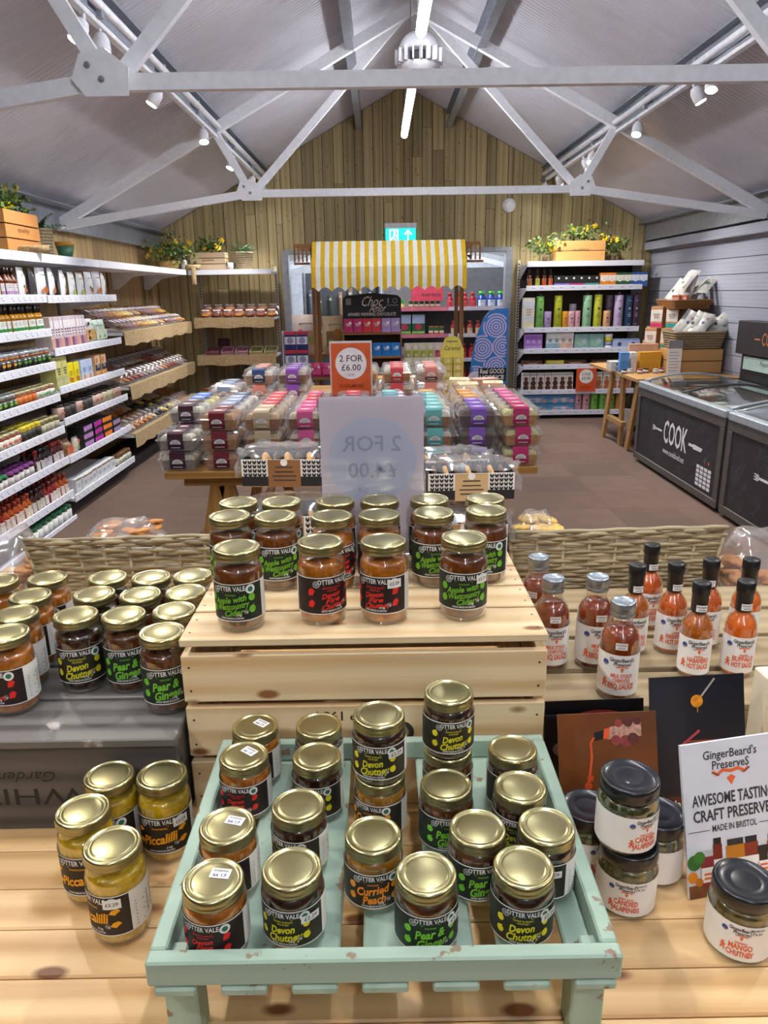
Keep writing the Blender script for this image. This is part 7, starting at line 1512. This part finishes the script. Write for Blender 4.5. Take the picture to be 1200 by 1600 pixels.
for i, (c, nm) in enumerate((('#b8382a', 'rust'), ('#2a8a5a', 'green'), ('#2a8a4a', 'green'), ('#1e7ad0', 'blue'), ('#1e7ad0', 'blue'), ('#1e84d8', 'blue'))): put(p_box(.102, .05, .15, c, (), ((.15, .65, .18, '#e4eef4'),), '#e4eef4'), 'chocolate_box', '%s chocolate box on the lower shelf of the stand, %s from left' % (nm, ORD[i]), 'box', (-.085 - .27 + i * .108, 8.72, CTZ + .2255), 0, 'chocolate boxes on the stand')
# sweets
hb_ = [p_pouch(.09, .2, .05, '#d8d4c0', '#a8b42e', ((0, .75, .25, '#eee8dc'), (.1, .3, .2, '#e8dcc8')), None, 71), p_pouch(.09, .2, .05, '#e4ccd0', '#d05a80', ((0, .75, .25, '#f0e4e4'), (-.1, .5, .2, '#8a3a4a')), None, 72)]
for i in range(14): put(hb_[0 if i % 7 < 4 else 1], 'marshmallow_bag', '%s marshmallow bag on the stall, %s rank, %s from left' % (('lime' if i % 7 < 4 else 'pink'), ('front', 'raised rear')[i // 7], ORD[i % 7]), 'bag', (.33 + (i % 7) * .088, 8.72 + (i // 7) * .12, CTZ + (i // 7) * .16), 0, 'marshmallow bags')
t = thing('bag_riser', 'plain box raising the rear marshmallow bags', 'riser', (.6, 8.86, CTZ)); MB().box(-.32, .26, -.05, .06, 0, .158, C('#c8a878', .7)).build('box', t)
put(p_box(.2, .1, .12, '#c8607a', ((.1, .8, '#a83a5a'),), None, '#f0d8dc'), 'sweet_box', 'rose pink sweet box in front of the pink marshmallow bags', 'box', (.62, 8.62 + .02, CTZ + .0), 0) if False else None
t = thing('caramel_stand', 'yellow card stand with an arched top holding stacked gold packs', 'display stand', (.8, 8.25, .0))
MB().box(-.11, .11, -.06, .06, 0, .6, C('#4a2a6a', .5), .004).build('plinth', t)
hd = MB().prism([(-.13, .6), (.13, .6), (.13, .98), (.11, 1.02), (.08, 1.1), (0, 1.13), (-.08, 1.1), (-.11, 1.02), (-.13, .98)], Fr((0, .06, 0), (1, 0, 0), (0, 0, 1)), -.006, 0, C('#e0d264', .5)).build('arched_card', t); MB().text('Caramel', .07, 0, .99, Fr((0, .06, 0), (1, 0, 0), (0, 0, 1)), .001, M_ink2, 0, .3, .18).rect(-.06, .06, 1.06, 1.068, Fr((0, .06, 0), (1, 0, 0), (0, 0, 1)), .001, M_ink2).build('lettering', hd)
for i in range(8): put(p_box(.1, .09, .075, '#d8b84a', ((.1, .9, '#e0c86a'),), ((0, .5, .3, '#f0e0a0'),)), 'gold_pack', 'gold sweet pack on the yellow arched stand, %s %s' % (ORD[i // 2], ('left', 'right')[i % 2]), 'pack', (.745 + (i % 2) * .11, 8.25, .6005 + (i // 2) * .076), 0, 'gold packs')
pk = p_pouch(.13, .16, .05, '#c22a68', '#d04a80', ((.2, .7, .12, '#f0dce4'),), None, 75)
for i in range(3): put(pk, 'sweet_pouch', '%s deep pink pouch left of the orange sign on the stall' % ORD[i], 'pouch', (-.74 + i * .12, 8.6 + .1, CTZ + .0), .1, 'deep pink pouches')
lo_ = p_box(.12, .08, .2, '#1e2460', ((.82, 1., '#c02a40'), (.3, .7, '#d4d4dc')), ((0, .5, .3, '#8a8ab0'),))
for i in range(4):
    t_ = put(lo_, 'liquorice_pack', 'navy pack with a red top, %s stack, %s' % (('left', 'right')[i % 2], ('lower', 'upper')[i // 2]), 'pack', (-.98 + (i % 2) * .13, 8.3, .8005 + (i // 2) * .2015), 0, 'navy packs with red tops')
t = thing('pack_stand', 'pale stand holding the navy packs left of the stall', 'display stand', (-.915, 8.3, 0)); MB().box(-.14, .14, -.06, .06, 0, .8, C('#c4bcd8', .5), .004).build('plinth', t); MB().box(-.15, -.141, -.06, .06, .0, 1.2, C('#c4bcd8', .5)).build('side_card', t)
# liquorice board
def lic():
    H_, W_ = 1.4, .43; t = thing('liquorice_board', 'tall blue board with violet circle patterns beside the right shelving', 'board', (1.245, 8.6, 0)); W2 = W_ / 2
    out = [(-W2, 0), (W2, 0), (W2, H_), (W2 - .14, H_)] + [(-W2 + .28 * (1 - math.sin(a)) - .0 * a, H_ - .02 - .55 * (1 - math.cos(a)) * 1.0) for a in ()] + [(.0, H_ - .03), (-.06, H_ - .1), (-.12, H_ - .24), (-.165, H_ - .4), (-.195, H_ - .58), (-W2, H_ - .8)]
    b = MB().prism(out, Fr((0, 0, 0), (1, 0, 0), (0, 0, 1)), -.02, 0, C('#2f7fd0', .45, 0, .1, .03)).build('board', t); f_ = Fr((0, 0, 0), (1, 0, 0), (0, 0, 1)); m = MB(); Mv = C('#cfc0ec', .5, 0, 0, .03)
    k = 0
    for u, v in ((.08, 1.2), (-.07, .96), (.09, .75), (-.14, .62), (.16, .98), (-.02, .52), (.12, .3), (-.1, .2)):
        for q in range(5):
            r0 = .012 + q * .03; k += 1; vs = []; seg = 30
            for i in range(seg):
                a0, a1 = 6.28318 * i / seg, 6.28318 * (i + 1) / seg; am = (a0 + a1) / 2; x, z = u + (r0 + .013) * math.cos(am), v + (r0 + .013) * math.sin(am)
                lim = -W2 + .012 if z < H_ - .8 else -W2 + .015 + (z - H_ + .8) * .12 + max(0, z - (H_ - .4)) ** 2 * 1.05
                if lim < x < W2 - .012 and .02 < z < H_ - .015 :
                    # only the nearest centre draws here
                    best = min(((x - a) ** 2 + (z - b_) ** 2, j) for j, (a, b_) in enumerate(((.08, 1.2), (-.07, .96), (.09, .75), (-.14, .62), (.16, .98), (-.02, .52), (.12, .3), (-.1, .2))))[1]
                    if (u, v) == ((.08, 1.2), (-.07, .96), (.09, .75), (-.14, .62), (.16, .98), (-.02, .52), (.12, .3), (-.1, .2))[best]: m.ring(u, v, r0, r0 + .017, f_, .001, Mv, 1, a0, a1)
    o = m.build('circle_pattern', b); o['kind'] = 'stuff'
    m = MB(); m.disc(-.13, .63, .1, f_, .002, C('#dcd8ea', .5), 20, .08).rect(-.11, W2 - .005, .59, .74, f_, .0025, C('#16181e', .5)).text('Real GOOD', .075, .045, .7, f_, .003, M_w2, .02, .1, .28).text('LICORICE', .065, .045, .632, f_, .003, M_w2, .03, 0, .28); m.build('lettering', b)
    MB().box(-.1, .1, .021, .25, 0, .02, C('#2a2a30', .6)).build('strut', t)
lic()
# bird seed sacks etc. left of the doorway
bs = [p_pouch(.34, .48, .14, '#d4c4c0', '#b89a7a', ((-.2, .5, .16, '#c83a2a'), (.2, .35, .14, '#8a9a3a')), None, 81), p_pouch(.32, .46, .14, '#c8b490', '#8a6a3a', ((.1, .5, .2, '#a8762a'), (-.2, .3, .14, '#8aa03a')), None, 82)]
t = thing('sack_bench', 'low bench under the printed sacks left of the stall', 'bench', (-.75, 9.6, 0)); MB().box(-.4, .4, -.15, .15, .82, .86, STW('x')).build('top', t)
for x in (-.36, .33): MB().box(x, x + .04, -.12, .12, 0, .82, STW('z')).build('leg', t)
for i, x in enumerate((-.93, -.56)): put(bs[i], 'seed_sack', ('printed sack with red fruit pictures left of the stall', 'printed tan sack with seeds beside the red fruit sack')[i], 'sack', (x, 9.58, .8605), 0, 'printed sacks', (-.1, 0, .1))
t = thing('bucket', 'brown tub with a bright blue lid behind the printed sacks', 'bucket', (-.2, 9.66, 0)); MB().box(-.14, .16, -.14, .14, 0, .85, C('#4a4038', .7)).build('stand', t); MB().lathe([(.11, .85), (.15, 1.14)], 18, C('#6a4a38', .5)).build('tub', t); MB().lathe([(.16, 1.14), (.165, 1.18), (.14, 1.2), (0, 1.2)], 18, C('#1e6ac0', .4)).build('lid', t); MB().lathe([(.1505, .95), (.153, 1.08)], 18, C('#d8d0c4', .5)).build('label', t)
# ================================================================ THE ROOM BEYOND THE DOORWAY
tag(MB().box(-2.6, 3.0, 15.2, 15.3, 0, 3.6, C('#c4c8cc', .8)).build('wall_far'), 'pale end wall of the room beyond the doorway', 'wall', None, 'structure')
tag(MB().box(-2.6, -2.5, 10.05, 15.2, 0, 3.2, C('#b4b8bc', .8)).build('wall_far_left'), 'pale left wall of the room beyond the doorway', 'wall', None, 'structure')
tag(MB().box(2.9, 3.0, 10.05, 15.2, 0, 3.2, C('#b4b8bc', .8)).build('wall_far_right'), 'pale right wall of the room beyond the doorway', 'wall', None, 'structure')
m = MB(); 
for s in (-1, 1): m.add([(.3, 10.05, 3.7), (.3 + s * 2.9, 10.05, 2.5), (.3 + s * 2.9, 15.3, 2.5), (.3, 15.3, 3.7)], [(0, 1, 2, 3) if s < 0 else (3, 2, 1, 0)], M_roof)
tag(m.build('ceiling'), 'pale sloping ceiling of the room beyond the doorway', 'ceiling', None, 'structure')
for i, y in enumerate((11.2, 13.4)):
    t = thing('roof_truss', '%s white truss in the room beyond the doorway' % ('nearer', 'farther')[i], 'roof truss', (.3, y, 0), 0, None, 'structure')
    for a, b in (((-1.3, 2.15), (1.3, 2.15)), ((-2.7, 2.45), (0, 3.55)), ((2.7, 2.45), (0, 3.55)), ((1.3, 2.15), (2.6, 1.85)), ((-1.3, 2.15), (-2.6, 1.85)), ((1.3, 2.15), (.1, 3.4)), ((-1.3, 2.15), (-.1, 3.4))):
        m = MB(); beam(m, (a[0], 0, a[1]), (b[0], 0, b[1]), .06, .08, M_truss); m.build('beam', t)
for yb_, lb_ in ((11.0, 'nearer unseen strip light added to brighten the room beyond the doorway'), (12.72, 'middle unseen strip light added to brighten the room beyond the doorway'), (14.42, 'farther unseen strip light added to brighten the room beyond the doorway')):  # battens out of sight above the doorway, added to brighten this room
    t = thing('led_batten', lb_, 'strip light', (.3, yb_, 3.0), 0, None); MB().lathe([(0, -.8), (.045, -.8), (.045, .8), (0, .8)], 10, C('#f4f8ff', .5, 0, 0, 0, 18, TUBE_STRENGTH * 1.6)).build('diffuser', t, (0, 0, 0), (math.pi / 2, 0, 0)); MB().box(-.03, .03, -.8, .8, .046, .07, M_white).build('housing', t)
    for y_ in (-.6, .6): MB().tube([(0, y_, .06), (0, y_, .66)], .003, 5, M_steel).build('hanging_wire', t)
GY = 12.0
t = thing('garden_shelving', 'white shelving of plant feed in the room beyond the doorway', 'shelving', (1.05, GY + .2, 0))
GL = [1.36, .95, .57, .2]
for z in GL:
    for a, b in ((-.97, .04), (.045, .97)):
        s_ = MB().box(a, b, -.2, .2, z - .05, z - .028, M_shd).build('shelf', t); MB().box(a, b, -.21, -.2, z - .06, z, C('#d87a8a' if a < 0 else '#d8ccd8', .5)).build('price_rail', s_)
MB().box(-.97, .97, .2, .22, .1, 1.95, C('#6a6a6c', .7)).build('back_panel', t)
for x in (-1.0, .97): MB().box(x, x + .03, .1, .14, 0, 1.95, M_steel).build('upright', t)
t = thing('aisle_sign', 'red sign reading PLANT FOOD above the plant feed shelving', 'sign', (.755, GY + .02, 1.45)); sb_ = MB().box(-.25, .25, -.01, .01, 0, .22, C('#d84a5c', .5)).build('board', t); MB().text('PLANT FOOD', .06, .06, .09, Fr((0, -.01, 0), (1, 0, 0), (0, 0, 1)), .001, M_ink2, .02, 0, .3).build('lettering', sb_)
gp = 'plant feed in the next room'; gf = lambda z: z - .027
rb_ = p_bottle('#c02028', '#d8343a', '#c02028', None, .05, .24, .5, .8); rb2 = p_bottle('#b83a2a', '#d8b88a', '#b02028', None, .05, .22, .5, .8)
yb_ = p_box(.13, .08, .14, '#e0b81e', ((.6, 1, '#2a8a3a'), (.0, .2, '#c84a2a')), ((0, .4, .3, '#f0e8a8'),)); gb = p_box(.2, .08, .34, '#2a5a3a', ((.55, .95, '#a8b8d0'), (.1, .2, '#8ac05a')), ((0, .4, .25, '#b8344a'),)); ob = p_box(.07, .06, .14, '#c87a2a', ((.55, .9, '#2a6a3a'), (.3, .5, '#e8e0c8')))
bl = p_bottle('#1e4ab8', '#dfe6f4', '#3ac83a', None, .07, .25, .6, .82)
def gput(me, nm, lb, cat, x, z, n, pitch):
    for i in range(n): put(me, nm, '%s, %s from left' % (lb, ORD[i]), cat, (x + i * pitch, GY + .08, gf(z)), 0, gp)
gput(yb_, 'feed_box', 'yellow and green plant feed box on the top shelf next door', 'box', .17, GL[0], 2, .16); gput(ob, 'feed_bottle', 'small orange and green pack on the top shelf next door', 'pack', .5, GL[0], 6, .085); gput(rb_, 'feed_bottle', 'red plant feed bottle on the top shelf next door', 'bottle', 1.12, GL[0], 4, .12); gput(bl, 'feed_bottle', 'blue plant feed bottle with lime cap next door', 'bottle', 1.62, GL[0], 3, .15)
gput(p_box(.18, .08, .3, '#b82a44', ((.5, .9, '#4a4a3a'),)), 'feed_box', 'crimson plant feed box on the second shelf next door', 'box', .17, GL[1], 1, .2); gput(gb, 'feed_box', 'green and lilac plant feed box on the second shelf next door', 'box', .4, GL[1], 2, .22); gput(ob, 'feed_bottle', 'small orange and green pack on the second shelf next door', 'pack', .82, GL[1] + .0, 3, .085); gput(rb2, 'feed_bottle', 'red topped plant feed bottle on the second shelf next door', 'bottle', 1.18, GL[1], 5, .13); gput(bl, 'feed_bottle', 'blue plant feed bottle at the end of the second shelf next door', 'bottle', 1.86, GL[1], 1, .13)
gput(p_box(.22, .08, .2, '#8a94b8', ((.1, .4, '#5a6a8a'),)), 'feed_box', 'blue grey plant feed box on the third shelf next door', 'box', .2, GL[2], 3, .25); gput(rb_, 'feed_bottle', 'red plant feed bottle on the third shelf next door', 'bottle', 1.1, GL[2], 7, .125); gput(rb_, 'feed_bottle', 'red plant feed bottle on the lowest shelf next door', 'bottle', 1.1, GL[3], 7, .125)
# hanging tools and wares left of it
t = thing('tool_rack', 'dark rack of hanging garden wares in the next room', 'rack', (-.45, 12.3, 0)); MB().box(-.75, .48, .05, .08, .1, 1.9, C('#5a5c62', .7)).build('back_panel', t)
for x in (-.75, .45): MB().box(x, x + .03, -.2, .05, 0, 1.9, M_steel).build('upright', t)
rr = random.Random(4)
for i in range(16):
    c = rr.choice(('#a88a6a', '#6a7a84', '#8a7a5a', '#4a5a4a', '#c8bca8', '#3a4a5a')); w_ = rr.uniform(.05, .09); h_ = rr.uniform(.25, .45)
    put(p_pouch(w_, h_, .04, c, None, ((0, .8, .3, '#d8d4cc'),), None, 90 + i), 'hanging_tool', 'hanging garden tool pack on the dark rack next door, %s from left, %s row' % (ORD[i % 8], ('upper', 'lower')[i // 8]), 'tool pack', (-1.1 + (i % 8) * .16, 12.31, 1.25 - (i // 8) * .55), 0, 'hanging packs next door')
for i, x in enumerate((-1.02, -.82)): put(p_box(.12, .06, .12, '#e0d01e', ((.3, .7, '#f0e86a'),)), 'yellow_ticket', '%s yellow pack hanging in front of the dark rack next door' % ('left', 'right')[i], 'pack', (x, 12.02, 1.2 - .15 * i), 0, 'yellow packs next door') if False else None
for i in range(9): put(p_tube(.06, .2, rr.choice(('#d8d4cc', '#8a7a6a', '#5a6a4a', '#c8a890')), None, None), 'plant_pot', '%s pot on top of the plant feed shelving next door' % ORD[i], 'pot', (.18 + i * .2, GY + .3, 1.9505 - .45 + .0) if False else (.2 + i * .2, GY + .31, 1.334), 0, gp) if False else None
# a lit green spray-bottle outline sign at the right
t = thing('bottle_sign', 'pale glowing spray bottle sign at the right edge of the doorway view', 'sign', (2.18, 12.3, 1.4)); M_gl = C('#d8f4f0', .5, 0, 0, 0, 18, 1.5)
MB().prism([(-.09, 0), (.09, 0), (.09, .3), (.04, .42), (-.04, .42), (-.09, .3)], Fr((0, -.06, 0), (1, 0, 0), (0, 0, 1)), 0, .02, M_gl).build('bottle_shape', t); MB().prism([(-.03, .42), (.03, .42), (.08, .52), (-.1, .52), (-.1, .46), (-.03, .46)], Fr((0, -.06, 0), (1, 0, 0), (0, 0, 1)), 0, .02, C('#8ae83a', .5, 0, 0, 0, 18, 1.)).build('trigger_shape', t); MB().box(-.08, .08, -.05, .05, -1.4, -.001, M_steel).build('stand', t)
